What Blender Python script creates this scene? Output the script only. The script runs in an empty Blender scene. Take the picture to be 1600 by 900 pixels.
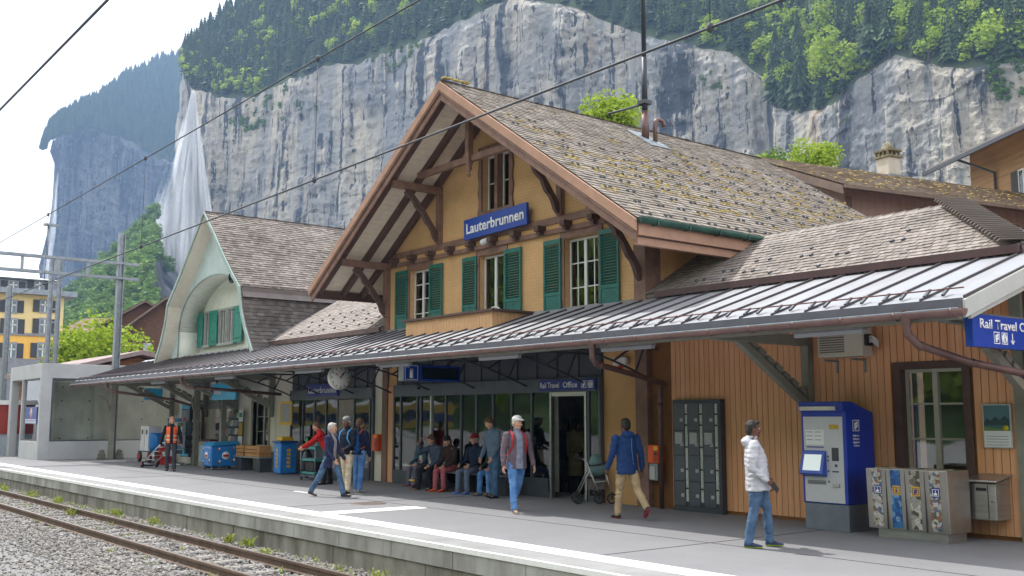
import bpy, bmesh, math, random
import numpy as np
from mathutils import Vector, Matrix, noise
random.seed(7); RNG = np.random.default_rng(7)
S = bpy.context.scene
COL = S.collection
R = math.radians
# ---------------------------------------------------------------- camera
FPX = 1597.0
TILT = math.atan(201 / 1597.0)
YAW = math.atan(1270 / math.hypot(1597, 201))
EYE = Vector((0, 0, 1.72))
FWD0 = Vector((-math.cos(YAW), math.sin(YAW), 0)); RGT = Vector((math.sin(YAW), math.cos(YAW), 0))
FWD = FWD0 * math.cos(TILT) + Vector((0, 0, 1)) * math.sin(TILT); UP = RGT.cross(FWD)
cd = bpy.data.cameras.new('camera'); cam = bpy.data.objects.new('camera', cd); COL.objects.link(cam)
cd.sensor_width = 36; cd.lens = 36 * FPX / 1600; cd.clip_end = 20000; cd.clip_start = 0.1
cam.matrix_world = Matrix(((RGT.x, UP.x, -FWD.x, EYE.x), (RGT.y, UP.y, -FWD.y, EYE.y), (RGT.z, UP.z, -FWD.z, EYE.z), (0, 0, 0, 1)))
S.camera = cam
S.render.resolution_x = 1024; S.render.resolution_y = 576
# ---------------------------------------------------------------- sky and sun
SUN_EL = R(58); SUN_AZ_VEC = Vector((-0.98, -0.14, 0)).normalized()   # towards the sun
w = bpy.data.worlds.new("World"); S.world = w; w.use_nodes = True
nt = w.node_tree; nt.nodes.clear()
def N(t, ty, **k):
    n = t.nodes.new(ty)
    for a, b in k.items(): setattr(n, a, b)
    return n
out = N(nt, 'ShaderNodeOutputWorld'); bg = N(nt, 'ShaderNodeBackground')
sky = N(nt, 'ShaderNodeTexSky', sky_type='NISHITA'); sky.sun_disc = False
sky.sun_elevation = SUN_EL; sky.sun_rotation = math.atan2(SUN_AZ_VEC.x, SUN_AZ_VEC.y)
sky.air_density = 1.0; sky.dust_density = 3.0; sky.altitude = 800
tc = N(nt, 'ShaderNodeTexCoord'); mp = N(nt, 'ShaderNodeMapping'); mp.inputs['Scale'].default_value = (1, 1, 3.0)
ns = N(nt, 'ShaderNodeTexNoise'); ns.inputs['Scale'].default_value = 2.6; ns.inputs['Detail'].default_value = 7; ns.inputs['Roughness'].default_value = .55
cr = N(nt, 'ShaderNodeValToRGB'); cr.color_ramp.elements[0].position = .30; cr.color_ramp.elements[0].color = (.80, .80, .80, 1)
cr.color_ramp.elements[1].position = .58; cr.color_ramp.elements[1].color = (1, 1, 1, 1)
mx = N(nt, 'ShaderNodeMix', data_type='RGBA'); mx.inputs['B'].default_value = (9.0, 9.05, 9.15, 1)
nt.links.new(tc.outputs['Generated'], mp.inputs['Vector']); nt.links.new(mp.outputs[0], ns.inputs['Vector'])
nt.links.new(ns.outputs['Fac'], cr.inputs[0]); nt.links.new(cr.outputs[0], mx.inputs['Factor'])
nt.links.new(sky.outputs[0], mx.inputs['A']); nt.links.new(mx.outputs['Result'], bg.inputs['Color'])
bg.inputs['Strength'].default_value = 0.15
nt.links.new(bg.outputs[0], out.inputs['Surface'])
sl = bpy.data.lights.new('sun', 'SUN'); sl.energy = 3.7; sl.angle = R(.55); sl.color = (1, .955, .88)
so = bpy.data.objects.new('sun', sl); COL.objects.link(so)
sd = SUN_AZ_VEC * math.cos(SUN_EL) + Vector((0, 0, math.sin(SUN_EL)))
so.rotation_euler = sd.to_track_quat('Z', 'Y').to_euler(); so.location = (0, 0, 60)
S.view_settings.view_transform = 'Standard'; S.view_settings.look = 'None'; S.view_settings.exposure = 0.74; S.view_settings.gamma = 1
S.view_settings.use_curve_mapping = False
S.render.engine = 'CYCLES'
S.cycles.max_bounces = 7; S.cycles.transparent_max_bounces = 16; S.cycles.volume_bounces = 0; S.cycles.use_denoising = True
S.cycles.diffuse_bounces = 4; S.cycles.glossy_bounces = 3; S.cycles.caustics_reflective = False; S.cycles.caustics_refractive = False
# ---------------------------------------------------------------- helpers
def ray(px, py): return FWD * FPX + RGT * (px - 800) - UP * (py - 450)
def AY(px, py, y):
    d = ray(px, py); return EYE + d * ((y - EYE.y) / d.y)
def AX(px, py, x):
    d = ray(px, py); return EYE + d * ((x - EYE.x) / d.x)
def AZ(px, py, z=0.0):
    d = ray(px, py); return EYE + d * ((z - EYE.z) / d.z)
def AD(px, py, dist):
    d = ray(px, py); return EYE + d * (dist / math.hypot(d.x, d.y))
ZV = Vector((0, 0, 1))
class MB:
    def __init__(s): s.v = []; s.f = []; s.m = []; s.sm = []; s.g = []
    def add(s, vs, fs, mi=0, sm=False):
        s.g.append((len(s.v), len(s.f))); b = len(s.v); s.v += [tuple(v) for v in vs]
        for f in fs: s.f.append([i + b for i in f]); s.m.append(mi); s.sm.append(sm)
    def box(s, x0, x1, y0, y1, z0, z1, mi=0):
        x0, x1 = min(x0, x1), max(x0, x1); y0, y1 = min(y0, y1), max(y0, y1); z0, z1 = min(z0, z1), max(z0, z1)
        s.add([(x0,y0,z0),(x1,y0,z0),(x1,y1,z0),(x0,y1,z0),(x0,y0,z1),(x1,y0,z1),(x1,y1,z1),(x0,y1,z1)],
              [(0,3,2,1),(4,5,6,7),(0,1,5,4),(1,2,6,5),(2,3,7,6),(3,0,4,7)], mi); return s
    def obox(s, c, a, b, d, mi=0):
        c, a, b, d = Vector(c), Vector(a), Vector(b), Vector(d)
        if a.cross(b).dot(d) < 0: a = -a
        s.add([c-a-b-d, c+a-b-d, c+a+b-d, c-a+b-d, c-a-b+d, c+a-b+d, c+a+b+d, c-a+b+d],
              [(0,3,2,1),(4,5,6,7),(0,1,5,4),(1,2,6,5),(2,3,7,6),(3,0,4,7)], mi); return s
    def beam(s, p, q, w, h, up=ZV, mi=0):
        p, q = Vector(p), Vector(q); d = q - p; t = d.normalized(); sx = t.cross(Vector(up))
        if sx.length < 1e-4: sx = t.cross(Vector((1, 0, 0)))
        sx.normalize(); u = sx.cross(t)
        return s.obox((p + q) / 2, d / 2, sx * w / 2, u * h / 2, mi)
    def prism(s, poly, ext, mi=0, sm=False):
        ext = Vector(ext); n = len(poly); a = [Vector(p) for p in poly]
        nrm = Vector((0, 0, 0))
        for i in range(n): nrm += a[i].cross(a[(i + 1) % n])
        if nrm.dot(ext) > 0: a.reverse()
        vs = a + [p + ext for p in a]
        s.add(vs, [tuple(range(n)), tuple(range(2 * n - 1, n - 1, -1))] + [(i, i + n, (i + 1) % n + n, (i + 1) % n) for i in range(n)], mi)
        if sm: s.sm[-n:] = [True] * n
        return s
    def tube(s, pts, r, n=8, mi=0, sm=True, caps=True):
        pts = [Vector(p) for p in pts]; k = len(pts)
        rs = r if isinstance(r, (list, tuple)) else [r] * k
        vs = []; ref = None
        for i, p in enumerate(pts):
            t = (pts[min(i + 1, k - 1)] - pts[max(i - 1, 0)]).normalized()
            if ref is None: ref = t.orthogonal().normalized()
            ref = (ref - t * ref.dot(t)).normalized(); b = t.cross(ref)
            for j in range(n):
                a = 2 * math.pi * j / n; vs.append(p + (ref * math.cos(a) + b * math.sin(a)) * rs[i])
        fs = [(i*n+j, i*n+(j+1)%n, (i+1)*n+(j+1)%n, (i+1)*n+j) for i in range(k-1) for j in range(n)]
        if caps: fs += [tuple(range(n-1, -1, -1)), tuple(range((k-1)*n, k*n))]
        s.add(vs, fs, mi, sm)
        return s
    def lathe(s, prof, c, n=16, axis=ZV, mi=0, sm=True):
        c = Vector(c); ax = Vector(axis).normalized(); e = ax.orthogonal().normalized(); g = ax.cross(e); vs = []
        for r_, z_ in prof:
            for j in range(n):
                a = 2*math.pi*j/n; vs.append(c + ax*z_ + (e*math.cos(a)+g*math.sin(a))*max(r_, 1e-4))
        fs = [(i*n+j, i*n+(j+1)%n, (i+1)*n+(j+1)%n, (i+1)*n+j) for i in range(len(prof)-1) for j in range(n)]
        s.add(vs, fs, mi, sm); return s
    def ell(s, c, r, n=12, m=8, mi=0, rot=None):
        vs = []; c = Vector(c)
        for i in range(m + 1):
            th = math.pi * i / m
            for j in range(n):
                a = 2*math.pi*j/n; p = Vector((r[0]*math.sin(th)*math.cos(a), r[1]*math.sin(th)*math.sin(a), r[2]*math.cos(th)))
                vs.append(c + (rot @ p if rot else p))
        s.add(vs, [(i*n+j, (i+1)*n+j, (i+1)*n+(j+1)%n, i*n+(j+1)%n) for i in range(m) for j in range(n)], mi, True); return s
    def quad(s, a, b, c, d, mi=0): s.add([a, b, c, d], [(0, 1, 2, 3)], mi); return s
    def build(s, name, mats, parent=None, bevel=0, world=True, **props):
        me = bpy.data.meshes.new(name)
        off = Vector((0, 0, 0))
        p = parent
        if world:
            while p is not None: off += Vector(p.location); p = p.parent
        vs = [(v[0]-off.x, v[1]-off.y, v[2]-off.z) for v in s.v]
        me.from_pydata(vs, [], s.f)
        if not isinstance(mats, (list, tuple)): mats = [mats]
        for m_ in mats: me.materials.append(m_)
        if s.f:
            me.polygons.foreach_set('material_index', s.m); me.polygons.foreach_set('use_smooth', s.sm)
        me.update()
        o = bpy.data.objects.new(name, me); COL.objects.link(o)
        if parent: o.parent = parent
        if bevel:
            b = o.modifiers.new('bevel', 'BEVEL'); b.width = bevel; b.segments = 2; b.limit_method = 'ANGLE'; b.angle_limit = R(40)
        for k, v_ in props.items(): o[k] = v_
        return o
def parts(mb, name, mats, parent, bevel=0, **k):
    """each piece of mb as a part of its own"""
    g = mb.g + [(len(mb.v), len(mb.f))]; r = []
    for (v0, f0), (v1, f1) in zip(g[:-1], g[1:]):
        q = MB(); q.v = mb.v[v0:v1]; q.f = [[i - v0 for i in f] for f in mb.f[f0:f1]]; q.m = mb.m[f0:f1]; q.sm = mb.sm[f0:f1]
        r.append(q.build(name, mats, parent, bevel, **k))
    return r
def npmesh(name, V_, F_, mats, parent=None, smooth=False, attr=None, mi=None):
    """V_ (n,3) float, F_ (m,k) int -> object; attr = per-face value stored as a float colour-variation attribute"""
    me = bpy.data.meshes.new(name); V_ = np.asarray(V_, dtype=np.float32); F_ = np.asarray(F_, dtype=np.int32)
    me.vertices.add(len(V_)); me.vertices.foreach_set('co', V_.ravel())
    k = F_.shape[1]; me.loops.add(F_.size); me.loops.foreach_set('vertex_index', F_.ravel())
    me.polygons.add(len(F_)); me.polygons.foreach_set('loop_start', np.arange(0, F_.size, k, dtype=np.int32))
    me.polygons.foreach_set('loop_total', np.full(len(F_), k, dtype=np.int32))
    me.update(calc_edges=True)
    me.polygons.foreach_set('use_smooth', np.full(len(F_), smooth))
    for m_ in (mats if isinstance(mats, (list, tuple)) else [mats]): me.materials.append(m_)
    if mi is not None: me.polygons.foreach_set('material_index', np.asarray(mi, dtype=np.int32))
    if attr is not None:
        a = me.attributes.new('var', 'FLOAT', 'FACE'); a.data.foreach_set('value', np.asarray(attr, dtype=np.float32))
    me.update()
    o = bpy.data.objects.new(name, me); COL.objects.link(o)
    if parent: o.parent = parent
    return o
def thing(name, loc, label, cat, group=None, rz=0):
    o = bpy.data.objects.new(name, None); COL.objects.link(o); o.location = loc; o.rotation_euler = (0, 0, rz)
    o.empty_display_size = .2; o['label'] = label; o['category'] = cat
    if group: o['group'] = group
    return o
def tag(o, label=None, cat=None, group=None, kind=None):
    if label: o['label'] = label
    if cat: o['category'] = cat
    if group: o['group'] = group
    if kind: o['kind'] = kind
    return o
def kids(o): return [c for c in bpy.data.objects if c.parent == o]
def dup(root, loc=None, rz=None, label=None, scale=None, ch=None):
    r = root.copy(); COL.objects.link(r)
    if loc is not None: r.location = loc
    if rz is not None: r.rotation_euler = (root.rotation_euler.x, root.rotation_euler.y, rz)
    if scale is not None: r.scale = scale if isinstance(scale, (tuple, list)) else (scale,)*3
    if label: r['label'] = label
    for c in (ch if ch is not None else kids(root)):
        k = c.copy(); COL.objects.link(k); k.parent = r
        if ch is None:
            for g in kids(c):
                k2 = g.copy(); COL.objects.link(k2); k2.parent = k
    return r
# ---------------------------------------------------------------- materials
_M = {}
def M(name, col, rough=.6, metal=0, var=.12, scale=3.0, bump=0, bscale=40, stretch=(1,1,1), col2=None, spec=.5, attr=0, coat=0, emis=None, dirt=0):
    if name in _M: return _M[name]
    m = bpy.data.materials.new(name); m.use_nodes = True; t = m.node_tree; b = t.nodes['Principled BSDF']
    b.inputs['Roughness'].default_value = rough; b.inputs['Metallic'].default_value = metal
    b.inputs['Specular IOR Level'].default_value = spec; b.inputs['Coat Weight'].default_value = coat
    c4 = (*col, 1)
    tcn = N(t, 'ShaderNodeTexCoord'); mpn = N(t, 'ShaderNodeMapping'); mpn.inputs['Scale'].default_value = stretch
    t.links.new(tcn.outputs['Object'], mpn.inputs['Vector'])
    if col2 is None: col2 = tuple(c * (1 - 2.2 * var) for c in col)
    nz = N(t, 'ShaderNodeTexNoise'); nz.inputs['Scale'].default_value = scale; nz.inputs['Detail'].default_value = 6; nz.inputs['Roughness'].default_value = .62
    t.links.new(mpn.outputs[0], nz.inputs['Vector'])
    rp = N(t, 'ShaderNodeMapRange'); rp.inputs['From Min'].default_value = .35; rp.inputs['From Max'].default_value = .68
    t.links.new(nz.outputs['Fac'], rp.inputs['Value'])
    mixn = N(t, 'ShaderNodeMix', data_type='RGBA'); mixn.inputs['A'].default_value = c4; mixn.inputs['B'].default_value = (*col2, 1)
    t.links.new(rp.outputs[0], mixn.inputs['Factor']); last = mixn.outputs['Result']
    if attr:
        at = N(t, 'ShaderNodeAttribute', attribute_name='var'); mr = N(t, 'ShaderNodeMapRange'); mr.inputs['To Min'].default_value = 1 - attr; mr.inputs['To Max'].default_value = 1 + attr
        t.links.new(at.outputs['Fac'], mr.inputs['Value'])
        vm = N(t, 'ShaderNodeVectorMath', operation='SCALE'); t.links.new(last, vm.inputs[0]); t.links.new(mr.outputs[0], vm.inputs['Scale']); last = vm.outputs[0]
    t.links.new(last, b.inputs['Base Color'])
    rr = N(t, 'ShaderNodeMapRange'); rr.inputs['To Min'].default_value = max(0, rough - .08); rr.inputs['To Max'].default_value = min(1, rough + .1)
    t.links.new(nz.outputs['Fac'], rr.inputs['Value']); t.links.new(rr.outputs[0], b.inputs['Roughness'])
    if bump:
        n2 = N(t, 'ShaderNodeTexNoise'); n2.inputs['Scale'].default_value = bscale; n2.inputs['Detail'].default_value = 4
        t.links.new(mpn.outputs[0], n2.inputs['Vector']); bp = N(t, 'ShaderNodeBump'); bp.inputs['Strength'].default_value = bump; bp.inputs['Distance'].default_value = .02
        t.links.new(n2.outputs['Fac'], bp.inputs['Height']); t.links.new(bp.outputs[0], b.inputs['Normal'])
    if emis:
        b.inputs['Emission Color'].default_value = (*emis[:3], 1); b.inputs['Emission Strength'].default_value = emis[3]
    _M[name] = m; return m
def patch(m, col, scale, lo, hi, stretch=(1,1,1), detail=6, amt=1.0):
    """blend another colour into a material where a noise passes a threshold"""
    t = m.node_tree; b = t.nodes['Principled BSDF']; src = b.inputs['Base Color'].links[0].from_socket
    g = N(t, 'ShaderNodeTexCoord'); mpn = N(t, 'ShaderNodeMapping'); mpn.inputs['Scale'].default_value = stretch; mpn.inputs['Location'].default_value = (scale*3.1, scale, 1.7)
    n = N(t, 'ShaderNodeTexNoise'); n.inputs['Scale'].default_value = scale; n.inputs['Detail'].default_value = detail; n.inputs['Roughness'].default_value = .68
    t.links.new(g.outputs['Object'], mpn.inputs['Vector']); t.links.new(mpn.outputs[0], n.inputs['Vector'])
    r = N(t, 'ShaderNodeMapRange'); r.inputs['From Min'].default_value = lo; r.inputs['From Max'].default_value = hi; r.inputs['To Max'].default_value = amt; t.links.new(n.outputs['Fac'], r.inputs['Value'])
    x = N(t, 'ShaderNodeMix', data_type='RGBA'); x.inputs['B'].default_value = (*col, 1); t.links.new(src, x.inputs['A']); t.links.new(r.outputs[0], x.inputs['Factor']); t.links.new(x.outputs['Result'], b.inputs['Base Color']); return m
def hexc(h):
    h = h.lstrip('#'); c = [int(h[i:i+2], 16) / 255 for i in (0, 2, 4)]
    return tuple(x / 12.92 if x <= .04045 else ((x + .055) / 1.055) ** 2.4 for x in c)
def glass(name, tint=(.02,.025,.03), rough=.02, alpha=.55, ior=1.9):
    """window glass: dark tinted see-through pane with mirror-like reflection"""
    if name in _M: return _M[name]
    m = bpy.data.materials.new(name); m.use_nodes = True; t = m.node_tree; t.nodes.clear()
    o = N(t, 'ShaderNodeOutputMaterial'); g = N(t, 'ShaderNodeBsdfGlossy'); g.inputs['Roughness'].default_value = rough; g.inputs['Color'].default_value = (.9, .93, .95, 1)
    tr = N(t, 'ShaderNodeBsdfTransparent'); tr.inputs['Color'].default_value = (alpha, alpha*1.02, alpha*1.0, 1)
    fr = N(t, 'ShaderNodeFresnel'); fr.inputs['IOR'].default_value = ior
    nz = N(t, 'ShaderNodeTexNoise'); nz.inputs['Scale'].default_value = .7; bp = N(t, 'ShaderNodeBump'); bp.inputs['Strength'].default_value = .03; bp.inputs['Distance'].default_value = .3
    tcn = N(t, 'ShaderNodeTexCoord'); t.links.new(tcn.outputs['Object'], nz.inputs['Vector']); t.links.new(nz.outputs['Fac'], bp.inputs['Height']); t.links.new(bp.outputs[0], g.inputs['Normal'])
    mxs = N(t, 'ShaderNodeMixShader'); t.links.new(fr.outputs[0], mxs.inputs[0]); t.links.new(tr.outputs[0], mxs.inputs[1]); t.links.new(g.outputs[0], mxs.inputs[2]); t.links.new(mxs.outputs[0], o.inputs[0])
    _M[name] = m; return m
# palette
brown   = M('brown_timber', hexc('#8a6a5c'), .7, var=.16, scale=4, stretch=(1,1,1), bump=.15)
brownd  = M('dark_brown_timber', hexc('#5e4740'), .7, var=.15, scale=5, bump=.15)
salmon  = M('salmon_timber', hexc('#ad866f'), .65, var=.1, scale=3, bump=.12)
soffit  = M('soffit_boards', hexc('#ecdcc6'), .7, var=.08)
orange  = M('ochre_boards', hexc('#e8b188'), .62, var=.10, scale=1.0, stretch=(9,9,.5), col2=hexc('#dc9d6e'), bump=.08)
patch(orange, hexc('#8f6440'), 3.0, .60, .78, (5,5,.35), 4, .35)
ochre   = M('ochre_plaster', hexc('#d3a570'), .8, var=.08, scale=1.2, bump=.2, bscale=60)
green   = M('green_paint', hexc('#176a60'), .5, var=.14, scale=6)
patch(green, hexc('#3f8f80'), 5, .55, .75, (3,3,.6), 5, .45)
greens  = M('kiosk_green_paint', hexc('#2f8f7d'), .5, var=.12, scale=6)
whitep  = M('white_paint', (.72,.72,.70), .45, var=.05)
anthr   = M('anthracite_metal', hexc('#5a5f68'), .42, .3, var=.08)
anthrd  = M('dark_panel', hexc('#464a52'), .5, .1, var=.1)
steel   = M('brushed_steel', (.55,.54,.53), .32, .9, var=.12, scale=2, stretch=(1,1,9))
galv    = M('galvanised_steel', (.30,.335,.37), .5, .55, var=.15, scale=4)
copper  = M('brown_metal', hexc('#6d5450'), .42, .35, var=.15, scale=4)
greenm  = M('green_patina_metal', hexc('#35594f'), .5, .3, var=.2)
blue    = M('rail_blue', hexc('#1240a0'), .35, var=.05, scale=2)
bluedk  = M('dark_blue', hexc('#22358a'), .4, var=.08)
white   = M('white_lettering', (.85,.85,.85), .5, var=.02)
black   = M('black_rubber', (.015,.015,.017), .6, var=.1)
grey    = M('grey_paint', hexc('#83868c'), .5, var=.07)
greyw   = M('olive_grey_timber', hexc('#8d8d82'), .65, var=.1, bump=.1)
conc    = M('concrete', (.42,.42,.41), .8, var=.16, scale=1.1, bump=.3, bscale=25)
dark    = M('interior_dark', (.09,.092,.096), .8)
paper   = M('paper', (.75,.76,.78), .6, var=.03)
yellow  = M('yellow_plastic', hexc('#e8b51c'), .4, var=.05)
red     = M('red_paint', hexc('#b52a22'), .5, var=.08)
vorange = M('orange_paint', hexc('#ea5a1e'), .4, var=.06)
glassm  = glass('window_glass', alpha=.78)
glassc  = glass('clear_glass', alpha=.93, ior=1.45)
# ---------------------------------------------------------------- lettering
_font = None
def lettering(text, p0, xd, ud, height, width, mat, parent, name='lettering', bold=.012, depth=.004, align='LEFT'):
    """real raised letters fitted into width x height (cap height) with lower-left corner p0"""
    cu = bpy.data.curves.new('t', 'FONT'); cu.body = text; cu.size = 1; cu.offset = bold; cu.resolution_u = 3
    o = bpy.data.objects.new('t', cu); COL.objects.link(o); bpy.context.view_layer.update()
    me = bpy.data.meshes.new_from_object(o.evaluated_get(bpy.context.evaluated_depsgraph_get()))
    bpy.data.objects.remove(o); co = np.array([v.co[:] for v in me.vertices])
    if len(co) == 0: return None
    mnx, mxx = co[:,0].min(), co[:,0].max(); capz = .70
    sx = width / (mxx - mnx); sz = height / capz
    xd = Vector(xd).normalized(); ud = Vector(ud).normalized(); nd = xd.cross(ud)
    off = Vector((0,0,0)); p = parent
    while p is not None: off += Vector(p.location); p = p.parent
    vs = [Vector(p0) + xd*((c[0]-mnx)*sx) + ud*(c[1]*sz) + nd*depth - off for c in co]
    for v, q in zip(me.vertices, vs): v.co = q
    me.materials.clear(); me.materials.append(mat); me.name = name
    ob = bpy.data.objects.new(name, me); COL.objects.link(ob); ob.parent = parent
    sdm = ob.modifiers.new('s', 'SOLIDIFY'); sdm.thickness = depth * .9; sdm.offset = 0
    return ob
# ================================================================ noise for terrain
_T = np.random.default_rng(3).random((64, 64, 64))
def vn(P, s):
    Q = np.asarray(P) * s; i = np.floor(Q).astype(int); f = Q - i; f = f*f*(3-2*f); r = 0
    for dx in (0, 1):
        for dy in (0, 1):
            for dz in (0, 1):
                wgt = (f[...,0] if dx else 1-f[...,0]) * (f[...,1] if dy else 1-f[...,1]) * (f[...,2] if dz else 1-f[...,2])
                r = r + wgt * _T[(i[...,0]+dx) % 64, (i[...,1]+dy) % 64, (i[...,2]+dz) % 64]
    return r - .5
def fbm(P, s, o=5, g=.5):
    r = 0; a = 1
    for k in range(o): r = r + a * vn(np.asarray(P) + 17.3*k, s * 2**k); a *= g
    return r
def grid_faces(nr, nc):
    i = np.arange(nr-1)[:,None]*nc + np.arange(nc-1)[None,:]
    return np.stack([i, i+1, i+nc+1, i+nc], -1).reshape(-1, 4)
# ---------------------------------------------------------------- rock material
def rock_mat(name, pale, mid, darkc, rust, dark_amt=.5, vs=.11):
    m = bpy.data.materials.new(name); m.use_nodes = True; t = m.node_tree; b = t.nodes['Principled BSDF']; b.inputs['Roughness'].default_value = .9; b.inputs['Specular IOR Level'].default_value = .2
    g = N(t, 'ShaderNodeNewGeometry')
    def noise_(sc, det, st, rough=.6):
        mpn = N(t, 'ShaderNodeMapping'); mpn.inputs['Scale'].default_value = st; t.links.new(g.outputs['Position'], mpn.inputs['Vector'])
        n = N(t, 'ShaderNodeTexNoise'); n.inputs['Scale'].default_value = sc; n.inputs['Detail'].default_value = det; n.inputs['Roughness'].default_value = rough
        t.links.new(mpn.outputs[0], n.inputs['Vector']); return n.outputs['Fac']
    def ramp(f, a, c):
        r = N(t, 'ShaderNodeMapRange'); r.inputs['From Min'].default_value = a; r.inputs['From Max'].default_value = c; t.links.new(f, r.inputs['Value']); return r.outputs[0]
    def mix(A, B, f):
        x = N(t, 'ShaderNodeMix', data_type='RGBA')
        for k, q in (('A', A), ('B', B)):
            if isinstance(q, tuple): x.inputs[k].default_value = (*q, 1)
            else: t.links.new(q, x.inputs[k])
        t.links.new(f, x.inputs['Factor']); return x.outputs['Result']
    c = mix(pale, mid, ramp(noise_(.02, 8, (1,1,.45)), .42, .6))
    c = mix(c, rust, ramp(noise_(.045, 5, (1,1,.18)), .60, .72))
    c = mix(c, mid, ramp(noise_(.16, 6, (1,1,.07), .7), .50, .66))
    d1 = ramp(noise_(.06, 6, (1,1,vs), .62), .60 - .12*dark_amt, .66 - .12*dark_amt)
    c = mix(c, darkc, d1)
    c = mix(c, darkc, ramp(noise_(.25, 4, (1,1,.06), .6), .57, .62))
    c = mix(c, pale, ramp(noise_(.30, 4, (1,1,.05), .6), .60, .66))
    c = mix(c, darkc, ramp(noise_(.5, 5, (.35,.35,2.2), .65), .64, .72))
    t.links.new(c, b.inputs['Base Color'])
    bp = N(t, 'ShaderNodeBump'); bp.inputs['Strength'].default_value = 1.0; bp.inputs['Distance'].default_value = 6.0
    t.links.new(noise_(.12, 12, (1,1,.45), .74), bp.inputs['Height']); b2 = N(t, 'ShaderNodeBump'); b2.inputs['Strength'].default_value = .5; b2.inputs['Distance'].default_value = 1.5; t.links.new(noise_(.55, 8, (1,1,.3), .7), b2.inputs['Height']); t.links.new(bp.outputs[0], b2.inputs['Normal']); t.links.new(b2.outputs[0], b.inputs['Normal'])
    return m
rock_near = rock_mat('limestone_cliff', (.66,.595,.475), (.32,.33,.335), (.075,.085,.10), (.38,.27,.17), .55)
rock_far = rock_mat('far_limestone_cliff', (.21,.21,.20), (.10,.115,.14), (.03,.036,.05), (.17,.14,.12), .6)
forest_floor = M('forest_floor', (.035,.055,.022), .95, var=.3, scale=.05, col2=(.06,.085,.03))
grass_hill = M('hill_grass', (.07,.13,.03), .95, var=.3, scale=.03, col2=(.04,.08,.02))
def interp(x, tab): return np.interp(x, [a for a, _ in tab], [b for _, b in tab])
def polar(px, py, D):
    """arrays of photo directions + horizontal distance -> world points"""
    F = np.array(FWD)*FPX; Rr = np.array(RGT); U = np.array(UP)
    d = F + Rr*(np.asarray(px)[...,None]-800) - U*(np.asarray(py)[...,None]-450)
    k = np.asarray(D)/np.hypot(d[...,0], d[...,1])
    return np.array(EYE) + d*k[...,None]
def mountain(name, cols, top, ridge, dist, dr, base, mat, amp, rows=150, rowsf=50, lean=.10, left_tab=None, back=None):
    px = np.array(cols); tp = interp(px, top) ; D = interp(px, dist)
    # ragged cliff edge
    e = polar(px, tp, D); tp = tp + 9*fbm(e*[1,1,0]+[0,0,7], .03, 4) + 8*fbm(e*[1,1,0]+[5,0,3], .12, 3)
    P0 = polar(px, tp, D)
    v = np.linspace(0, 1, rows)[:,None]
    X = np.repeat(P0[None,:,0], rows, 0); Yv = np.repeat(P0[None,:,1], rows, 0); Z = base + (P0[None,:,2]-base)*v
    Pn = np.stack([X, Yv, Z], -1)
    rad = P0[:,:2]/np.linalg.norm(P0[:,:2], axis=1)[:,None]
    rib = 1-2*np.abs(fbm(Pn*[1,1,.16]+[31,7,0], .045, 3)); stra = np.floor(Pn[...,2]/9+2.2*fbm(Pn, .02, 3)); disp = amp*(1.4*fbm(Pn*[1,1,.25], .012, 4) + .42*rib + .45*fbm(Pn*[1,1,.3], .06, 4) + .16*vn(np.stack([stra*7.3, stra*3.1, stra*0], -1)+Pn*[.01,.01,0], 1.0) + .24*fbm(Pn*[.6,.6,1.5], .12, 4) + .12*fbm(Pn, .35, 3))
    fade = np.clip((1-v)/.03, 0, 1)
    off = disp*fade - lean*(Z-base)*0 + (1-v)**2*amp*1.4
    Pn[...,0] -= rad[None,:,0]*off; Pn[...,1] -= rad[None,:,1]*off
    if left_tab is not None:   # the silhouette of the free left edge
        sh = interp(Z[:,0], left_tab)[:,None]*np.clip(1-np.arange(len(px))/18., 0, 1)[None,:]
        tang = np.array([-rad[0,1], rad[0,0]])
        Pn[...,0] += sh*tang[0]; Pn[...,1] += sh*tang[1]
    c = npmesh(name, Pn.reshape(-1,3), grid_faces(rows, len(px)), mat, smooth=False)
    # wooded slope above the edge
    rp = interp(px, ridge); P1 = polar(px, rp, D+interp(px, dr))
    vf = np.linspace(0, 1, rowsf)[:,None,None]; bow = np.sin(np.pi*vf)*np.array([0,0,1.0])*(P1[:,2]-P0[:,2])[None,:,None]*.10
    Q = P0[None]*(1-vf)+P1[None]*vf + bow
    Q[...,2] += (6*fbm(Q, .02, 4)*np.clip(vf[...,0]*6, 0, 1))
    s = npmesh(name.replace('cliff', 'wooded_slope'), Q.reshape(-1,3), grid_faces(rowsf, len(px)), forest_floor, smooth=True)
    for o in (c, s): o['kind'] = 'structure'
    return c, s, Pn, Q
NT = [(285,112),(300,142),(340,150),(400,152),(450,128),(500,103),(560,98),(610,80),(660,62),(720,30),(800,-4),(850,0),(890,8),(930,28),(980,48),(1060,66),(1140,80),(1190,120),(1215,168),(1260,178),(1300,166),(1340,122),(1400,86),(1450,96),(1500,108),(1560,100),(1700,95)]
NR = [(285,88),(300,70),(320,50),(345,30),(390,-6),(450,-70),(560,-150),(800,-260),(1200,-300),(1700,-300)]
ND = [(285,760),(330,735),(500,670),(700,610),(900,560),(1190,500),(1300,440),(1500,400),(1700,380)]
nearc, nears, nearP, nearQ = mountain('limestone_cliff', np.concatenate([np.linspace(285,300,12), np.linspace(302,1700,620)]), NT, NR, ND, [(285,60),(400,130),(800,210),(1700,230)], -8, rock_near, 15, rows=200)
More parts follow.
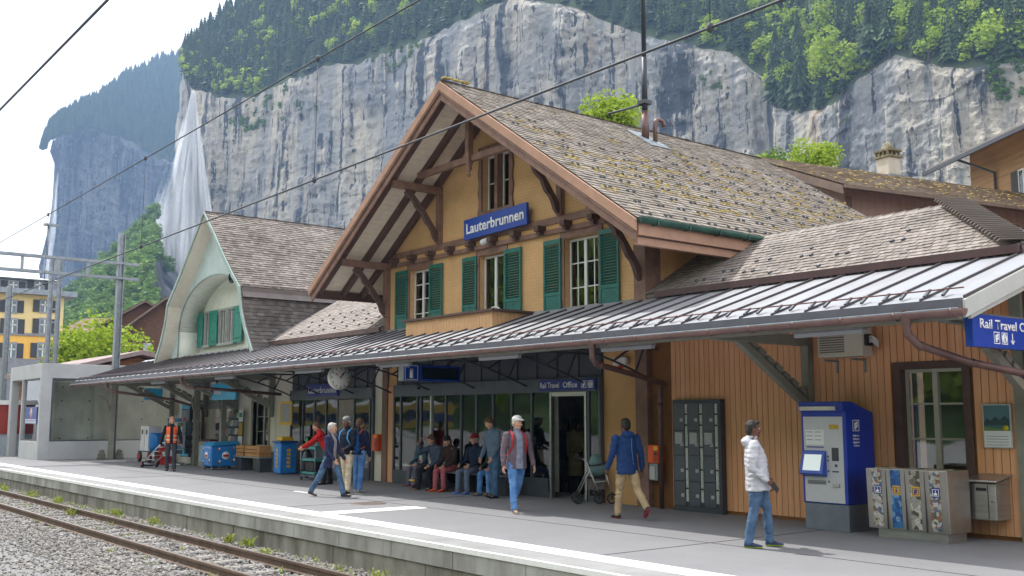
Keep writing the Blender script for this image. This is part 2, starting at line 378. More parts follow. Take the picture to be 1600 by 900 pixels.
# the corner behind the waterfall, turning away into the side valley
pc = nearP[:,0,:]; radc = pc[:, :2]/np.linalg.norm(pc[:, :2], axis=1)[:,None]; rows_ = []
for k in range(14):
    q = pc.copy(); a = k*14.0; q[:,0] += radc[:,0]*a; q[:,1] += radc[:,1]*a
    q[:,:2] += fbm(q*[1,1,.3], .04, 4)[:,None]*np.clip(k/3,0,1)*7*np.array([[-.6,-.8]]); rows_.append(q)
CQ = np.stack(rows_, 0)
tag(npmesh('limestone_cliff_corner', CQ.reshape(-1,3), grid_faces(14, CQ.shape[1]), rock_near), kind='structure')
FT = [(64,238),(75,222),(95,214),(130,196),(150,205),(200,222),(240,245),(290,262),(420,262)]
FR = [(64,234),(75,212),(95,192),(120,176),(150,162),(175,140),(200,122),(240,104),(285,88),(420,60)]
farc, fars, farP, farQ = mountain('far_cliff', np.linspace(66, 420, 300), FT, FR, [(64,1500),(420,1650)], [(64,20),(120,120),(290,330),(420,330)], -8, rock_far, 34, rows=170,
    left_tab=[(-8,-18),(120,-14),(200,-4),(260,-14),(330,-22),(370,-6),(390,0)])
# talus hill at the foot of the fall
TT = [(-60,560),(60,545),(95,486),(140,438),(180,404),(215,368),(242,338),(256,398),(290,440),(330,470),(400,500),(520,520)]
pxs = np.linspace(-60, 520, 200); tpy = interp(pxs, TT); Pt = polar(pxs, tpy, np.full(200, 640.)); Pb = polar(pxs, np.full(200, 651.), np.full(200, 190.)); Pb[:,2] = -4
vv = np.linspace(0, 1, 90)[:,None,None]; TQ = Pb[None]*(1-vv)+Pt[None]*vv; TQ[...,2] = Pb[None,:,2]+(Pt[None,:,2]-Pb[None,:,2])*(vv[...,0]**1.25)
TQ[...,2] += 16*fbm(TQ, .012, 5)*np.clip(vv[...,0]*3,0,1)*np.clip((1-vv[...,0])*5,0,1)
tmi = np.zeros((89,199), int); tmi[:] = 0
cxp = (pxs[:-1]+pxs[1:])/2; tmi[:, (cxp > 214)] = 0
rv = fbm(TQ[:-1,:-1], .03, 3); tmi[(rv*60 + cxp[None,:] > 236) & (vv[:-1,0,0][:,None] > .35)] = 1
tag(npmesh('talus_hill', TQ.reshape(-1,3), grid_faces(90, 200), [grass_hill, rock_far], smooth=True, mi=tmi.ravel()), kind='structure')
# ---------------------------------------------------------------- trees
def foliage(name, c1, c2, tr=.25):
    m = bpy.data.materials.new(name); m.use_nodes = True; t = m.node_tree; b = t.nodes['Principled BSDF']; b.inputs['Roughness'].default_value = .7; b.inputs['Specular IOR Level'].default_value = .25
    at = N(t, 'ShaderNodeAttribute', attribute_name='var'); x = N(t, 'ShaderNodeMix', data_type='RGBA'); x.inputs['A'].default_value = (*c1,1); x.inputs['B'].default_value = (*c2,1)
    t.links.new(at.outputs['Fac'], x.inputs['Factor']); t.links.new(x.outputs['Result'], b.inputs['Base Color'])
    tl = N(t, 'ShaderNodeBsdfTranslucent'); t.links.new(x.outputs['Result'], tl.inputs['Color']); ms = N(t, 'ShaderNodeMixShader'); ms.inputs[0].default_value = tr
    t.links.new(b.outputs[0], ms.inputs[1]); t.links.new(tl.outputs[0], ms.inputs[2]); t.links.new(ms.outputs[0], t.nodes['Material Output'].inputs[0]); return m
conif_m = foliage('spruce_needles', (.018,.040,.018), (.065,.105,.035), .1)
leafy_m = foliage('spring_leaves', (.17,.28,.025), (.40,.50,.05), .35)
leafd_m = foliage('summer_leaves', (.075,.15,.03), (.17,.28,.045), .3)
bark = M('bark', (.13,.10,.08), .9, var=.2, scale=6, bump=.4)
def conifer(rng, layers=10, n=7):
    V_, F_ = [], []
    for i in range(layers):
        f = i/(layers-1); zb = .10+.80*f; ht = .17*(1-.45*f); r = (.165*(1-f)**.9+.016)*(.8+.4*rng.random())
        a0 = rng.random()*6; c = len(V_); V_.append((0,0,min(1, zb+ht)))
        for j in range(2*n):
            a = a0+math.pi*j/n; rr = r*(1.0 if j % 2 else .55)*(.75+.5*rng.random()); V_.append((rr*math.cos(a), rr*math.sin(a), zb-(.05 if j % 2 else 0)*(1-f)+.02*rng.random()))
        for j in range(2*n): F_.append((c, c+1+j, c+1+(j+1) % (2*n)))
    return np.array(V_), np.array(F_)
def leafcrown(rng, nleaf=420, blobs=9, rz=.38, rx=.30, size=.045, zc=.60):
    """crown of many small leaf clumps around several boughs (unit-height tree)"""
    B = []
    for k in range(blobs):
        a = rng.random()*6.28; rr = rx*.62*math.sqrt(rng.random()); z = zc + rz*.75*(2*rng.random()-1)*.9
        rr *= math.sqrt(max(.1, 1-((z-zc)/rz)**2)); B.append((rr*math.cos(a), rr*math.sin(a), z, (.10+.10*rng.random())*min(1, rx/.27)))
    V_, F_ = [], []
    for q in range(nleaf):
        b = B[rng.integers(len(B))]; d = rng.normal(size=3); d /= np.linalg.norm(d); p = np.array(b[:3])+d*b[3]*(.55+.5*rng.random())
        nrm = d + .7*rng.normal(size=3); nrm /= np.linalg.norm(nrm); u = np.cross(nrm, [.3,.2,1]); u /= np.linalg.norm(u)+1e-6; v_ = np.cross(nrm, u); s_ = size*(.5+rng.random())
        c = len(V_)
        V_ += [p-u*s_, p-v_*s_*.7+nrm*s_*.25, p+u*s_, p+v_*s_*.8-nrm*s_*.1]; F_ += [(c,c+1,c+2),(c,c+2,c+3)]
    return np.array(V_), np.array(F_)
def scatter(name, tmpl, pos, hts, mat, seed, tint=None):
    rng = np.random.default_rng(seed); VV, FF, AA = [], [], []; off = 0
    for p, h_ in zip(pos, hts):
        V_, F_ = tmpl[rng.integers(len(tmpl))]; a = rng.random()*6.28; ca, sa = math.cos(a), math.sin(a); wd = h_*(.85+.5*rng.random())
        X = V_[:,0]*ca-V_[:,1]*sa; Yq = V_[:,0]*sa+V_[:,1]*ca
        VV.append(np.stack([p[0]+X*wd, p[1]+Yq*wd, p[2]+V_[:,2]*h_-.3], -1)); FF.append(F_+off); off += len(V_)
        base = rng.random()*.7
        AA.append(np.clip(base+rng.random(len(F_))*.35, 0, 1))
    o = npmesh(name, np.concatenate(VV), np.concatenate(FF), mat, attr=np.concatenate(AA)); return o
rg = np.random.default_rng(11)
CON = [conifer(rg) for _ in range(8)]; LEAF = [leafcrown(rg, 150, 8, size=.065) for _ in range(6)]; LEAFH = [leafcrown(rg, 900, 16, rz=.40, rx=.36, size=.026, zc=.58) for _ in range(4)]
def pick(Q, n, rng, w0=0.0, w1=1.0, c0=0, c1=None):
    r = (w0+(w1-w0)*rng.random(n))*(Q.shape[0]-1.01); c1 = c1 or Q.shape[1]-1; c = c0+rng.random(n)*(c1-c0-1.01)
    i, j = r.astype(int), c.astype(int); fr = (r-i)[:,None]; fc = (c-j)[:,None]
    return Q[i,j]*(1-fr)*(1-fc)+Q[i+1,j]*fr*(1-fc)+Q[i,j+1]*(1-fr)*fc+Q[i+1,j+1]*fr*fc
P_ = pick(nearQ, 5200, rg, 0, .80); tag(scatter('spruce_forest', CON, P_, 11+12*rg.random(len(P_)), conif_m, 1), 'dark spruce forest covering the slope above the pale cliff', kind='stuff')
cl = fbm(pick(nearQ, 1, rg), .02, 2)
P_ = pick(nearQ, 4200, rg, 0, .8); P_ = P_[fbm(P_, .018, 3) > .12][:700]; P2 = pick(nearQ, 1500, rg, 0, .5, 380); P2 = P2[fbm(P2, .03, 3) > -.02][:560]; P_ = np.concatenate([P_, P2])
tag(scatter('leafy_forest', LEAF, P_, 8+7*rg.random(len(P_)), leafy_m, 2), 'light green leafy trees in patches among the dark spruces above the cliff', kind='stuff')
P_ = pick(nearP[-26:], 900, rg, 0, 1, 30); P_ = P_[fbm(P_, .03, 3) > .22][:130]
tag(scatter('cliff_shrubs', LEAF, P_, 3+4*rg.random(len(P_)), leafd_m, 3), 'green shrubs clinging to ledges of the cliff', kind='stuff')
P_ = pick(farQ, 3000, rg, 0, 1.0); P2 = pick(farP[-60:], 1500, rg); P2 = P2[fbm(P2, .008, 3) > .13]; P_ = np.concatenate([P_, P2])
tag(scatter('far_forest', CON, P_, 16+12*rg.random(len(P_)), conif_m, 4), 'bluish spruce forest on top of the far cliff', kind='stuff')
tq = TQ[18:, :]; P_ = pick(tq, 3000, rg); ang = []
keep = fbm(P_, .015, 3); az = (P_-np.array(EYE))@np.array(RGT)/((P_-np.array(EYE))@np.array(FWD))*FPX+800
P_ = P_[(az + keep*70 < 240)]
tag(scatter('hillside_woodland', LEAF, P_[:1500], 6+6*rg.random(1500), leafd_m, 5), 'green leafy woodland on the hill below the waterfall', kind='stuff')
# individually recognisable trees on the near slope
def tree_proto(name, tm, mat, h_, label, cat='tree', group=None, trunk_r=.02, th=.55):
    t = thing(name, (0,0,0), label, cat, group)
    V_, F_ = tm; npmesh('crown', V_*h_, F_, mat, t, attr=np.clip(np.random.default_rng(5).random(len(F_)), 0, 1))
    mb = MB(); mb.tube([(0,0,-.03*h_), (0.005*h_,0,th*.5*h_), (0,0.004*h_,th*h_)], [trunk_r*h_, trunk_r*.8*h_, trunk_r*.3*h_], 7)
    if tm is not CON[0]:
        for k in range(5):
            a = k*1.3; z0 = h_*(.26+.06*k); mb.tube([(0,0,z0), (h_*.10*math.cos(a), h_*.10*math.sin(a), z0+.10*h_), (h_*.18*math.cos(a), h_*.18*math.sin(a), z0+.17*h_)], [trunk_r*.5*h_, trunk_r*.35*h_, trunk_r*.12*h_], 5)
    mb.build('trunk', bark, t); return t
def onslope(px, py):
    """point of the wooded slope seen at this picture position"""
    Qf = nearQ.reshape(-1,3)-np.array(EYE); z_ = Qf@np.array(FWD); u = Qf@np.array(RGT)/z_*FPX+800; v_ = 450-Qf@np.array(UP)/z_*FPX
    return nearQ.reshape(-1,3)[np.argmin((u-px)**2+(v_-py)**2)]
lt = [(1290,150,76),(1325,158,100),(1235,150,48),(1410,78,56),(1445,130,50),(1560,110,80),(1480,60,50),(1300,70,60),(1520,66,55),(1350,60,50),(1250,70,45),(1590,70,50),(760,26,40),(640,44,36),(520,92,30),(575,70,28),(510,40,30),(340,118,22),(380,140,22),(1110,62,34),(1180,40,40)]
ltp = tree_proto('leafy_tree', LEAFH[0], leafy_m, 14, 'x', 'tree', 'light green trees at the cliff edge', .018)
where = lambda px: 'above the right end of the cliff' if px > 1380 else 'above the cliff behind the neighbouring roofs' if px > 1150 else 'above the cliff behind the station roof' if px > 700 else 'above the cliff left of the station gable' if px > 420 else 'on the cliff corner beside the waterfall'
for k, (px, py, hp) in enumerate(lt):
    p = onslope(px, py); s_ = 1.25*hp/FPX*np.linalg.norm(p)/14
    o = ltp if k == 0 else dup(ltp)
    o.location = p; o.scale = (s_*1.1,)*2+(s_,); o.rotation_euler = (0,0,k*1.1)
    o['label'] = 'yellow-green leafy tree ' + where(px)
ct = [(1205,175,120),(1228,190,95),(1262,200,130),(1285,182,75),(1375,120,130),(1395,96,110),(1440,70,90),(1465,58,80),(1500,90,90),(1540,70,90),(1160,60,80),(1130,70,70),(1090,60,70),(1060,50,60),(1335,80,90),(1310,90,80),(1580,96,100),(1425,112,70),(1355,110,90),(1245,120,90),(1030,50,60),(985,50,50),(940,34,46)]
ctp = tree_proto('spruce_tree', conifer(np.random.default_rng(2), 20, 10), conif_m, 20, 'x', 'tree', 'dark spruces at the cliff edge', .014, .9)
for k, (px, py, hp) in enumerate(ct):
    p = onslope(px, py); s_ = 1.15*hp/FPX*np.linalg.norm(p)/20
    o = ctp if k == 0 else dup(ctp)
    o.location = p; o.scale = (s_*.8,)*2+(s_,); o.rotation_euler = (0,0,k*1.7)
    o['label'] = 'tall dark spruce ' + where(px)
# ---------------------------------------------------------------- waterfalls
wm = bpy.data.materials.new('falling_water'); wm.use_nodes = True; t = wm.node_tree; b = t.nodes['Principled BSDF']
b.inputs['Base Color'].default_value = (.95,.96,.97,1); b.inputs['Roughness'].default_value = .8; b.inputs['Alpha'].default_value = .20; b.inputs['Specular IOR Level'].default_value = .1
nz = N(t,'ShaderNodeTexNoise'); nz.inputs['Scale'].default_value = .12; nz.inputs['Detail'].default_value = 8; gg = N(t,'ShaderNodeNewGeometry'); mpn = N(t,'ShaderNodeMapping'); mpn.inputs['Scale'].default_value = (1,1,.12)
t.links.new(gg.outputs['Position'], mpn.inputs['Vector']); t.links.new(mpn.outputs[0], nz.inputs['Vector']); mr = N(t,'ShaderNodeMapRange'); mr.inputs['From Min'].default_value = .38; mr.inputs['From Max'].default_value = .66; mr.inputs['To Min'].default_value = .015; mr.inputs['To Max'].default_value = .32
t.links.new(nz.outputs['Fac'], mr.inputs['Value']); t.links.new(mr.outputs[0], b.inputs['Alpha'])
def fall(name, tab, D, n, rpx, label, seed=3):
    """tab: rows (py, centre px, half width px)"""
    rng = np.random.default_rng(seed); mb = MB()
    for k in range(n):
        u = np.clip(rng.normal()*.55, -1.7, 1.5); dd = D - 8*rng.random() - 3; y0 = tab[0][0] + (0 if rng.random() < .5 else rng.random()*(tab[-1][0]-tab[0][0])*.7); y1 = min(tab[-1][0], y0+60+rng.random()*(tab[-1][0]-tab[0][0]))
        pts = []; rs = []; m_ = 9
        for i in range(m_):
            py = y0+(y1-y0)*i/(m_-1); cx_ = np.interp(py, [q[0] for q in tab], [q[1] for q in tab]); hw = np.interp(py, [q[0] for q in tab], [q[2] for q in tab])
            pts.append(AD(cx_+u*hw+math.sin(i*1.3+k)*hw*.05, py, dd)); rs.append(max(.05, rpx*(hw/12)**.6*math.sin(math.pi*(i+.35)/(m_-.2))**.6*(.6+.8*rng.random())*dd/FPX))
        mb.tube(pts, rs, 6)
    o = mb.build(name, wm); tag(o, label, kind='structure'); return o
fall('waterfall', [(142,302,2),(165,300,5),(200,299,9),(240,296,15),(300,290,25),(360,288,33),(430,286,40),(500,280,46)], 722, 560, 1.7, 'tall white waterfall spraying down the cliff corner')
fall('side_waterfall', [(285,252,1),(310,245,3),(345,236,4),(380,234,4)], 1180, 14, .7, 'thin white fall left of the large waterfall', 5)
fall('far_waterfall', [(266,92,1),(300,85,4),(350,83,5),(430,72,6),(500,70,7)], 1440, 26, 1.0, 'faint white fall on the left edge of the far cliff', 6)
# ================================================================ ground, track, platform
gravel = M('gravel', (.22,.22,.225), .95, var=.2, scale=1.2, bump=.9, bscale=60, col2=(.17,.165,.16))
asph = M('asphalt', (.195,.195,.205), .85, var=.06, scale=.8, bump=.35, bscale=120, col2=(.175,.175,.185))
asph2 = M('older_asphalt', (.16,.16,.17), .85, var=.08, scale=.8, bump=.35, bscale=120)
patch(asph, (.165,.165,.175), .35, .50, .62, (1,1,1), 8, .6); patch(asph, (.11,.11,.115), 26, .66, .74, (1,1,1), 2, .7); patch(asph, (.26,.26,.26), 1.7, .62, .74, (.4,3,1), 6, .35); patch(asph, (.12,.12,.125), 1.1, .66, .70, (1,1,1), 10, .45)
wpaint = M('white_marking', (.80,.80,.78), .7, var=.05, scale=5)
patch(wpaint, (.33,.33,.33), 6, .56, .70, (1,1,1), 8, .8)
coping = M('coping_concrete', (.26,.26,.26), .85, var=.12, scale=1.5, bump=.2)
wallc = M('stained_concrete', (.44,.44,.41), .9, var=.3, scale=1.3, stretch=(1.6,1.6,.5), bump=.4, bscale=30, col2=(.22,.21,.19))
wallc2 = M('damp_concrete', (.30,.29,.25), .9, var=.3, scale=1.6, stretch=(1.6,1.6,.5), bump=.5, bscale=30, col2=(.12,.11,.09))
ZG = -.60
g = MB(); g.quad((-3000,-3000,ZG),(3000,-3000,ZG),(3000,3000,ZG),(-3000,3000,ZG)); tag(g.build('ground', gravel), kind='structure')
XL, XR = -75, 14
mb = MB(); mb.box(XL, XR, 8.35, 60, ZG-.3, 0); tag(mb.build('platform', asph), kind='structure')
mb = MB(); x = XL; k = 0
while x < XR:
    w_ = 1.55; mb.box(x+.008, x+w_-.008, 8.02, 8.35, -.30, -.002, 0); x += w_
x = XL
while x < XR:
    w_ = 1.1 + .35*random.random(); mb.box(x+.006, x+w_-.006, 8.05+.02*random.random(), 8.35, ZG-.1, -.305, 1); x += w_
tag(mb.build('platform_wall', [wallc, wallc2], bevel=.008), kind='structure')
mb = MB(); mb.box(XL, XR, 8.00, 8.06, -.06, .006, 0); mb.box(XL, XR, 8.57, 8.95, -.05, .008, 0)
mb.box(-16.95,-16.45, 8.951, 10.95, -.05, .008, 0); 
# the faint pale strip by the couple
tag(mb.build('platform_markings', wpaint), kind='structure')
mb = MB(); mb.box(XL, XR, 8.0605, 8.5695, -.05, .004, 0); tag(mb.build('platform_edge_strip', coping), kind='structure')
mb = MB()
for (sx0,sx1,sy0,sy1) in ((-30,-29.97,9,14.3),(-18.4,-18.375,9,14.3),(-9.6,-9.58,9,14.4),(-44,10,11.02,11.035)): mb.box(sx0,sx1,sy0,sy1,-.01,.0045)
tag(mb.build('asphalt_seams', M('bitumen', (.09,.09,.095), .7, var=.3, scale=3)), kind='structure')
mb = MB(); mb.box(-22.1,-21.3,10.95,11.03,-.01,.006); tag(mb.build('pale_strip', wpaint), kind='structure')  # thin pale strip on the asphalt, sharing the markings' material
mc = thing('manhole_cover', (AZ(575,787).x, AZ(575,787).y, .0), 'round rusty manhole cover set in the platform asphalt', 'manhole cover')
mb = MB(); mb.lathe([(0,.010),(.30,.010),(.36,.006),(.38,-.01)], (mc.location.x, mc.location.y, 0), 24)
for k in range(6): mb.box(mc.location.x-.26, mc.location.x+.26, mc.location.y-.25+.09*k, mc.location.y-.22+.09*k, .009, .014)
mb.build('lid', M('rusty_iron', (.16,.12,.11), .7, .3), mc)
# rails
railm = M('rail_steel', (.16,.105,.075), .75, .2, var=.2, scale=4); railtop = M('rail_head', (.30,.25,.22), .35, .7, var=.1)
def rail(y, label):
    mb = MB(); zt = -.42; pr = [(-.035,zt),(-.035,zt-.035),(-.009,zt-.05),(-.009,zt-.115),(-.06,zt-.13),(-.06,zt-.142),(.06,zt-.142),(.06,zt-.13),(.009,zt-.115),(.009,zt-.05),(.035,zt-.035),(.035,zt)]
    mb.prism([(XL, y+a, b_) for a, b_ in pr], (XR-XL, 0, 0)); mb.box(XL, XR, y-.026, y+.026, zt+.0005, zt+.004, 1)
    o = mb.build('rail', [railm, railtop]); tag(o, label, 'rail', 'rails of the track beside the platform')
rail(6.05, 'rusty brown rail farther from the platform, beside the open gravel'); rail(7.12, 'rusty brown rail nearer to the platform wall')
slm = M('steel_sleeper', (.30,.285,.27), .8, .1, var=.25, scale=3, bump=.3)
mb = MB(); mb.box(-.11,.11,-.88,.88,-.06,0); mb.box(-.06,.06,-.88,.88,0,.008); sl0 = None
for k in range(78):
    x = -62 + k*.72
    if sl0 is None: sl0 = mb.build('sleeper', slm, bevel=.01); o = sl0
    else: o = sl0.copy(); COL.objects.link(o)
    o.location = (x, 6.585, -.562+random.uniform(-.006,.006)); o.rotation_euler = (0,0,random.uniform(-.015,.015))
    tag(o, 'weathered sleeper lying across the track in the ballast', 'sleeper', 'sleepers of the track beside the platform')
# ballast
rb = np.random.default_rng(21); n = 62000
bx = -64 + 64*rb.random(n)**.75; by = np.where(rb.random(n) < .55, 4.6+3.4*rb.random(n), .5+5*rb.random(n))
bz = ZG + .015 + .035*rb.random(n)*(by > 4.6); mid = np.abs(by-6.585); bz += np.where(mid < .95, .005, 0)
okm = np.ones(n, bool)
octv = np.array([(1,0,0),(0,1,0),(-1,0,0),(0,-1,0),(0,0,1),(0,0,-1)], float); octf = np.array([(0,1,4),(1,2,4),(2,3,4),(3,0,4),(1,0,5),(2,1,5),(3,2,5),(0,3,5)])
sz = (.014+.022*rb.random((n,1,1)))*(1+.3*rb.normal(size=(n,1,3)).clip(-1,1)); sz[...,2] *= .75
Vb = octv[None]*sz*(1+.35*(rb.random((n,6,1))-.5)); a = rb.random(n)*6.28; ca, sa = np.cos(a)[:,None], np.sin(a)[:,None]
VX = Vb[...,0]*ca-Vb[...,1]*sa+bx[:,None]; VY = Vb[...,0]*sa+Vb[...,1]*ca+by[:,None]; VZ = Vb[...,2]+bz[:,None]+Vb[...,0]*(rb.random((n,1))-.5)
Fb = (octf[None]+6*np.arange(n)[:,None,None]).reshape(-1,3)
stone = M('ballast_stone', (.29,.28,.275), .9, var=.12, scale=2, col2=(.24,.215,.19), attr=.5)
tag(npmesh('ballast', np.stack([VX,VY,VZ],-1).reshape(-1,3), Fb, stone, attr=np.repeat(rb.random(n), 8)), 'pale grey ballast stones around the track', kind='stuff')
# weeds
wv, wf, wa = [], [], []
for k in range(150):
    c = (-45+38*rb.random()**.8, rb.choice([7.5+.45*rb.random(), 5.6+1.9*rb.random(), 7.85]), ZG)
    big = rb.random() < .12
    for q in range(7 if not big else 26):
        a = rb.random()*6.28; L = (.05+.10*rb.random())*(1.25 if big else .8); bx_, by_ = c[0]+rb.normal()*.05*(2 if big else 1), c[1]+rb.normal()*.04; i = len(wv)
        dx, dy = math.cos(a), math.sin(a); w_ = .008*(2 if big else 1)
        wv += [(bx_-dy*w_, by_+dx*w_, c[2]), (bx_+dy*w_, by_-dx*w_, c[2]), (bx_+dx*L*.5+dy*w_, by_+dy*L*.5-dx*w_, c[2]+L), (bx_+dx*L*.9, by_+dy*L*.9, c[2]+L*1.1), (bx_+dx*L*.5-dy*w_, by_+dy*L*.5+dx*w_, c[2]+L)]
        wf += [(i,i+1,i+2),(i,i+2,i+4),(i+4,i+2,i+3)]; wa += [rb.random()]*3
tag(npmesh('weeds', wv, wf, foliage('weed_leaves', (.16,.26,.03), (.34,.34,.08), .3), attr=wa), 'yellow-green weeds growing between the rails and along the platform wall', kind='stuff')
# ---------------------------------------------------------------- wooded hill and buildings opposite (seen mirrored in the windows)
hx = np.linspace(-260, 160, 60); hy = np.linspace(0, 1, 20)
HQ = np.stack([np.repeat(hx[None],20,0), -70-130*np.repeat(hy[:,None],60,1), ZG+95*np.repeat(hy[:,None],60,1)**1.0], -1); HQ[...,2] += 6*fbm(HQ,.02,3)*hy[:,None]
tag(npmesh('opposite_hill', HQ.reshape(-1,3), grid_faces(20,60), grass_hill, smooth=True), kind='structure')
P_ = pick(HQ, 900, rg); tag(scatter('opposite_woodland', LEAF, P_, 10+8*rg.random(len(P_)), leafy_m, 9), 'woodland on the hill across the tracks', kind='stuff')
# parked train on the far side of the tracks (seen mirrored in the glass)
tn = thing('parked_train', (-95,-35,ZG), 'blue and yellow railcar standing across the tracks, mirrored in the glass', 'train')
tb_, ty_ = M('train_blue', hexc('#31466f'), .4, var=.03), M('train_yellow', hexc('#a99340'), .45, var=.03)
mb = MB(); mb.box(-140,-92,-36.4,-33.8,.45,1.0,0); mb.box(-140,-92,-36.4,-33.8,1.0001,2.15,1); mb.box(-140,-92,-36.4,-33.8,2.1501,3.1,0); mb.build('body', [ty_, tb_], tn, bevel=.03)
mb = MB(); mb.prism([(-140,-36.3,3.1),(-140,-33.9,3.1),(-140,-34.3,3.45),(-140,-35.9,3.45)], (48,0,0)); mb.build('roof', M('train_roof', hexc('#8c9096'), .5), tn)
for k in range(18): mb = MB(); mb.box(-139+2.5*k,-137.3+2.5*k,-33.799,-33.78,1.35,2.1); mb.build('window', M('train_window', (.03,.035,.04), .1), tn)
for k in range(4): mb = MB(); mb.lathe([(0,-.06),(.42,-.06),(.42,.06),(0,.06)], (-136+15*k,-34.2,-.17), 18, (0,1,0)); mb.build('wheel', M('wheel_steel', (.12,.10,.09), .6, .5), tn)
# ---------------------------------------------------------------- air
hz = MB(); hz.box(-2200, 700, -260, 1500, ZG-1.2, 760)
hm = bpy.data.materials.new('haze_air'); hm.use_nodes = True; t = hm.node_tree; t.nodes.clear(); o_ = N(t,'ShaderNodeOutputMaterial'); pv = N(t,'ShaderNodeVolumePrincipled')
pv.inputs['Color'].default_value = (.36,.55,.88,1); pv.inputs['Density'].default_value = .00023; pv.inputs['Anisotropy'].default_value = .2; t.links.new(pv.outputs[0], o_.inputs['Volume'])
tag(hz.build('haze', hm), kind='stuff')
# ================================================================ roofs of small tiles
def tile_mat(name, c, c2, attr=.35):
    return M(name, c, .8, var=.1, scale=.7, col2=c2, bump=.3, bscale=50, attr=attr)
tile_main = tile_mat('weathered_shingles', hexc('#8d847b'), hexc('#716860'), .34)
patch(tile_main, (.20,.145,.05), 1.6, .54, .70, (1,1,1), 8, .75)
tile_kiosk = tile_mat('kiosk_shingles', hexc('#867d77'), hexc('#6a625b'), .34)
tile_wing = tile_mat('wing_shingles', hexc('#8a817b'), hexc('#746b66'), .24)
tile_link = tile_mat('link_shingles', hexc('#958c87'), hexc('#827873'), .18)
tile_dark = tile_mat('dark_slates', hexc('#5c5552'), hexc('#453f3b'), .40)
tile_nb = tile_mat('brown_shingles', hexc('#a2968a'), hexc('#8c7f73'), .30); patch(tile_nb, (.26,.17,.08), .8, .50, .68, (1,1,1), 8, .6)
def tiles(name, mat, parent, o, u, v, lu, lv, course=.16, tw=.14, lo=None, hi=None, seed=1, th=.022, jit=.006, clip=None):
    """rows of small shingles laid on the plane o + u*a + v*b; lo/hi give the a-range at height b"""
    o, u, v = Vector(o), Vector(u).normalized(), Vector(v).normalized(); n = u.cross(v)
    if n.z < 0: n = -n
    rr = np.random.default_rng(seed); off = Vector((0,0,0)); p = parent
    while p is not None: off += Vector(p.location); p = p.parent
    O = np.array(o-off); U = np.array(u); W = np.array(v); Nn = np.array(n); VV, AT = [], []
    for r in range(int(lv/course)):
        b0 = r*course; a_lo = lo(b0) if lo else 0; a_hi = hi(b0) if hi else lu
        if a_hi - a_lo < .02: continue
        cnt = max(1, int((a_hi-a_lo)/tw)); e = a_lo+(a_hi-a_lo)*(np.arange(cnt+1)+np.concatenate([[0], (rr.random(cnt-1)-.5)*.35+((r % 2)*.5-.25)*.9, [0]]) if cnt > 1 else np.array([0,1.]))/cnt
        L = e[:-1]+.004; H = e[1:]-.004; j = rr.normal(size=cnt)*jit; up = th+.012*rr.random(cnt); g = b0+j; h_ = g+course*1.5
        def pt(a, b, c): return O+a[:,None]*U+b[:,None]*W+c[:,None]*Nn
        z0 = np.zeros(cnt); q = np.stack([pt(L, g, z0), pt(H, g, z0), pt(L, g, up), pt(H, g, up), pt(L, h_, z0+.004), pt(H, h_, z0+.004)], 1)
        VV.append(q.reshape(-1,3)); AT.append(np.repeat(rr.random(cnt), 3))
    V_ = np.concatenate(VV); k = len(V_)//6; F = (np.array([[0,1,3,2],[2,3,5,4],[0,2,4,4]])[None]+6*np.arange(k)[:,None,None])
    F[:,2] = (np.array([1,5,3,3])[None]+6*np.arange(k)[:,None]); 
    F = F[:, :2].reshape(-1,4); A = np.concatenate(AT).reshape(-1,3)[:, :2].ravel()
    # face winding so that the shingles look up
    c = np.cross(V_[F[0,1]]-V_[F[0,0]], V_[F[0,2]]-V_[F[0,0]])
    o_ = npmesh(name, V_, F, mat, parent, attr=A); return o_
def slab(mb, a, b, c, d, th, mi=0):
    """thick sheet under the polygon a b c d"""
    mb.prism([a, b, c, d], (0, 0, -th), mi)
def capline(mb, p, q, w, r, mi=0, step=.22):
    """overlapping ridge shingles from p to q"""
    p, q = Vector(p), Vector(q); L = (q-p).length; t = (q-p)/L; s = t.cross(ZV).normalized(); k = int(L/step)
    for i in range(k):
        c = p+t*(i+.5)*L/k; tilt = t*(L/k*.62)+ZV*.012
        for sg in (-1, 1):
            mb.obox(c+s*sg*w*.42+ZV*(.0-r*.25*1), tilt, (s*sg*w*.5-ZV*w*.5*r), (s*sg*r+ZV).normalized()*.011, mi)
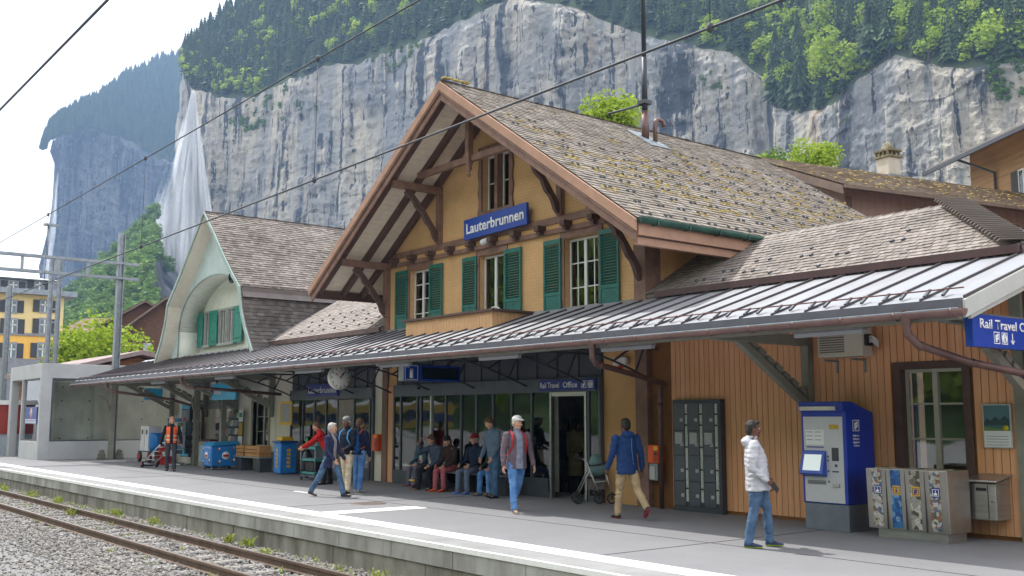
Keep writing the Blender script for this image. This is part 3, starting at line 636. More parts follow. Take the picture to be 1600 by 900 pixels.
def window(parent, x0, x1, z0, z1, y, cols=2, rows=3, fm=None, name='window', fw=.05, mw=.025, sash=True, back=True, gm=None):
    fm = fm or whitep; mb = MB(); d = .05
    mb.box(x0, x1, y, y+d, z0, z0+fw); mb.box(x0, x1, y, y+d, z1-fw, z1); mb.box(x0, x0+fw, y, y+d, z0+fw, z1-fw); mb.box(x1-fw, x1, y, y+d, z0+fw, z1-fw)
    if sash:
        xm = (x0+x1)/2; mb.box(xm-.04, xm+.04, y-.012, y+d, z0+fw, z1-fw)
    for i in range(1, cols):
        x = x0+(x1-x0)*i/cols
        if not (sash and cols % 2 == 0 and i == cols//2): mb.box(x-mw/2, x+mw/2, y+.006, y+d-.006, z0+fw, z1-fw)
    for j in range(1, rows):
        z = z0+(z1-z0)*j/rows; mb.box(x0+fw, x1-fw, y+.01, y+d-.01, z-mw/2, z+mw/2)
    w_ = mb.build(name, fm, parent)
    g = MB(); g.box(x0+fw*.5, x1-fw*.5, y+.022, y+.028, z0+fw*.5, z1-fw*.5); g.build('pane', gm or glassm, w_)
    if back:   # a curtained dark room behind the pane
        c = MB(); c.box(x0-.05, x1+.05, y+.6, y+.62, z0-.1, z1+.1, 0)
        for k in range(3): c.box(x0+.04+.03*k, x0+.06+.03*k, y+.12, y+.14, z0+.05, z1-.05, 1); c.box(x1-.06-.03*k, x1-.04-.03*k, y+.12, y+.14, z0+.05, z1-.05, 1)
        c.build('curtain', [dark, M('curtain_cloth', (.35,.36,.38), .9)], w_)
    return w_
def shutter(parent, x0, x1, z0, z1, y, mat=None, louvre=True, ang=0, hinge='L', panel=.30):
    mat = mat or green; mb = MB(); fw = .055; d = .032
    mb.box(x0, x0+fw, y-d, y, z0, z1); mb.box(x1-fw, x1, y-d, y, z0, z1)
    mb.box(x0+fw, x1-fw, y-d, y, z1-.11, z1); mb.box(x0+fw, x1-fw, y-d, y, z0, z0+.10)
    if louvre:
        zp = z0+(z1-z0)*panel; mb.box(x0+fw, x1-fw, y-d, y, zp-.04, zp+.04); mb.box(x0+fw, x1-fw, y-d+.012, y-.006, z0+.10, zp-.04)
        n = int((z1-.11-zp-.04)/.062)
        for i in range(n):
            z = zp+.06+i*(z1-.13-zp-.04)/n; mb.obox(((x0+x1)/2, y-d*.5, z), ((x1-x0)/2-fw, 0, 0), (0, .020, -.020) if True else 0, (0, .0045, .0045))
    else:
        for i in range(3):
            a = x0+fw+(x1-x0-2*fw)*i/3; mb.box(a+.003, a+(x1-x0-2*fw)/3-.003, y-d+.012, y-.004, z0+.1, z1-.11)
        mb.box(x0+.02, x1-.02, y-d-.012, y-d, z0+.16, z0+.22); mb.box(x0+.02, x1-.02, y-d-.012, y-d, z1-.26, z1-.20)
    o = mb.build('shutter', mat, parent, bevel=.003); h = MB()
    for z in (z0+.25, z1-.25): h.box((x1 if hinge == 'R' else x0-.03), (x1+.03 if hinge == 'R' else x0), y-.03, y-.005, z-.03, z+.03)
    h.build('hinge', anthrd, o); return o
def wall_grid(mb, x0, x1, ztop, z0, y0, y1, holes, mi=0, extra=()):
    """wall between x0 and x1 with rectangular holes; ztop may be a function of x"""
    f = ztop if callable(ztop) else (lambda x: ztop)
    xs = sorted({x0, x1, *[h[0] for h in holes], *[h[1] for h in holes], *extra}); xs = [x for x in xs if x0 <= x <= x1]
    for a, b in zip(xs[:-1], xs[1:]):
        hs = sorted([h for h in holes if h[0] <= a+1e-6 and h[1] >= b-1e-6], key=lambda h: h[2]); z = z0
        for h in hs:
            if h[2] > z+1e-4: mb.box(a, b, y0, y1, z, h[2], mi)
            z = h[3]
        mb.prism([(a, y0, z), (b, y0, z), (b, y0, f(b)), (a, y0, f(a))], (0, y1-y0, 0), mi)
# scale-shingle cladding
def scale_mat(name, c):
    m = bpy.data.materials.new(name); m.use_nodes = True; t = m.node_tree; b = t.nodes['Principled BSDF']; b.inputs['Roughness'].default_value = .75; b.inputs['Specular IOR Level'].default_value = .3
    tcn = N(t,'ShaderNodeTexCoord'); mpn = N(t,'ShaderNodeMapping'); mpn.inputs['Rotation'].default_value = (R(90),0,0); t.links.new(tcn.outputs['Object'], mpn.inputs['Vector'])
    br = N(t,'ShaderNodeTexBrick'); br.inputs['Scale'].default_value = 1; br.inputs['Brick Width'].default_value = .085; br.inputs['Row Height'].default_value = .075; br.inputs['Mortar Size'].default_value = .010; br.inputs['Mortar Smooth'].default_value = .5
    br.inputs['Color1'].default_value = (*c,1); br.inputs['Color2'].default_value = (*[q*.93 for q in c],1); br.inputs['Mortar'].default_value = (*[q*.87 for q in c],1)
    t.links.new(mpn.outputs[0], br.inputs['Vector']); 
    nz = N(t,'ShaderNodeTexNoise'); nz.inputs['Scale'].default_value = 1.2; x = N(t,'ShaderNodeMix', data_type='RGBA', blend_type='MULTIPLY'); x.inputs['Factor'].default_value = .35
    t.links.new(tcn.outputs['Object'], nz.inputs['Vector']); t.links.new(br.outputs['Color'], x.inputs['A']); t.links.new(nz.outputs['Fac'], x.inputs['B']); t.links.new(x.outputs['Result'], b.inputs['Base Color'])
    bp = N(t,'ShaderNodeBump'); bp.inputs['Strength'].default_value = .5; bp.inputs['Distance'].default_value = .012; bp.invert = True; t.links.new(br.outputs['Fac'], bp.inputs['Height']); t.links.new(bp.outputs[0], b.inputs['Normal']); return m
scalem = scale_mat('scale_shingle_cladding', hexc('#e8bb86'))
# ================================================================ main station building
YW = 14.5; XC = -18.95; X0, X1 = -23.95, -14.0; YB = 24.5; YF = 12.85; APEX = 9.40; EAV = 6.22; SL = .668
def rz(x): return APEX-abs(x-XC)*SL
sb = thing('station_building', (XC, 17, 0), 'ochre station building with big projecting gable and green shutters', 'station building')
holes = [(-22.72,-21.80,4.0,5.56), (-19.62,-18.66,3.9,5.56), (-16.52,-15.44,3.92,5.56), (-19.52,-18.44,6.62,8.02)]
mb = MB(); wall_grid(mb, X0, X1, lambda x: rz(x)-.14, 3.3, YW, YW+.22, holes, 0, (XC,))
mb.build('gable_wall', scalem, sb)
mb = MB()
wall_grid(mb, X0, X1, 3.299, 0, YW, YW+.22, [(-23.30,-15.36,0,2.5)], 0)
mb.box(X1-.22, X1, YW+.22, YB-1.2, 0, rz(X1)-.14, 0); mb.box(X0, X0+.22, YW+.22, YB-1.2, 0, rz(X0)-.14, 0); mb.prism([(X0,YB-1.4,0),(X1,YB-1.4,0),(X1,YB-1.4,rz(X1)-.14),(XC,YB-1.4,APEX-.14),(X0,YB-1.4,rz(X0)-.14)], (0,.2,0), 0)
mb.build('wall', ochre, sb)
# roof deck, soffit, shingles
roof = MB()
for sg in (-1, 1):
    e = XC+sg*EAV; slab(roof, (XC,YF+.03,APEX), (e,YF+.03,rz(e)), (e,YB,rz(e)), (XC,YB,APEX), .09)
roof_o = roof.build('roof', tile_main, sb)
for sg in (-1, 1):
    L = EAV/math.cos(math.atan(SL)); e = XC+sg*(EAV+.03)
    tiles('shingles', tile_main, roof_o, (e, YF, rz(e)+.008), (0,1,0), (-sg, 0, SL), YB-YF, L+.03, .15, .17, seed=4+sg)
cap = MB(); capline(cap, (XC,YF-.02,APEX+.07), (XC,YB,APEX+.07), .22, .62); cap.build('ridge_cap', tile_main, roof_o)
sof = MB()
for sg in (-1, 1):
    n = 40; Lx = EAV-.12
    for i in range(n):
        a = XC+sg*(.06+Lx*i/n); b = XC+sg*(.06+Lx*(i+.94)/n)
        sof.prism([(a,YF+.12,rz(a)-.095),(b,YF+.12,rz(b)-.095),(b,YF+.12,rz(b)-.115),(a,YF+.12,rz(a)-.115)], (0,YW-YF-.12,0))
    n = 8
    for i in range(n):
        a = X1 if sg > 0 else X0; a = XC+sg*(4.97+1.2*i/n); b = XC+sg*(4.97+1.2*(i+.93)/n)
        sof.prism([(a,YW,rz(a)-.095),(b,YW,rz(b)-.095),(b,YW,rz(b)-.115),(a,YW,rz(a)-.115)], (0,YB-YW-.1,0))
sof.build('soffit', soffit, roof_o)
bb = MB()
for sg in (-1, 1):
    e = XC+sg*(EAV+.04); z_ = rz(e)
    bb.prism([(XC,YF,APEX+.005),(e,YF,z_+.005),(e,YF,z_-.21),(XC,YF,APEX-.21)], (0,-.05,0), 0)
    e2 = XC+sg*(EAV-.02); bb.prism([(XC,YF+.055,APEX-.20),(e2,YF+.055,rz(e2)-.20),(e2,YF+.055,rz(e2)-.44),(XC,YF+.055,APEX-.44)], (0,-.05,0), 1)
    bb.prism([(XC,YF-.005,APEX-.22),(e2,YF-.005,rz(e2)-.22),(e2,YF-.005,rz(e2)-.27),(XC,YF-.005,APEX-.27)], (0,-.03,0), 1)
bb.build('bargeboard', [salmon, brown], roof_o, bevel=.006)
raf = MB()
for sg in (-1, 1):
    for y in (YF+.22, YF+.95, YW-.10):
        e = XC+sg*(EAV-.1); raf.beam((XC, y, APEX-.21), (e, y, rz(e)-.21), .12, .16, up=(0,0,1))
    e = XC+sg*(EAV-.06); raf.box(e-.03, e+.03, YF+.13, YB-.1, rz(e)-.36, rz(e)-.14)
parts(raf, 'rafter', brownd, roof_o)
# eave fascia and gutter on the long side towards the wing
fa = MB(); e = XC+EAV
fa.box(e-.05, e+.02, YF+.06, YB, rz(e)-.30, rz(e)-.05); fa.box(e-.16, e-.051, YF+.10, YB, rz(e)-.46, rz(e)-.20)
e = XC-EAV; fa.box(e-.02, e+.05, YF+.06, YB, rz(e)-.30, rz(e)-.05); parts(fa, 'eave_board', salmon, roof_o)
gu = MB(); e = XC+EAV+.09; zt = rz(XC+EAV)+.01
gu.prism([(e+.075*math.cos(a), YF+.02, zt+.10*math.sin(a)*1.1) for a in [math.pi+math.pi*i/8 for i in range(9)]], (0, YB-YF, 0), 0, True)
for k in range(14): gu.box(e-.08, e+.085, YF+.4+k*.85, YF+.43+k*.85, zt-.118, zt+.006)
gu.build('gutter', greenm, roof_o)
# snow hooks with moss patches on the sunny slope
hk, hf, mo, mf, ma = [], [], [], [], []; rr = np.random.default_rng(8)
vdir = np.array([-1,0,SL])/math.hypot(1,SL); nrm = np.array([SL,0,1])/math.hypot(1,SL); E0 = np.array([XC+EAV+.03, 0, rz(XC+EAV+.03)+.03])
def addq(V_, F_, c, a, b, n, h_):
    i = len(V_); V_ += [c-a-b, c+a-b, c+a+b, c-a+b, c-a*.7-b*.7+n*h_, c+a*.7-b*.7+n*h_, c+a*.7+b*.7+n*h_, c-a*.7+b*.7+n*h_]
    F_ += [(i,i+1,i+5,i+4),(i+1,i+2,i+6,i+5),(i+2,i+3,i+7,i+6),(i+3,i,i+4,i+7),(i+4,i+5,i+6,i+7)]
for r in range(10):
    for c in range(19):
        y = YF+.4+(c+.5*(r % 2))*.60; b = .30+r*.58
        if b > 6.2 or (r > 7 and c < 9 and rr.random() < .6): continue
        for dx in (0, .16):
            if rr.random() < .85: addq(hk, hf, E0+vdir*(b+rr.normal()*.02)+np.array([0,y+dx+rr.normal()*.03,0]), np.array([0,.020,0]), vdir*.035, nrm, .045)
        if r > 0 and rr.random() < .9*(1-abs(b-3.0)/4.4):
            for q in range(int(9+18*rr.random())):
                dv, dy = rr.normal()*.10-.10, rr.normal()*.15+.07; s_ = .008+.022*rr.random(); addq(mo, mf, E0+vdir*(b+dv)+np.array([0,y+dy,0]), np.array([0,s_*1.5,0]), vdir*s_, nrm, .015); ma += [rr.random()]*5
for q in range(30): s_ = .02+.025*rr.random(); y = YF+.02+.7*rr.random()**1.5; addq(mo, mf, np.array([XC+.10+.03*rr.normal(), y, APEX+.065]), np.array([0,s_*1.3,0]), vdir*s_, nrm, .03); ma += [rr.random()*.6+.4]*5
o_ = npmesh('snow_hook', hk, hf, anthrd, roof_o); o_['kind'] = 'stuff'
mossm = foliage('moss', (.16,.115,.045), (.36,.26,.05), 0); o2_ = npmesh('moss', mo, mf, mossm, roof_o, attr=ma); o2_['kind'] = 'stuff'
for o in (o_, o2_):
    for v in o.data.vertices: v.co -= Vector(sb.location)
# timber frame of the gable
tf = MB(); YT = YW-.05
tf.box(X0-.02, X0+.24, YW-.06, YW, 0, rz(X0)-.2); tf.box(X1-.30, X1+.02, YW-.14, YW+.30, 0, rz(X1)-.2)
tf.box(X0+.242, X1-.302, YW-.05, YW, 5.93, 6.09); tf.box(X0+.242, X1-.302, YW-.07, YW, 5.71, 5.82)
for x in (-21.3, -16.6): tf.box(x-.09, x+.09, YW-.04, YW, 6.092, 7.35)
tf.build('timber_frame', brown, sb, bevel=.006)
lint = MB()
for a, b, *_ in holes[:3]: lint.box(a-.13, b+.13, YW-.03, YW, 5.563, 5.708); lint.box(a-.13, a, YW-.028, YW, 3.6, 5.562); lint.box(b, b+.13, YW-.028, YW, 3.6, 5.562)
parts(lint, 'window_surround', brown, sb)
fz = MB(); fz.box(X0+.25, X1-.31, YW-.02, YW, 5.821, 5.929); fz.build('frieze_board', ochre, sb)
for k in range(11):
    x = X0+.62+k*.875; j = MB(); j.box(x-.075, x+.075, YW-.26, YW-.02, 5.80, 5.925); j.box(x-.055, x+.055, YW-.20, YW-.02, 5.715, 5.80)
    j.build('beam_end', brownd, sb, bevel=.006)
# purlins, posts and curved braces
def bracket(x, z, length=1.45, drop=1.25):
    b = MB(); b.box(x-.08, x+.08, YW-length, YW, z-.09, z+.09); b.box(x-.085, x+.085, YW-length-.03, YW-length+.0, z-.10, z+.10)
    b.box(x-.08, x+.08, YW-.12, YW-.0, z-drop-.12, z-.09)
    b.build('purlin', brown, sb, bevel=.01)
    n = 12; up_, lo_ = [], []
    for i in range(n+1):
        t = i/n; y = YW-.10-(length-.50)*t; zz = z-drop+ (drop-.09)*t + .0; sag = .10*math.sin(math.pi*t)
        sc_ = .018*math.sin(t*math.pi*7)
        up_.append((x-.05, y+.05, zz+sag*.6+.05)); lo_.append((x-.05, y-.05-sc_, zz+sag-.09-sc_))
    c = MB(); c.prism(up_+lo_[::-1], (.10, 0, 0)); c.build('brace', brownd, sb)
for x in (-21.3, -16.6): bracket(x, rz(x)-.38)
bracket(X0+.12, 5.78); bracket(X1-.14, 5.72)
kp = MB(); kp.beam((XC-2.25, 13.75, 7.72), (XC+2.25, 13.75, 7.72), .13, .15); kp.build('collar_beam', brown, sb, bevel=.006)
kp = MB(); kp.box(XC-.07, XC+.07, 13.60, 13.74, 7.60, APEX-.2); kp.lathe([(.0,0),(.03,.02),(.045,.07),(.02,.11),(.05,.15),(.075,.22),(.05,.28),(.09,.31),(.09,.34)], (XC,13.67,7.26), 12)
kp.build('king_post', brown, sb); 
rp = MB(); rp.box(XC-.09, XC+.09, YF+.08, YW, APEX-.48, APEX-.26); rp.build('ridge_purlin', brownd, sb, bevel=.01)
# upper windows and shutters
window(sb, -22.70, -21.82, 4.02, 5.54, YW+.12, 2, 4)
window(sb, -19.60, -18.68, 3.92, 5.54, YW+.12, 2, 1)
window(sb, -16.50, -15.46, 3.94, 5.54, YW+.12, 4, 3)
for a, b, h in ((-23.38,-22.80,'R'), (-21.74,-21.16,'L'), (-20.28,-19.70,'R'), (-18.60,-17.98,'L'), (-17.18,-16.60,'R'), (-15.38,-14.80,'L')):
    shutter(sb, a, b, 3.86, 5.58, YW-.035, hinge=h)
# attic window with carved surround
s_ = MB(); a, b, c, d = holes[3]; pts = []
for i in range(25): t = i/24; pts.append((b+.13+.02*math.sin(t*22), YW-.05, c-.16+t*(d-c+.36)))
s_.prism([(b, YW-.05, c-.16)]+pts+[(b, YW-.05, d+.20)], (0,.05,0)); s_.prism([(2*XC-.06-p[0], p[1], p[2]) for p in [(b, YW-.05, c-.16)]+pts+[(b, YW-.05, d+.20)]], (0,.05,0))
s_.box(a, b, YW-.05, YW, d, d+.20); s_.box(a-.0, b+.0, YW-.05, YW, c-.16, c); s_.box(-19.04, -18.92, YW-.02, YW+.2, c, d); s_.build('attic_window_surround', brown, sb)
window(sb, -19.50, -19.05, 6.64, 8.0, YW+.14, 1, 2, sash=False); window(sb, -18.91, -18.46, 6.64, 8.0, YW+.14, 1, 2, sash=False)
# balcony
ba = MB(); bx0, bx1, by = -21.05, -17.57, 13.32
for i in range(30): a = bx0+(bx1-bx0)*i/30; ba.box(a+.004, a+(bx1-bx0)/30-.004, by, by+.025, 3.45, 3.99)
for i in range(10): a = by+.026+(YW-by-.03)*i/10; ba.box(bx1-.025, bx1, a+.004, a+(YW-by)/10-.008, 3.45, 3.99); ba.box(bx0, bx0+.025, a+.004, a+(YW-by)/10-.008, 3.45, 3.99)
ba.box(bx0+.03, bx1-.03, by+.03, by+.06, 3.3, 3.98); ba.box(bx1-.06, bx1-.03, by+.03, YW, 3.3, 3.98); ba.box(bx0, bx1, by+.07, YW, 3.60, 3.64)
bo = ba.build('balcony', M('balcony_boards', hexc('#d6a97c'), .7, var=.08), sb)
ba = MB(); ba.box(bx0-.08, bx1+.09, by-.08, by+.10, 3.995, 4.045); ba.box(bx1-.10, bx1+.09, by+.101, YW-.06, 3.995, 4.045); ba.box(bx0-.08, bx0+.10, by+.101, YW-.06, 3.995, 4.045); ba.build('handrail', brownd, bo)
ba = MB(); ba.box(bx0-.03, bx1+.03, by-.03, by-.001, 3.30, 3.46); ba.box(bx1+.001, bx1+.03, by-.001, YW-.06, 3.30, 3.46); ba.build('flashing', galv, bo)
# ground floor: glazed front, dark panels
fr = MB(); gx0, gx1, gy = -23.28, -15.34, 14.38
fr.box(gx0, gx1, gy-.02, gy+.30, 2.24, 2.54)
for x in (gx0, -23.0+.06, -22.16, -21.98, -20.87, -20.22, -19.60, -18.95, -18.26, -17.55, -15.06-.30, -15.70):
    fr.box(x-.03, x+.03, gy, gy+.07, 0.0, 2.238)
fr.box(gx0, -22.19, gy+.002, gy+.06, 0, .34); fr.box(-21.95, -16.95, gy+.002, gy+.06, 0, .12); fr.box(-18.23, -17.0, gy-.003, gy+.06, 0, .40); fr.box(-15.67, gx1, gy+.002, gy+.06, 0, .12)
fr.box(gx1-.05, gx1, gy+.08, YW, 0, 2.238); fr.box(gx0, gx0+.05, gy+.08, YW, 0, 2.238)
fo = fr.build('glazed_front', anthr, sb, bevel=.004)
fr = MB()
for x in (-21.50, -16.88, -15.77): fr.box(x-.028, x+.028, gy-.012, gy+.08, 0, 2.236)
fr.box(-16.85, -15.80, gy+.0, gy+.08, 2.15, 2.237); parts(fr, 'door_frame', steel, fo)
fr = MB(); fr.box(-23.25, -16.93, gy+.03, gy+.038, .1, 2.236); fr.box(-15.74, gx1-.06, gy+.03, gy+.038, .1, 2.236); fr.box(gx1-.03, gx1-.022, gy+.1, YW-.02, .1, 2.236); parts(fr, 'pane', glassm, fo)
fr = MB(); fr.lathe([(0,0),(.03,.0),(.035,.02),(.02,.05),(0,.055)], (-22.02, gy-.02, 2.44), 10, (0,-1,0)); fr.build('door_sensor', black, fo)
pn = MB(); pn.box(gx0, gx1, YW-.03, YW-.001, 2.545, 3.30)
for i in range(12): x = gx0+.3+i*.69; pn.box(x-.03, x+.03, YW-.06, YW-.031, 2.55, 3.75)
pn.build('dark_panel', anthrd, sb)
os_ = MB(); os_.box(-23.70, -23.31, YW-.025, YW-.001, 0, 2.5); os_.build('ochre_strip', orange, sb)
# interior of the waiting hall
it = MB(); it.box(-24, -14.3, 18.4, 18.5, 0, 3.2, 0); it.box(-24, -14.3, 14.75, 18.4, 2.9, 2.95, 1); it.box(-24.0,-14.3,14.73,18.4,.002,.012,2); it.box(-23.7, -23.6, 14.8, 18.4, 0, 2.9, 0); it.box(-14.6, -14.5, 14.8, 18.4, 0, 2.9, 0)
it.box(-20.6, -20.5, 16.2, 18.3, 0, 2.8, 3); it.box(-17.5, -15.2, 17.2, 17.8, 0, 1.05, 3); it.box(-22.9, -21.2, 17.6, 18.2, 0, 1.9, 1)
for k, (xa, xb, m_) in enumerate([(-21.3,-20.95,3),(-20.75,-20.3,3),(-20.1,-19.7,3),(-19.5,-19.05,3),(-18.9,-18.5,3),(-18.3,-17.7,4),(-17.5,-17.1,3),(-22.9,-22.3,3)]): it.box(xa, xb, 14.78+.03*(k % 2), 14.80+.03*(k % 2), .1, 2.3, m_)
it.build('waiting_hall', [M('hall_wall', (.42,.42,.43), .8), M('hall_ceiling', (.6,.6,.6), .8), M('hall_floor', (.26,.26,.265), .6), M('hall_counter', (.55,.54,.52), .6), M('hall_poster', (.16,.12,.10), .5, var=.4, scale=3)], sb)
# ================================================================ right wing (board wall, shingle roof)
wg = thing('station_wing', (-10, 15, 0), 'single storey wing clad in ochre vertical boards with hipped shingle roof', 'wing building')
XR1 = -6.95
mb = MB(); n = int((XR1+13.45)/.118); zt = 3.86
wx0, wx1, wz0, wz1 = -8.80, -7.58, .86, 2.55
for i in range(n):
    a = -13.45+i*(XR1+13.45)/n; b = a+(XR1+13.45)/n-.012; xm = (a+b)/2
    if wx0 < xm < wx1: mb.box(a, b, YW-.022, YW, .06, wz0); mb.box(a, b, YW-.022, YW, wz1, zt)
    else: mb.box(a, b, YW-.022, YW, .06, zt)
mb.build('board_cladding', orange, wg)
mb = MB(); wall_grid(mb, X1, XR1, 3.86, 0, YW+.001, YW+.2, [(wx0+.02,wx1-.02,wz0+.02,wz1-.02)], 0); mb.box(XR1-.02, XR1+3.5, YW+.03, YW+.2, 0, 3.86); mb.build('wall', M('wing_wall', hexc('#8a5c34'), .8), wg)
mb = MB(); mb.box(XR1, XR1+.16, YW-.06, YW+.03, 0, 3.7); mb.build('corner_post', greyw, wg)
mb = MB()
for i in range(24): a = XR1+.17+i*.14; mb.box(a, a+.128, YW-.005, YW+.03, .06, 2.5)
mb.build('end_cladding', orange, wg)
ws = MB(); ws.box(wx0, wx0+.12, YW-.05, YW+.16, wz0, wz1); ws.box(wx1-.12, wx1, YW-.05, YW+.16, wz0, wz1); ws.box(wx0+.12, wx1-.12, YW-.05, YW+.16, wz1-.11, wz1); ws.box(wx0-.02, wx1+.02, YW-.10, YW+.16, wz0-.08, wz0); parts(ws, 'window_surround', brownd, wg, bevel=.004)
window(wg, wx0+.121, wx1-.121, wz0, wz1-.111, YW+.09, 2, 3, fm=M('cream_window_frame', hexc('#bdb8aa'), .5), mw=.03)
# wing roof
SW = .58; z0w = 4.10; y0w = 14.38; xr = -6.72; rid = y0w+2.1; zr = z0w+2.1*SW; hx_ = xr-2.1
deck = MB(); slab(deck, (X1,y0w,z0w), (xr,y0w,z0w), (hx_,rid,zr), (X1,rid,zr), .08); slab(deck, (xr,y0w,z0w), (xr,y0w+4.2,z0w), (hx_,rid,zr), (hx_,rid,zr+.0001), .08); slab(deck, (X1,rid,zr), (hx_,rid,zr), (xr,rid+2.1,z0w), (X1,rid+2.1,z0w), .08)
wr = deck.build('roof', tile_wing, wg)
cs = math.cos(math.atan(SW)); Lw = 2.1/cs
tiles('shingles', tile_wing, wr, (X1, y0w-.03, z0w), (1,0,0), (0,1,SW), xr-X1, Lw, .135, .13, lo=lambda b: (0), hi=lambda b: xr-X1-b*cs, seed=12, th=.016, jit=.003)
tiles('shingles', tile_wing, wr, (xr+.02, y0w, z0w), (0,1,0), (-1,0,SW), 4.2, Lw, .135, .13, lo=lambda b: b*cs, hi=lambda b: 4.2-b*cs, seed=13, th=.016, jit=.003)
tiles('shingles', tile_wing, wr, (X1, y0w+4.2, z0w), (1,0,0), (0,-1,SW), xr-X1, Lw, .135, .13, hi=lambda b: xr-X1-b*cs, seed=14, th=.016, jit=.003)
cp = MB(); capline(cp, (X1,rid,zr+.06), (hx_+.1,rid,zr+.06), .26, .5)
p, q = Vector((xr, y0w, z0w+.05)), Vector((hx_, rid, zr+.07)); t_ = (q-p).normalized(); L = (q-p).length; sd_ = t_.cross(ZV).normalized()
for i in range(24):
    c = p+t_*(i+.5)*L/24; cp.obox(c+ZV*.03, t_*(L/24*.56)-ZV*.035, sd_*.25, ZV*.010)
cp.build('ridge_cap', tile_wing, wr)
fs = MB(); fs.box(X1+.31, xr+.03, y0w-.09, y0w-.03, z0w-.10, z0w+.02); fs.box(xr+.0, xr+.06, y0w-.03, y0w+4.2, z0w-.14, z0w+.01); fs.build('fascia', M('purple_brown_metal', hexc('#5c4648'), .45, .3), wr)
hk, hf = [], []; vd = np.array([0,1,SW])*cs; nm = np.array([0,-SW,1])*cs
for (a, b) in [(1.15,.25),(1.35,.25),(1.6,.55),(1.8,.55),(2.2,.35),(2.4,.35),(2.15,.85),(2.45,.85),(3.2,.75),(3.4,.75),(3.2,1.1),(4.0,.6),(4.2,.6),(4.9,.85),(5.1,.85),(5.0,1.25),(1.9,.12),(2.9,.15),(3.9,.15)]:
    addq(hk, hf, np.array([X1+a, y0w, z0w+.02])+vd*b-np.array(wg.location), np.array([.028,0,0]), vd*.04, nm, .05)
npmesh('snow_hook', hk, hf, anthrd, wr)['kind'] = 'stuff'
# downpipes of the wing are part of the canopy below
# ================================================================ link building and its roof
lk = thing('link_building', (-27, 15, 0), 'low link building with pale shingle roof between kiosk and station gable', 'link building')
yl = y0w; zl = 4.12; Ll = 3.4/cs
deck = MB(); slab(deck, (-31.5,yl,zl), (X0,yl,zl), (X0,yl+3.4,zl+3.4*SW), (-31.5,yl+3.4,zl+3.4*SW), .08); lr = deck.build('roof', tile_link, lk)
tiles('shingles', tile_link, lr, (-31.3, yl-.03, zl), (1,0,0), (0,1,SW), 7.35, Ll, .135, .13, seed=22, th=.016, jit=.003)
hk, hf = [], []
for r in range(4):
    for c in range(9): addq(hk, hf, np.array([-30+.5*(r%2)+c*.72, yl, zl+.02])+vd*(.35+.42*r)-np.array(lk.location), np.array([.028,0,0]), vd*.04, nm, .05)
npmesh('snow_hook', hk, hf, anthrd, lr)['kind'] = 'stuff'
fs = MB(); fs.box(-30.6, X0-.01, yl-.09, yl-.03, zl-.12, zl+.02); fs.build('fascia', copper, lr)
creamw = M('cream_wall', hexc('#e6e0d4'), .8, var=.05)
mb = MB(); wall_grid(mb, -30.6, X0-.001, 4.0, 0, YW+.02, YW+.2, [(-29.45,-24.45,.0,2.5)], 0); mb.build('wall', creamw, lk)
fr = MB(); kx0, kx1, ky = -29.45, -24.45, 14.44
fr.box(kx0, kx1, ky-.03, ky+.25, 2.22, 2.52)
for x in (kx0+.03, -28.62, -27.87, -27.14, -26.44, -25.50, -24.62, kx1-.03): fr.box(x-.03, x+.03, ky, ky+.07, 0, 2.218)
fr.box(kx0+.06, -26.47, ky+.003, ky+.06, .0, .92); fr.box(-25.47, -24.65, ky+.004, ky+.05, 0, .3)
lf = fr.build('glazed_front', anthr, lk, bevel=.004)
fr = MB(); fr.box(kx0+.06, -26.46, ky+.03, ky+.038, .93, 2.217); fr.box(-25.47, kx1-.06, ky+.03, ky+.038, .31, 2.217); parts(fr, 'pane', glassm, lf)
fr = MB(); fr.box(-26.4, -25.54, ky+.02, ky+.06, .01, 2.2); fr.build('sliding_door', M('beige_door', hexc('#8d8378'), .5), lf)
fr = MB(); fr.box(kx0, kx1, YW-.01, YW+.01, 2.53, 3.4)
for i in range(7): x = kx0+.4+i*.7; fr.box(x-.025, x+.025, YW-.04, YW-.011, 2.53, 3.6)
fr.build('dark_panel', anthrd, lk)
it = MB(); it.box(kx0-.3, kx1+.2, 17.0, 17.1, 0, 3, 0); it.box(kx0-.3, kx1+.2, 14.75, 17, .002, .01, 0); it.box(-28.8,-27.2,16.2,16.6,.0,1.4,1); it.build('shop_room', [dark, M('shop_goods', (.25,.28,.34), .7, var=.3, scale=9)], lk)
# ================================================================ kiosk building with the bell-shaped gable
kb = thing('kiosk_building', (-35.2, 16, 0), 'pale green kiosk building with curved bell gable and arched recess', 'kiosk building')
KX = -35.2; KY = 13.7
prof = [(0,9.0),(1.0,8.12),(2.0,7.14),(2.8,6.42),(3.35,5.98),(3.55,5.25),(3.9,4.6),(4.5,3.80)]
def kz(dx): return float(np.interp(abs(dx), [p[0] for p in prof], [p[1] for p in prof]))
pan = M('pale_green_boards', hexc('#c8d8d6'), .7, var=.06); crm = M('cream_boards', hexc('#ebeee2'), .7, var=.05); soffc = M('cream_soffit', hexc('#e6dccb'), .75, var=.05)
kr = MB()
for sg in (-1, 1):
    for (a, za), (b, zb) in zip(prof[:-1], prof[1:]):
        kr.prism([(KX+sg*a, KY, za), (KX+sg*b, KY, zb), (KX+sg*(b-.05), KY, zb-.10), (KX+sg*(max(0,a-.05)), KY, za-.10)], (0, 10.5, 0))
kro = kr.build('roof', tile_kiosk, kb)
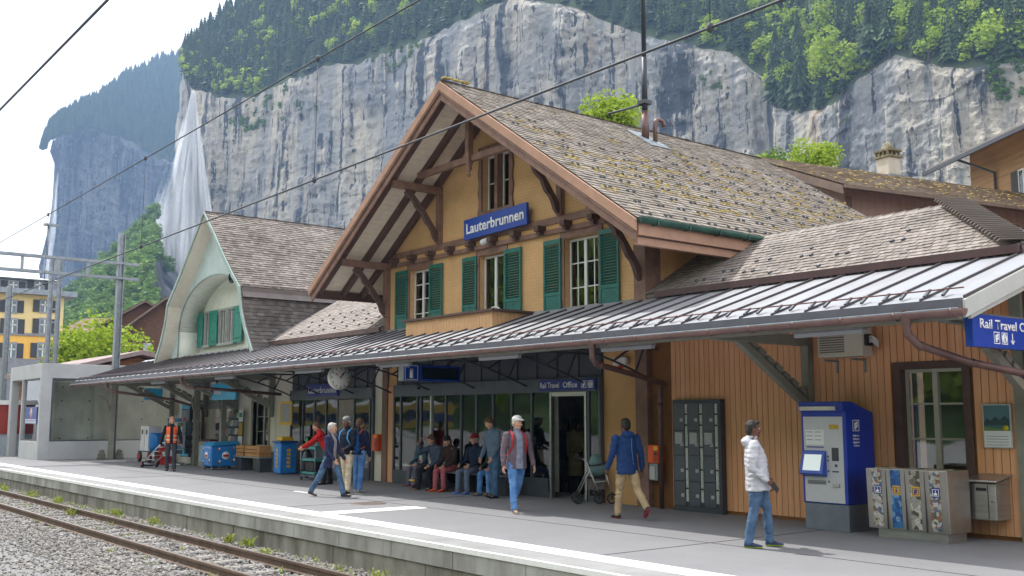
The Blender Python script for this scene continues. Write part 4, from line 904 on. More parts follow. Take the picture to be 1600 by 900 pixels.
for sg in (-1, 1):
    for i in range(4):
        (a, za), (b, zb) = prof[i], prof[i+1]; L = math.hypot(b-a, za-zb)
        tiles('shingles', tile_kiosk, kro, (KX+sg*b, KY, zb+.01), (0,1,0), (-sg*(b-a), 0, za-zb), 10.5, L, L/max(1, round(L/.135)), .165, seed=30+i+sg, th=.028, jit=.006)
    for i in range(4, 7):
        (a, za), (b, zb) = prof[i], prof[i+1]; L = math.hypot(b-a, za-zb)
        tiles('slates', tile_dark, kro, (KX+sg*b, KY+.05, zb+.01), (0,1,0), (-sg*(b-a), 0, za-zb), 10.4, L, L/max(1, round(L/.16)), .2, seed=40+i+sg, th=.02, jit=.008)
cp = MB(); capline(cp, (KX,KY-.02,9.07), (KX,KY+10.5,9.07), .24, .8, step=.26); cp.build('ridge_cap', tile_kiosk, kro)
fs = MB()
for sg in (-1, 1): fs.box(KX+sg*3.33, KX+sg*3.42, KY+.03, KY+10.4, 5.83, 5.97); fs.prism([(KX+sg*3.36,KY+.03,5.83),(KX+sg*3.50,KY+.03,5.64),(KX+sg*3.54,KY+.03,5.64),(KX+sg*3.42,KY+.03,5.83)], (0,10.3,0))
parts(fs, 'eave_board', M('grey_brown_metal', hexc('#6b625f'), .5, .2), kro)
vg = MB()
for sg in (-1, 1):
    for (a, za), (b, zb) in zip(prof[:-1], prof[1:]):
        vg.prism([(KX+sg*a, KY, za+.02), (KX+sg*b, KY, zb+.02), (KX+sg*(b-.09), KY, zb-.07), (KX+sg*max(0,a-.09), KY, za-.07)], (0, -.05, 0), 0)
        vg.prism([(KX+sg*max(0,a-.06), KY+.001, za-.101), (KX+sg*(b-.06), KY+.001, zb-.101), (KX+sg*(b-.08), KY+.001, zb-.13), (KX+sg*max(0,a-.08), KY+.001, za-.13)], (0, .5, 0), 1)
vg.build('verge', [M('grey_green_trim', hexc('#9cb0aa'), .6), soffc], kro)
# board wall with arched opening
AXC, AR = KX-.18, 3.25
def arch(x):
    d = abs(x-AXC)
    return 3.5 if d >= AR else (4.95+1.85*math.sqrt(max(0, 1-(d/AR)**2)))
gw = MB(); n = 66
for i in range(n):
    a = KX-4.4+8.8*i/n; b = a+8.8/n-.012; top = lambda x: kz(x-KX)-.13
    for (p_, q_) in ((a, b),):
        za, zb = arch(p_), arch(q_)
        if (za > 3.6) != (zb > 3.6): za = zb = max(za, zb) if abs((p_+q_)/2-AXC) < AR else 3.5
        if top(p_) > za+.01 and top(q_) > zb+.01: gw.prism([(p_, 14.2, za), (q_, 14.2, zb), (q_, 14.2, top(q_)), (p_, 14.2, top(p_))], (0, .03, 0))
gw.build('gable_boards', pan, kb)
# arch soffit and side cheeks
ar = MB(); n = 72; pr_ = [(AXC-AR, 3.5)]+[(AXC-AR*math.cos(math.pi*i/n), 4.95+1.85*math.sin(math.pi*i/n)) for i in range(n+1)]+[(AXC+AR, 3.5)]
for (a, za), (b, zb) in zip(pr_[:-1], pr_[1:]): ar.prism([(a,14.231,za),(b,14.231,zb),(b,14.231,zb+.04),(a,14.231,za+.04)] if abs(a-b) > 1e-6 else [(a,14.231,za),(a+(.04 if a > AXC else -.04),14.231,za),(b+(.04 if a > AXC else -.04),14.231,zb),(b,14.231,zb)], (0,.80,0), 0, True)
ar.build('arch_soffit', crm, kb)
tr = MB(); pts_ = [(a,14.19,z) for a, z in pr_]; tr.tube(pts_, .025, 6); tr.build('arch_trim', M('grey_green_trim', hexc('#9cb0aa')), kb)
rw = MB(); n = 46
kh = [(-39.0,-38.62,4.35,5.62), (-38.0,-37.55,4.35,5.72), (-37.42,-36.98,4.35,5.72)]
bx_ = [AXC-AR+.02+2*AR*i/n*.99 for i in range(n)]
for a in bx_:
    b = a+2*AR/n*.99-.012; xm = (a+b)/2; t_ = min(arch(a), arch(b))
    rw.prism([(a,15.02,3.4),(b,15.02,3.4),(b,15.02,arch(b)+.02),(a,15.02,arch(a)+.02)], (0,.03,0))
rw.build('recess_boards', crm, kb)
wbk = MB(); wbk.box(KX-3.3, KX+3.0, 15.06, 15.1, 3.2, 5.5); wbk.box(KX-2.3, KX+2.3, 15.06, 15.1, 5.5, 6.5); wbk.box(KX-4.2, KX+4.2, 14.35, 15.0, 3.3, 3.42); wbk.build('recess_floor', creamw, kb)
def kpx(px, z): p = AY(px, 480, 15.2); return p.x
for a, b in ((-37.92,-37.42), (-36.50,-35.95), (-35.75,-35.20)):
    wf_ = MB(); wf_.box(a-.06, a, 14.92, 15.019, 4.42, 5.62); wf_.box(b, b+.06, 14.92, 15.019, 4.42, 5.62); wf_.box(a-.06, b+.06, 14.92, 15.019, 5.62, 5.70); wf_.box(a-.10, b+.10, 14.88, 15.019, 4.32, 4.419)
    fo_ = wf_.build('window_frame', M('grey_window_frame', hexc('#a9aca6'), .6), kb)
    wf_ = MB(); wf_.box(a, b, 14.97, 15.015, 4.42, 5.62, 0); wf_.box((a+b)/2-.03, (a+b)/2+.03, 14.96, 14.97, 4.42, 5.62, 1); wf_.box(a, a+.05, 14.96, 14.97, 4.42, 5.62, 1); wf_.build('pane', [M('dull_pane', (.16,.165,.165), .25, var=.1), M('grey_bar', hexc('#b5b7b4'), .5)], fo_)
for a, b in ((-38.50,-38.00), (-37.34,-36.62), (-35.10,-34.36)): shutter(kb, a, b, 4.36, 5.68, 14.90, greens, louvre=False)
kv = MB(); kv.lathe([(.0,.02),(.16,.02),(.20,.0),(.24,.0),(.24,.06),(.16,.09)], (KX+1.55,14.19,6.55), 18, (0,-1,0)); kv.build('round_vent', anthrd, kb)
sk = MB(); sk.box(KX-4.55, KX+4.5, 13.62, 14.19, 3.60, 3.70); sk.prism([(KX-4.5,13.3,3.42),(KX+4.6,13.3,3.42),(KX+4.6,14.2,3.78),(KX-4.5,14.2,3.78)], (0,0,-.05)); sk.build('skirt_roof', tile_dark, kb)
# kiosk ground floor
kf = MB(); wall_grid(kf, -41.5, -30.601, 3.5, 0, YW, YW+.2, [(-35.95,-34.0,.0,2.3), (-39.6,-37.2,.5,2.3), (-32.3,-31.1,.75,2.2)], 0)
kf.box(-41.5,-41.3,YW+.2,22,0,3.5); kf.build('wall', creamw, kb)
kf = MB(); kf.box(-32.42,-32.3,YW-.03,YW+.12,.7,2.25); kf.box(-31.1,-30.98,YW-.03,YW+.12,.7,2.25); kf.box(-32.42,-30.98,YW-.03,YW+.12,2.2,2.32); kf.box(-32.5,-30.9,YW-.08,YW+.12,.65,.75); parts(kf, 'window_surround', M('stone_trim', hexc('#a59a8a'), .8), kb)
window(kb, -32.3, -31.1, .75, 2.2, YW+.12, 2, 3, fm=M('cream_window_frame', hexc('#bdb8aa')))
kf = MB(); kf.box(-36.0,-33.95,YW-.04,YW+.3,2.0,2.32); kf.build('roller_shutter', M('shutter_grey', hexc('#8f9190'), .5, .4, bump=.5, bscale=18, stretch=(.05,.05,8)), kb)
it = MB(); it.box(-41.2,-30.7,17.5,17.6,0,3,0); it.box(-41.2,-30.7,14.72,17.5,.002,.01,0)
for k in range(9):
    x = -40.6+k*1.05
    for z in (.3,.75,1.2,1.65): it.box(x, x+.85, 15.6, 15.9, z, z+.03, 1)
    for z in (.33,.78,1.23):
        for q in range(5): it.box(x+.03+.16*q, x+.14+.16*q, 15.6, 15.75, z, z+.18+.1*random.random(), 2+random.randrange(3))
it.build('shop_shelves', [dark, grey, M('magazines', (.45,.42,.38), .6, var=.4, scale=14, col2=(.10,.12,.2)), M('red_goods', (.35,.08,.06), .6), M('blue_goods', (.08,.15,.35), .6)], kb)
# ================================================================ platform canopy
cn = thing('platform_canopy', (-25, 13, 0), 'long standing-seam metal canopy with brown gutter over the platform', 'canopy')
CX0, CX1, CY0, CZ0, CY1, CZ1 = -43.2, -6.15, 11.68, 3.12, 14.30, 3.96
csl = (CZ1-CZ0)/(CY1-CY0)
def cz(y): return CZ0+(y-CY0)*csl
sheet = M('standing_seam_metal', hexc('#8d9096'), .58, .15, var=.08, scale=1.2, col2=hexc('#8f9096'), stretch=(1,.3,.3)); patch(sheet, hexc('#7d7878'), 1.1, .5, .7, (2,.4,1), 6, .7)
mr_ = MB(); mr_.prism([(CX0,CY0,CZ0),(CX1,CY0,CZ0),(CX1,CY1,CZ1),(CX0,CY1,CZ1)], (0,0,-.03), 0)
mr_.prism([(CX0,CY1,CZ1),(CX1,CY1,CZ1),(CX1,YW+.0,CZ1+.10),(CX0,YW+.0,CZ1+.10)], (0,0,-.03), 0)
seamd = M('seam_metal', hexc('#4a4345'), .75, 0)
n = 66
for i in range(n+1):
    x = CX0+(CX1-CX0)*i/n
    mr_.prism([(x-.012,CY0+.02,CZ0+.001),(x+.012,CY0+.02,CZ0+.001),(x+.012,CY1,CZ1+.001),(x-.012,CY1,CZ1+.001)], (0,0,.035), 1)
co = mr_.build('metal_roof', [sheet, seamd], cn)
sgd = MB(); ys = CY0+.22; zs = cz(ys)+.085; sgd.tube([(CX0+.1,ys,zs),(CX1-.1,ys,zs)], .009, 6, 0)
for i in range(n+1):
    for dx in (0, .24):
        x = CX0+(CX1-CX0)*i/n+dx
        if x < CX1: sgd.beam((x, ys-.10, cz(ys-.10)+.03), (x, ys+.05, cz(ys)+.10), .035, .03, mi=1)
sgd.build('snow_guard', [M('red_brown_rod', hexc('#74463f'), .5, .3), anthrd], cn)
dr_ = MB(); dr_.box(CX0, CX1, CY0-.035, CY0-.001, CZ0-.12, CZ0+.002, 0); dr_.tube([(CX0,CY0-.14,CZ0-.13),(CX1,CY0-.14,CZ0-.13)], .012, 6, 1); dr_.build('drip_edge', [M('grey_lilac_metal', hexc('#6f6f7c'), .4, .4), galv], cn)
gu = MB(); gc = CY0-.075; gzc = CZ0-.13
gu.prism([(CX0-.05, gc+.075*math.cos(a), gzc+.085*math.sin(a)) for a in [math.pi+math.pi*i/8 for i in range(9)]], (CX1-CX0+.1, 0, 0), 0, True)
for i in range(50):
    x = CX0+.3+i*(CX1-CX0-.4)/49; gu.prism([(x, gc+.085*math.cos(a), gzc+.097*math.sin(a)) for a in [math.pi+math.pi*k/8 for k in range(9)]], (.03, 0, 0), 0, True)
gu.build('gutter', M('copper_gutter', hexc('#7d625e'), .38, .3, var=.12), cn)
vb = MB(); vb.prism([(CX1+.001,CY0-.03,CZ0-.02),(CX1+.001,CY1+.2,cz(CY1+.2)+.02),(CX1+.001,CY1+.2,cz(CY1+.2)-.20),(CX1+.001,CY0-.03,CZ0-.24)], (.04,0,0)); vb.prism([(CX1-.06,CY0+.2,cz(CY0+.2)-.20),(CX1-.06,CY1+.2,cz(CY1+.2)-.20),(CX1-.06,CY1+.2,cz(CY1+.2)-.30),(CX1-.06,CY0+.2,cz(CY0+.2)-.30)], (.04,0,0)); vb.prism([(CX0-.041,CY0-.03,CZ0-.02),(CX0-.041,CY1,CZ1),(CX0-.041,CY1,CZ1-.2),(CX0-.041,CY0-.03,CZ0-.24)], (.04,0,0))
parts(vb, 'verge_board', M('pale_grey_board', hexc('#b9bab4'), .6, var=.06), cn, bevel=.006)
un = MB()
for i in range(18): a = CY0+.02+i*(YW-CY0-.04)/18; b = a+(YW-CY0)/18-.012; un.prism([(CX0+.02,a,cz(a)-.06),(CX0+.02,b,cz(b)-.06),(CX0+.02,b,cz(b)-.08),(CX0+.02,a,cz(a)-.08)], (CX1-CX0-.04,0,0))
un.build('underside_boards', M('underside_grey', hexc('#a8a399'), .8, var=.06), cn)
un = MB(); un.box(CX0, CX1-.1, CY0+.03, CY0+.15, cz(CY0)-.24, cz(CY0)-.09); un.box(CX0, CX1-.1, 13.0, 13.12, cz(13)-.24, cz(13)-.09); un.build('purlin', greyw, cn)
def timber_bracket(x, mat=greyw, L=2.45, drop=1.15, w=.14):
    b = MB(); zt_ = cz(CY0+.1)-.10; b.box(x-w/2, x+w/2, YW-L, YW-.03, zt_-.17, zt_-.0); b.box(x-w/2, x+w/2, YW-.18, YW-.03, zt_-drop-.35, zt_-.17)
    b.beam((x, YW-L+.55, zt_-.12), (x, YW-.12, zt_-drop-.02), w*.8, .13)
    p_, q_ = Vector((x, YW-L+.75, zt_-.12)), Vector((x, YW-.14, zt_-drop+.12)); t_ = (q_-p_).normalized(); nn_ = Vector((0,t_.z,-t_.y)); 
    if nn_.z < 0: nn_ = -nn_
    for k in range(7): c = p_.lerp(q_, (k+.8)/7.6); b.obox(c+nn_*.03, t_*.085, Vector((w*.36,0,0)), nn_*(.035+.015*(k % 2)))
    b.build('timber_bracket', mat, cn, bevel=.008)
for x in (-10.32, -6.62): timber_bracket(x)
for x in (-39.6, -36.2, -33.6, -30.75): timber_bracket(x, drop=1.0)
def iron_bracket(x):
    b = MB(); zt_ = cz(CY0+.1)-.13; y0_, y1_ = CY0+.35, YW-.04; b.beam((x,y0_,zt_),(x,y1_,zt_),.045,.045); pts = []
    for i in range(9): t = i/8; pts.append((x, y0_+.1+(y1_-y0_-.1)*t, zt_-.05-.62*t**1.5))
    b.tube(pts, .024, 6); b.beam(pts[4], (x, y0_+(y1_-y0_)*.72, zt_), .035, .035); b.beam(pts[6], (x, y0_+(y1_-y0_)*.85, zt_), .03, .03); b.build('iron_bracket', anthrd, cn)
for k in range(9): iron_bracket(-29.4+k*1.95)
def downpipe(pts, r=.05):
    b = MB(); b.tube(pts, r, 10); P0_ = Vector(pts[0]); b.lathe([(.075,.06),(.075,-.02),(r,-.14)], P0_, 12)
    for p_, q_ in zip(pts[1:-1], pts[2:]):
        p_, q_ = Vector(p_), Vector(q_); b.tube([p_.lerp(q_,.04), p_.lerp(q_,.09)], r*1.15, 10)
    b.build('downpipe', copper, cn)
gz = CZ0-.16
downpipe([(-12.55,gc,gz),(-12.55,gc,gz-.25),(-12.6,gc+.12,gz-.36),(-13.4,YW-.25,gz-.62),(-13.62,YW-.14,gz-.70),(-13.65,YW-.13,gz-.9),(-13.65,YW-.13,0)])
downpipe([(-6.85,gc,gz),(-6.85,gc,gz-.22),(-6.8,gc+.15,gz-.36),(-6.55,gc+.9,gz-.56),(-6.3,gc+1.7,gz-.68),(-5.9,YW-.3,gz-.95)])
downpipe([(-31.2,gc,gz),(-31.2,gc,gz-.2),(-31.1,gc+.15,gz-.33),(-29.6,YW-.3,gz-.55)])
downpipe([(-38.6,gc,gz),(-38.6,gc,gz-.2),(-38.4,gc+.15,gz-.33),(-37.0,13.4,gz-.62),(-36.15,14.25,gz-.95),(-36.15,14.3,gz-1.2),(-36.15,14.3,0)])
# free-standing canopy posts
for (x, y) in ((-43.0, 13.2), (-33.5, 13.95), (-36.0, 14.0)):
    b = MB(); b.box(x-.09, x+.09, y-.09, y+.09, 0, cz(y)-.2); b.tube([(x,y-.09,1.9),(x,y-.22,2.35),(x,y-.55,2.62)], .04, 7); b.build('canopy_post', greyw, cn, bevel=.01)
b = MB()
for sg in (-1, 1): b.lathe([(.16,0),(.20,.08),(.14,.12),(.17,.2),(.10,.26),(.13,.32),(.05,.40)], (-43.0+.0, 13.2+sg*.35, 0), 10)
parts(b, 'post_base', M('old_stone', (.19,.18,.15), .9, var=.2), cn)
# ================================================================ signs, clock, lamps
def panel(mb, p, xd, ud, w_, h_, d, mi=0):
    """box of thickness d whose FRONT face has its lower-left corner at p (front looks along xd x ud)"""
    xd, ud = Vector(xd).normalized(), Vector(ud).normalized(); n = xd.cross(ud); p = Vector(p)
    mb.obox(p + xd*w_/2 + ud*h_/2 - n*d/2, xd*w_/2, ud*h_/2, n*d/2, mi)
    return n
XD, YD = Vector((1,0,0)), Vector((0,1,0))
def icon(mb, kind, p, xd, ud, s, n, mi_w=1, mi_b=0):
    """small white pictogram in a framed square; p = lower-left corner on the surface"""
    P = lambda a, b, e=0: Vector(p) + xd*a*s + ud*b*s + n*e
    def r(a0, b0, a1, b1, e, mi): mb.obox(P((a0+a1)/2, (b0+b1)/2, e), xd*(a1-a0)*s/2, ud*(b1-b0)*s/2, n*.0015, mi)
    for q in ((0,0,1,.07),(0,.93,1,1),(0,.07,.07,.93),(.93,.07,1,.93)): r(*q, .003, mi_w)
    if kind == 'i': mb.lathe([(0,.0045),(.40*s,.0045),(.40*s,.0)], P(.5,.5), 20, n, mi_w); r(.44,.22,.56,.58,.007,mi_b); r(.44,.66,.56,.78,.007,mi_b)
    if kind == 't': r(.25,.15,.55,.75,.004,mi_w); r(.45,.35,.75,.85,.0075,mi_w); r(.50,.55,.66,.60,.011,mi_b)
    if kind == 'w': r(.46,.3,.54,.85,.004,mi_w); r(.25,.15,.75,.45,.006,mi_w)
    if kind == 'p': mb.lathe([(0,.0045),(.12*s,.0045)], P(.5,.78), 12, n, mi_w); r(.38,.2,.62,.62,.004,mi_w)
def arrow(mb, p, xd, ud, s, n, mi=1):
    P = lambda a, b: Vector(p)+xd*a*s+ud*b*s+n*.004
    mb.obox(P(.5,.5), xd*.06*s, ud*.42*s, n*.0015, mi)
    for sg in (-1, 1): mb.obox(P(.5+sg*.14,.22), (xd*sg*.7+ud*.7)*.2*s, (ud*.7-xd*sg*.7)*.055*s, n*.0016, mi)
t = math.radians(1.3); xs_, us_ = Vector((math.cos(t),0,math.sin(t))), Vector((-math.sin(t),0,math.cos(t)))
p0 = AY(725,376,14.30); w_ = (AY(823,350,14.30)-p0).length; h_ = .50
sg_ = thing('station_sign', p0, 'large blue sign reading Lauterbrunnen on the gable below the attic window', 'sign')
mb = MB(); n_ = panel(mb, p0, xs_, us_, w_, h_, .07); mb.build('sign_board', blue, sg_, bevel=.004)
lettering('Lauterbrunnen', p0+xs_*.10+us_*.14+n_*.001, xs_, us_, .25, w_-.2, white, sg_, bold=.022)
p0 = AY(480,620,14.36); sg_ = thing('name_sign', p0, 'dark blue Lauterbrunnen name sign on the glazed shop front beside the clock', 'sign')
w_ = AY(527,612,14.36).x-p0.x; mb = MB(); panel(mb, p0, XD, ZV, w_, .36, .06); mb.build('sign_board', bluedk, sg_, bevel=.004)
lettering('Lauterbrunnen', p0+XD*.08+ZV*.10-YD*.001, XD, ZV, .18, w_-.16, white, sg_, bold=.01)
p0 = Vector((-17.18, 14.30, 2.27)); sg_ = thing('travel_office_sign', p0, 'narrow blue Rail Travel Office sign above the open sliding door', 'sign')
mb = MB(); panel(mb, p0, XD, ZV, 1.78, .23, .05)
for k, q in enumerate(('t', 'i')): icon(mb, q, p0+XD*(1.38+.20*k)+ZV*.04-YD*.001, XD, ZV, .15, -YD)
mb.build('sign_board', [bluedk, white], sg_)
lettering('Rail Travel', p0+XD*.05+ZV*.06-YD*.001, XD, ZV, .12, .62, white, sg_, bold=.01); lettering('Office', p0+XD*.80+ZV*.06-YD*.001, XD, ZV, .12, .45, white, sg_, bold=.01)
p0 = Vector((-6.25, 12.06, 2.57)); sg_ = thing('hanging_sign', p0, 'bright blue Rail Travel Office sign with pictograms hanging at the canopy end', 'sign')
mb = MB(); panel(mb, p0, YD, ZV, 2.35, .40, .10)
for k, q in enumerate(('t', 'i')): icon(mb, q, p0+YD*(.50+.20*k)+ZV*.05+XD*.001, YD, ZV, .15, XD)
arrow(mb, p0+YD*.90+ZV*.05, YD, ZV, .16, XD); arrow(mb, p0+YD*1.9+ZV*.05, YD, ZV, .16, XD); mb.build('sign_board', [blue, white], sg_, bevel=.004)
lettering('Rail Travel Office', p0+YD*.17+ZV*.235+XD*.001, YD, ZV, .115, 1.55, white, sg_, bold=.018)
mb = MB(); mb.box(-6.32,-6.28,12.3,12.34,2.97,3.25); mb.box(-6.32,-6.28,14.0,14.04,2.97,3.25); parts(mb, 'hanger', grey, sg_)
# clock
cl = thing('station_clock', (-22.5, 12.36, 2.68), 'round white station clock hanging under the canopy', 'clock')
mb = MB(); c = Vector((-22.5,12.36,2.68)); mb.lathe([(0,-.16),(.27,-.16),(.30,-.12),(.30,.0),(.285,.015)], c, 32, XD, 0); mb.tube([(-22.58,12.36,2.95),(-22.58,12.36,3.12)], .03, 8); mb.build('case', M('clock_case', hexc('#dddbd3'), .4, 0), cl)
mb = MB(); mb.lathe([(0,.004),(.275,.004),(.275,-.01)], c, 32, XD, 0)
for k in range(12):
    a = k*math.pi/6; L = .045; e = Vector((0,math.sin(a),math.cos(a))); mb.obox(c+e*(.262-L/2)+XD*.007, e*L/2, e.cross(XD)*.009, XD*.001, 1)
mb.build('dial', [M('dial_white', (.9,.9,.88), .4, var=.02), black], cl)
for nm, ang, L, w_ in (('hour_hand', 33, .15, .013), ('minute_hand', 42, .22, .010)):
    e = Vector((0,math.sin(R(ang)),math.cos(R(ang)))); mb = MB(); mb.obox(c+e*(L/2-.02)+XD*(.012+w_*.2), e*L*.55, e.cross(XD)*w_, XD*.001); mb.build(nm, black, cl)
e = Vector((0,math.sin(R(-60)),math.cos(R(-60)))); mb = MB(); mb.obox(c+e*.06+XD*.018, e*.10, e.cross(XD)*.004, XD*.001); mb.lathe([(0,.020),(.02,.020),(.02,.017)], c+e*.15, 10, XD); mb.build('second_hand', red, cl)
# platform number and destination display
pn_ = thing('platform_number_sign', (-19.5, 12.45, 2.52), 'square blue platform sign with a white 1 next to the display', 'sign')
mb = MB(); mb.box(-19.72,-19.52,12.30,12.70,2.52,2.90); mb.build('housing', M('sign_housing', hexc('#a9acb0'), .4, .3), pn_, bevel=.006)
mb = MB(); p0 = Vector((-19.50,12.32,2.53)); panel(mb, p0, YD, ZV, .37, .36, .02, 0)
for q in ((.02,.02,.33,.012),(.02,.328,.33,.012)): mb.obox(p0+YD*(q[0]+q[2]/2)+ZV*q[1]+XD*.002, YD*q[2]/2, ZV*q[3]/2, XD*.001, 1)
for q in (.02,.35): mb.obox(p0+YD*q+ZV*.175+XD*.002, YD*.006, ZV*.16, XD*.001, 1)
mb.build('sign_board', [blue, white], pn_); lettering('1', p0+YD*.14+ZV*.06, YD, ZV, .20, .09, white, pn_, bold=.03); lettering('Gleis', p0+YD*.04+ZV*.29, YD, ZV, .03, .09, white, pn_, bold=.01)
dp = thing('departure_display', (-19.5, 13.3, 2.5), 'dark departure display in a blue frame hanging beside the number sign', 'display')
mb = MB(); mb.box(-19.70,-19.51,12.74,13.86,2.52,2.88); mb.build('frame', blue, dp, bevel=.006); mb = MB(); mb.box(-19.509,-19.502,12.80,13.80,2.57,2.83); mb.build('screen', M('display_glass', hexc('#0c1c24'), .15, var=.05), dp)
mb = MB(); mb.box(-19.64,-19.58,13.0,13.04,2.885,3.35); mb.box(-19.64,-19.58,13.6,13.64,2.885,3.45); parts(mb, 'hanger', anthrd, dp)
# kiosk signs
teal = M('kiosk_cyan', hexc('#2fb2e2'), .4, var=.03)
def kiosk_words(p, xd, n, parent, s=1.0):
    lettering('k', p+xd*.10*s+ZV*.20*s+n*.001, xd, ZV, .20*s, .10*s, red, parent, bold=.03)
    lettering('kiosk', p+xd*.26*s+ZV*.20*s+n*.001, xd, ZV, .20*s, .62*s, white, parent, bold=.03)
p0 = Vector((-33.60, 13.55, 2.27)); ks = thing('kiosk_sign', p0, 'cyan kiosk sign with white lettering above the shop entrance', 'sign')
mb = MB(); panel(mb, p0, XD, ZV, 2.0, .55, .08); mb.build('sign_board', teal, ks, bevel=.004); kiosk_words(p0, XD, -YD, ks); mb = MB(); mb.box(-33.3,-33.26,13.58,13.62,2.82,3.3); mb.box(-31.9,-31.86,13.58,13.62,2.82,3.3); parts(mb, 'hanger', anthrd, ks)
p0 = Vector((-41.0, 13.80, 2.38)); ks = thing('side_kiosk_sign', p0, 'cyan kiosk sign hanging at the far left end under the canopy', 'sign')
mb = MB(); panel(mb, p0, YD, ZV, .75, .46, .08); mb.build('sign_board', teal, ks); lettering('k', p0+YD*.10+ZV*.12+XD*.001, YD, ZV, .26, .2, red, ks, bold=.03)
# under-canopy strip lamps
def strip_lamp(x0, x1, y, label):
    z = cz(y)-.44; o = thing('strip_lamp', ((x0+x1)/2, y, z), label, 'lamp', 'strip lamps under the canopy'); w_ = (x1-x0)/2
    mb = MB(); mb.box(-w_, w_, -.05, .05, -.0, .05); mb.box(-w_*.7, -w_*.6, -.02, .02, .05, .34); mb.box(w_*.6, w_*.7, -.02, .02, .05, .34); mb.build('lamp_housing', M('lamp_housing_grey', hexc('#8f9096'), .5), o, world=False)
    mb = MB(); mb.box(-w_+.02, w_-.02, -.045, .045, -.05, -.001); mb.build('diffuser', M('lamp_diffuser', hexc('#b9bcc4'), .3, var=.03), o, world=False); return o
for a, b, lb in ((-9.05,-7.9,'grey strip lamp in front of the air conditioner'), (-13.1,-11.85,'grey strip lamp above the brown corner post'), (-16.7,-15.4,'grey strip lamp above the travel office door'), (-20.6,-19.3,'grey strip lamp beside the platform number sign'), (-24.9,-23.4,'grey strip lamp left of the clock'), (-30.3,-28.9,'grey strip lamp above the yellow rimmed board'), (-36.0,-34.6,'grey strip lamp in front of the kiosk sign')):
    strip_lamp(a, b, 12.35, lb)
# small fittings
cm = thing('security_camera', AY(757,378,14.30), 'small white security camera mounted below the blue gable sign', 'camera'); c = cm.location.copy()
mb = MB(); mb.tube([c+Vector((.18,.1,.04)), c+Vector((.05,.05,.08))], .02, 8); mb.build('arm', whitep, cm); mb = MB(); mb.lathe([(0,-.10),(.06,-.10),(.075,-.06),(.075,.06),(.05,.10),(0,.11)], c, 14, Vector((-.5,-.6,-.3))); mb.build('body', whitep, cm)
sr = thing('alarm_siren', (-14.75,14.3,2.78), 'white siren box with red lens on the ochre wall under the canopy', 'siren'); mb = MB(); mb.box(-14.93,-14.57,14.36,14.47,2.74,2.90); mb.build('body', whitep, sr, bevel=.02); mb = MB(); mb.lathe([(0,-.07),(.05,-.05),(.06,0)], (-14.75,14.41,2.74), 12); mb.build('lens', red, sr)
ac = thing('air_conditioner', (-9.45,14.2,2.66), 'cream air conditioner unit on wall brackets under the canopy', 'air conditioner')
mb = MB(); mb.box(-9.92,-9.10,14.12,14.42,2.66,3.12); mb.build('housing', M('ac_cream', hexc('#cdc6b6'), .5, var=.04), ac, bevel=.02)
mb = MB()
for k in range(9): mb.box(-9.87,-9.42,14.108,14.119,2.73+.038*k,2.75+.038*k)
mb.build('fan_grille', M('ac_grille', hexc('#7c776d'), .6), ac)
mb = MB()
for x in (-9.8,-9.3): mb.box(x,x+.03,14.12,14.47,2.60,2.63); mb.box(x,x+.03,14.44,14.47,2.42,2.60)
mb.build('wall_bracket', galv, ac)
mb = MB()
for k in range(4): z=2.95-.03*k; mb.tube([(-9.10,14.25,z),(-9.0,14.24,z+.02),(-8.95,14.3,z-.04),(-9.0,14.44,z-.08)], .012, 6)
mb.build('cable', whitep, ac); mb = MB(); mb.box(-9.099,-9.05,14.18,14.34,2.82,3.0); mb.build('connection_box', black, ac)
# orange ticket validators
def validator(x0, x1, y, z0, z1, label, big):
    o = thing('ticket_validator', ((x0+x1)/2, y, z0), label, 'ticket validator', 'orange ticket validators')
    mb = MB(); mb.box(x0, x1, y, y+.16, z0, z1, 0); mb.build('body', vorange, o, bevel=.012)
    xm = x0+(x1-x0)*.5; mb = MB(); mb.box(xm+.005, x1-.012, y-.014, y-.001, z0+.02, z1-.10, 0); mb.box(xm+.04, x1-.05, y-.02, y-.0145, z0+.16, z0+.20, 1); mb.box(xm+.02, x1-.03, y-.014, y-.001, z1-.095, z1-.02, 2); mb.build('slot_panel', [M('darker_orange', hexc('#b8451d'), .5), black, yellow], o)
    if big: mb = MB(); mb.box(x0+.03, x1-.05, y+.01, y+.15, z0-.32, z0-.01, 0); mb.box(x0+.04, x0+.17, y+.0, y+.009, z0-.30, z0-.06, 1); mb.box(x0-.08,x0+.029,y+.05,y+.12,z0-.30,z0-.12,0); mb.build('lower_box', [galv, M('label_plate', (.6,.6,.6), .5)], o)
validator(-13.95,-13.66,14.32,.84,1.18,'orange ticket validator with grey box below, beside the brown downpipe',True)
validator(-24.30,-24.02,14.34,.80,1.25,'orange ticket validator on the white wall strip left of the waiting hall',False)
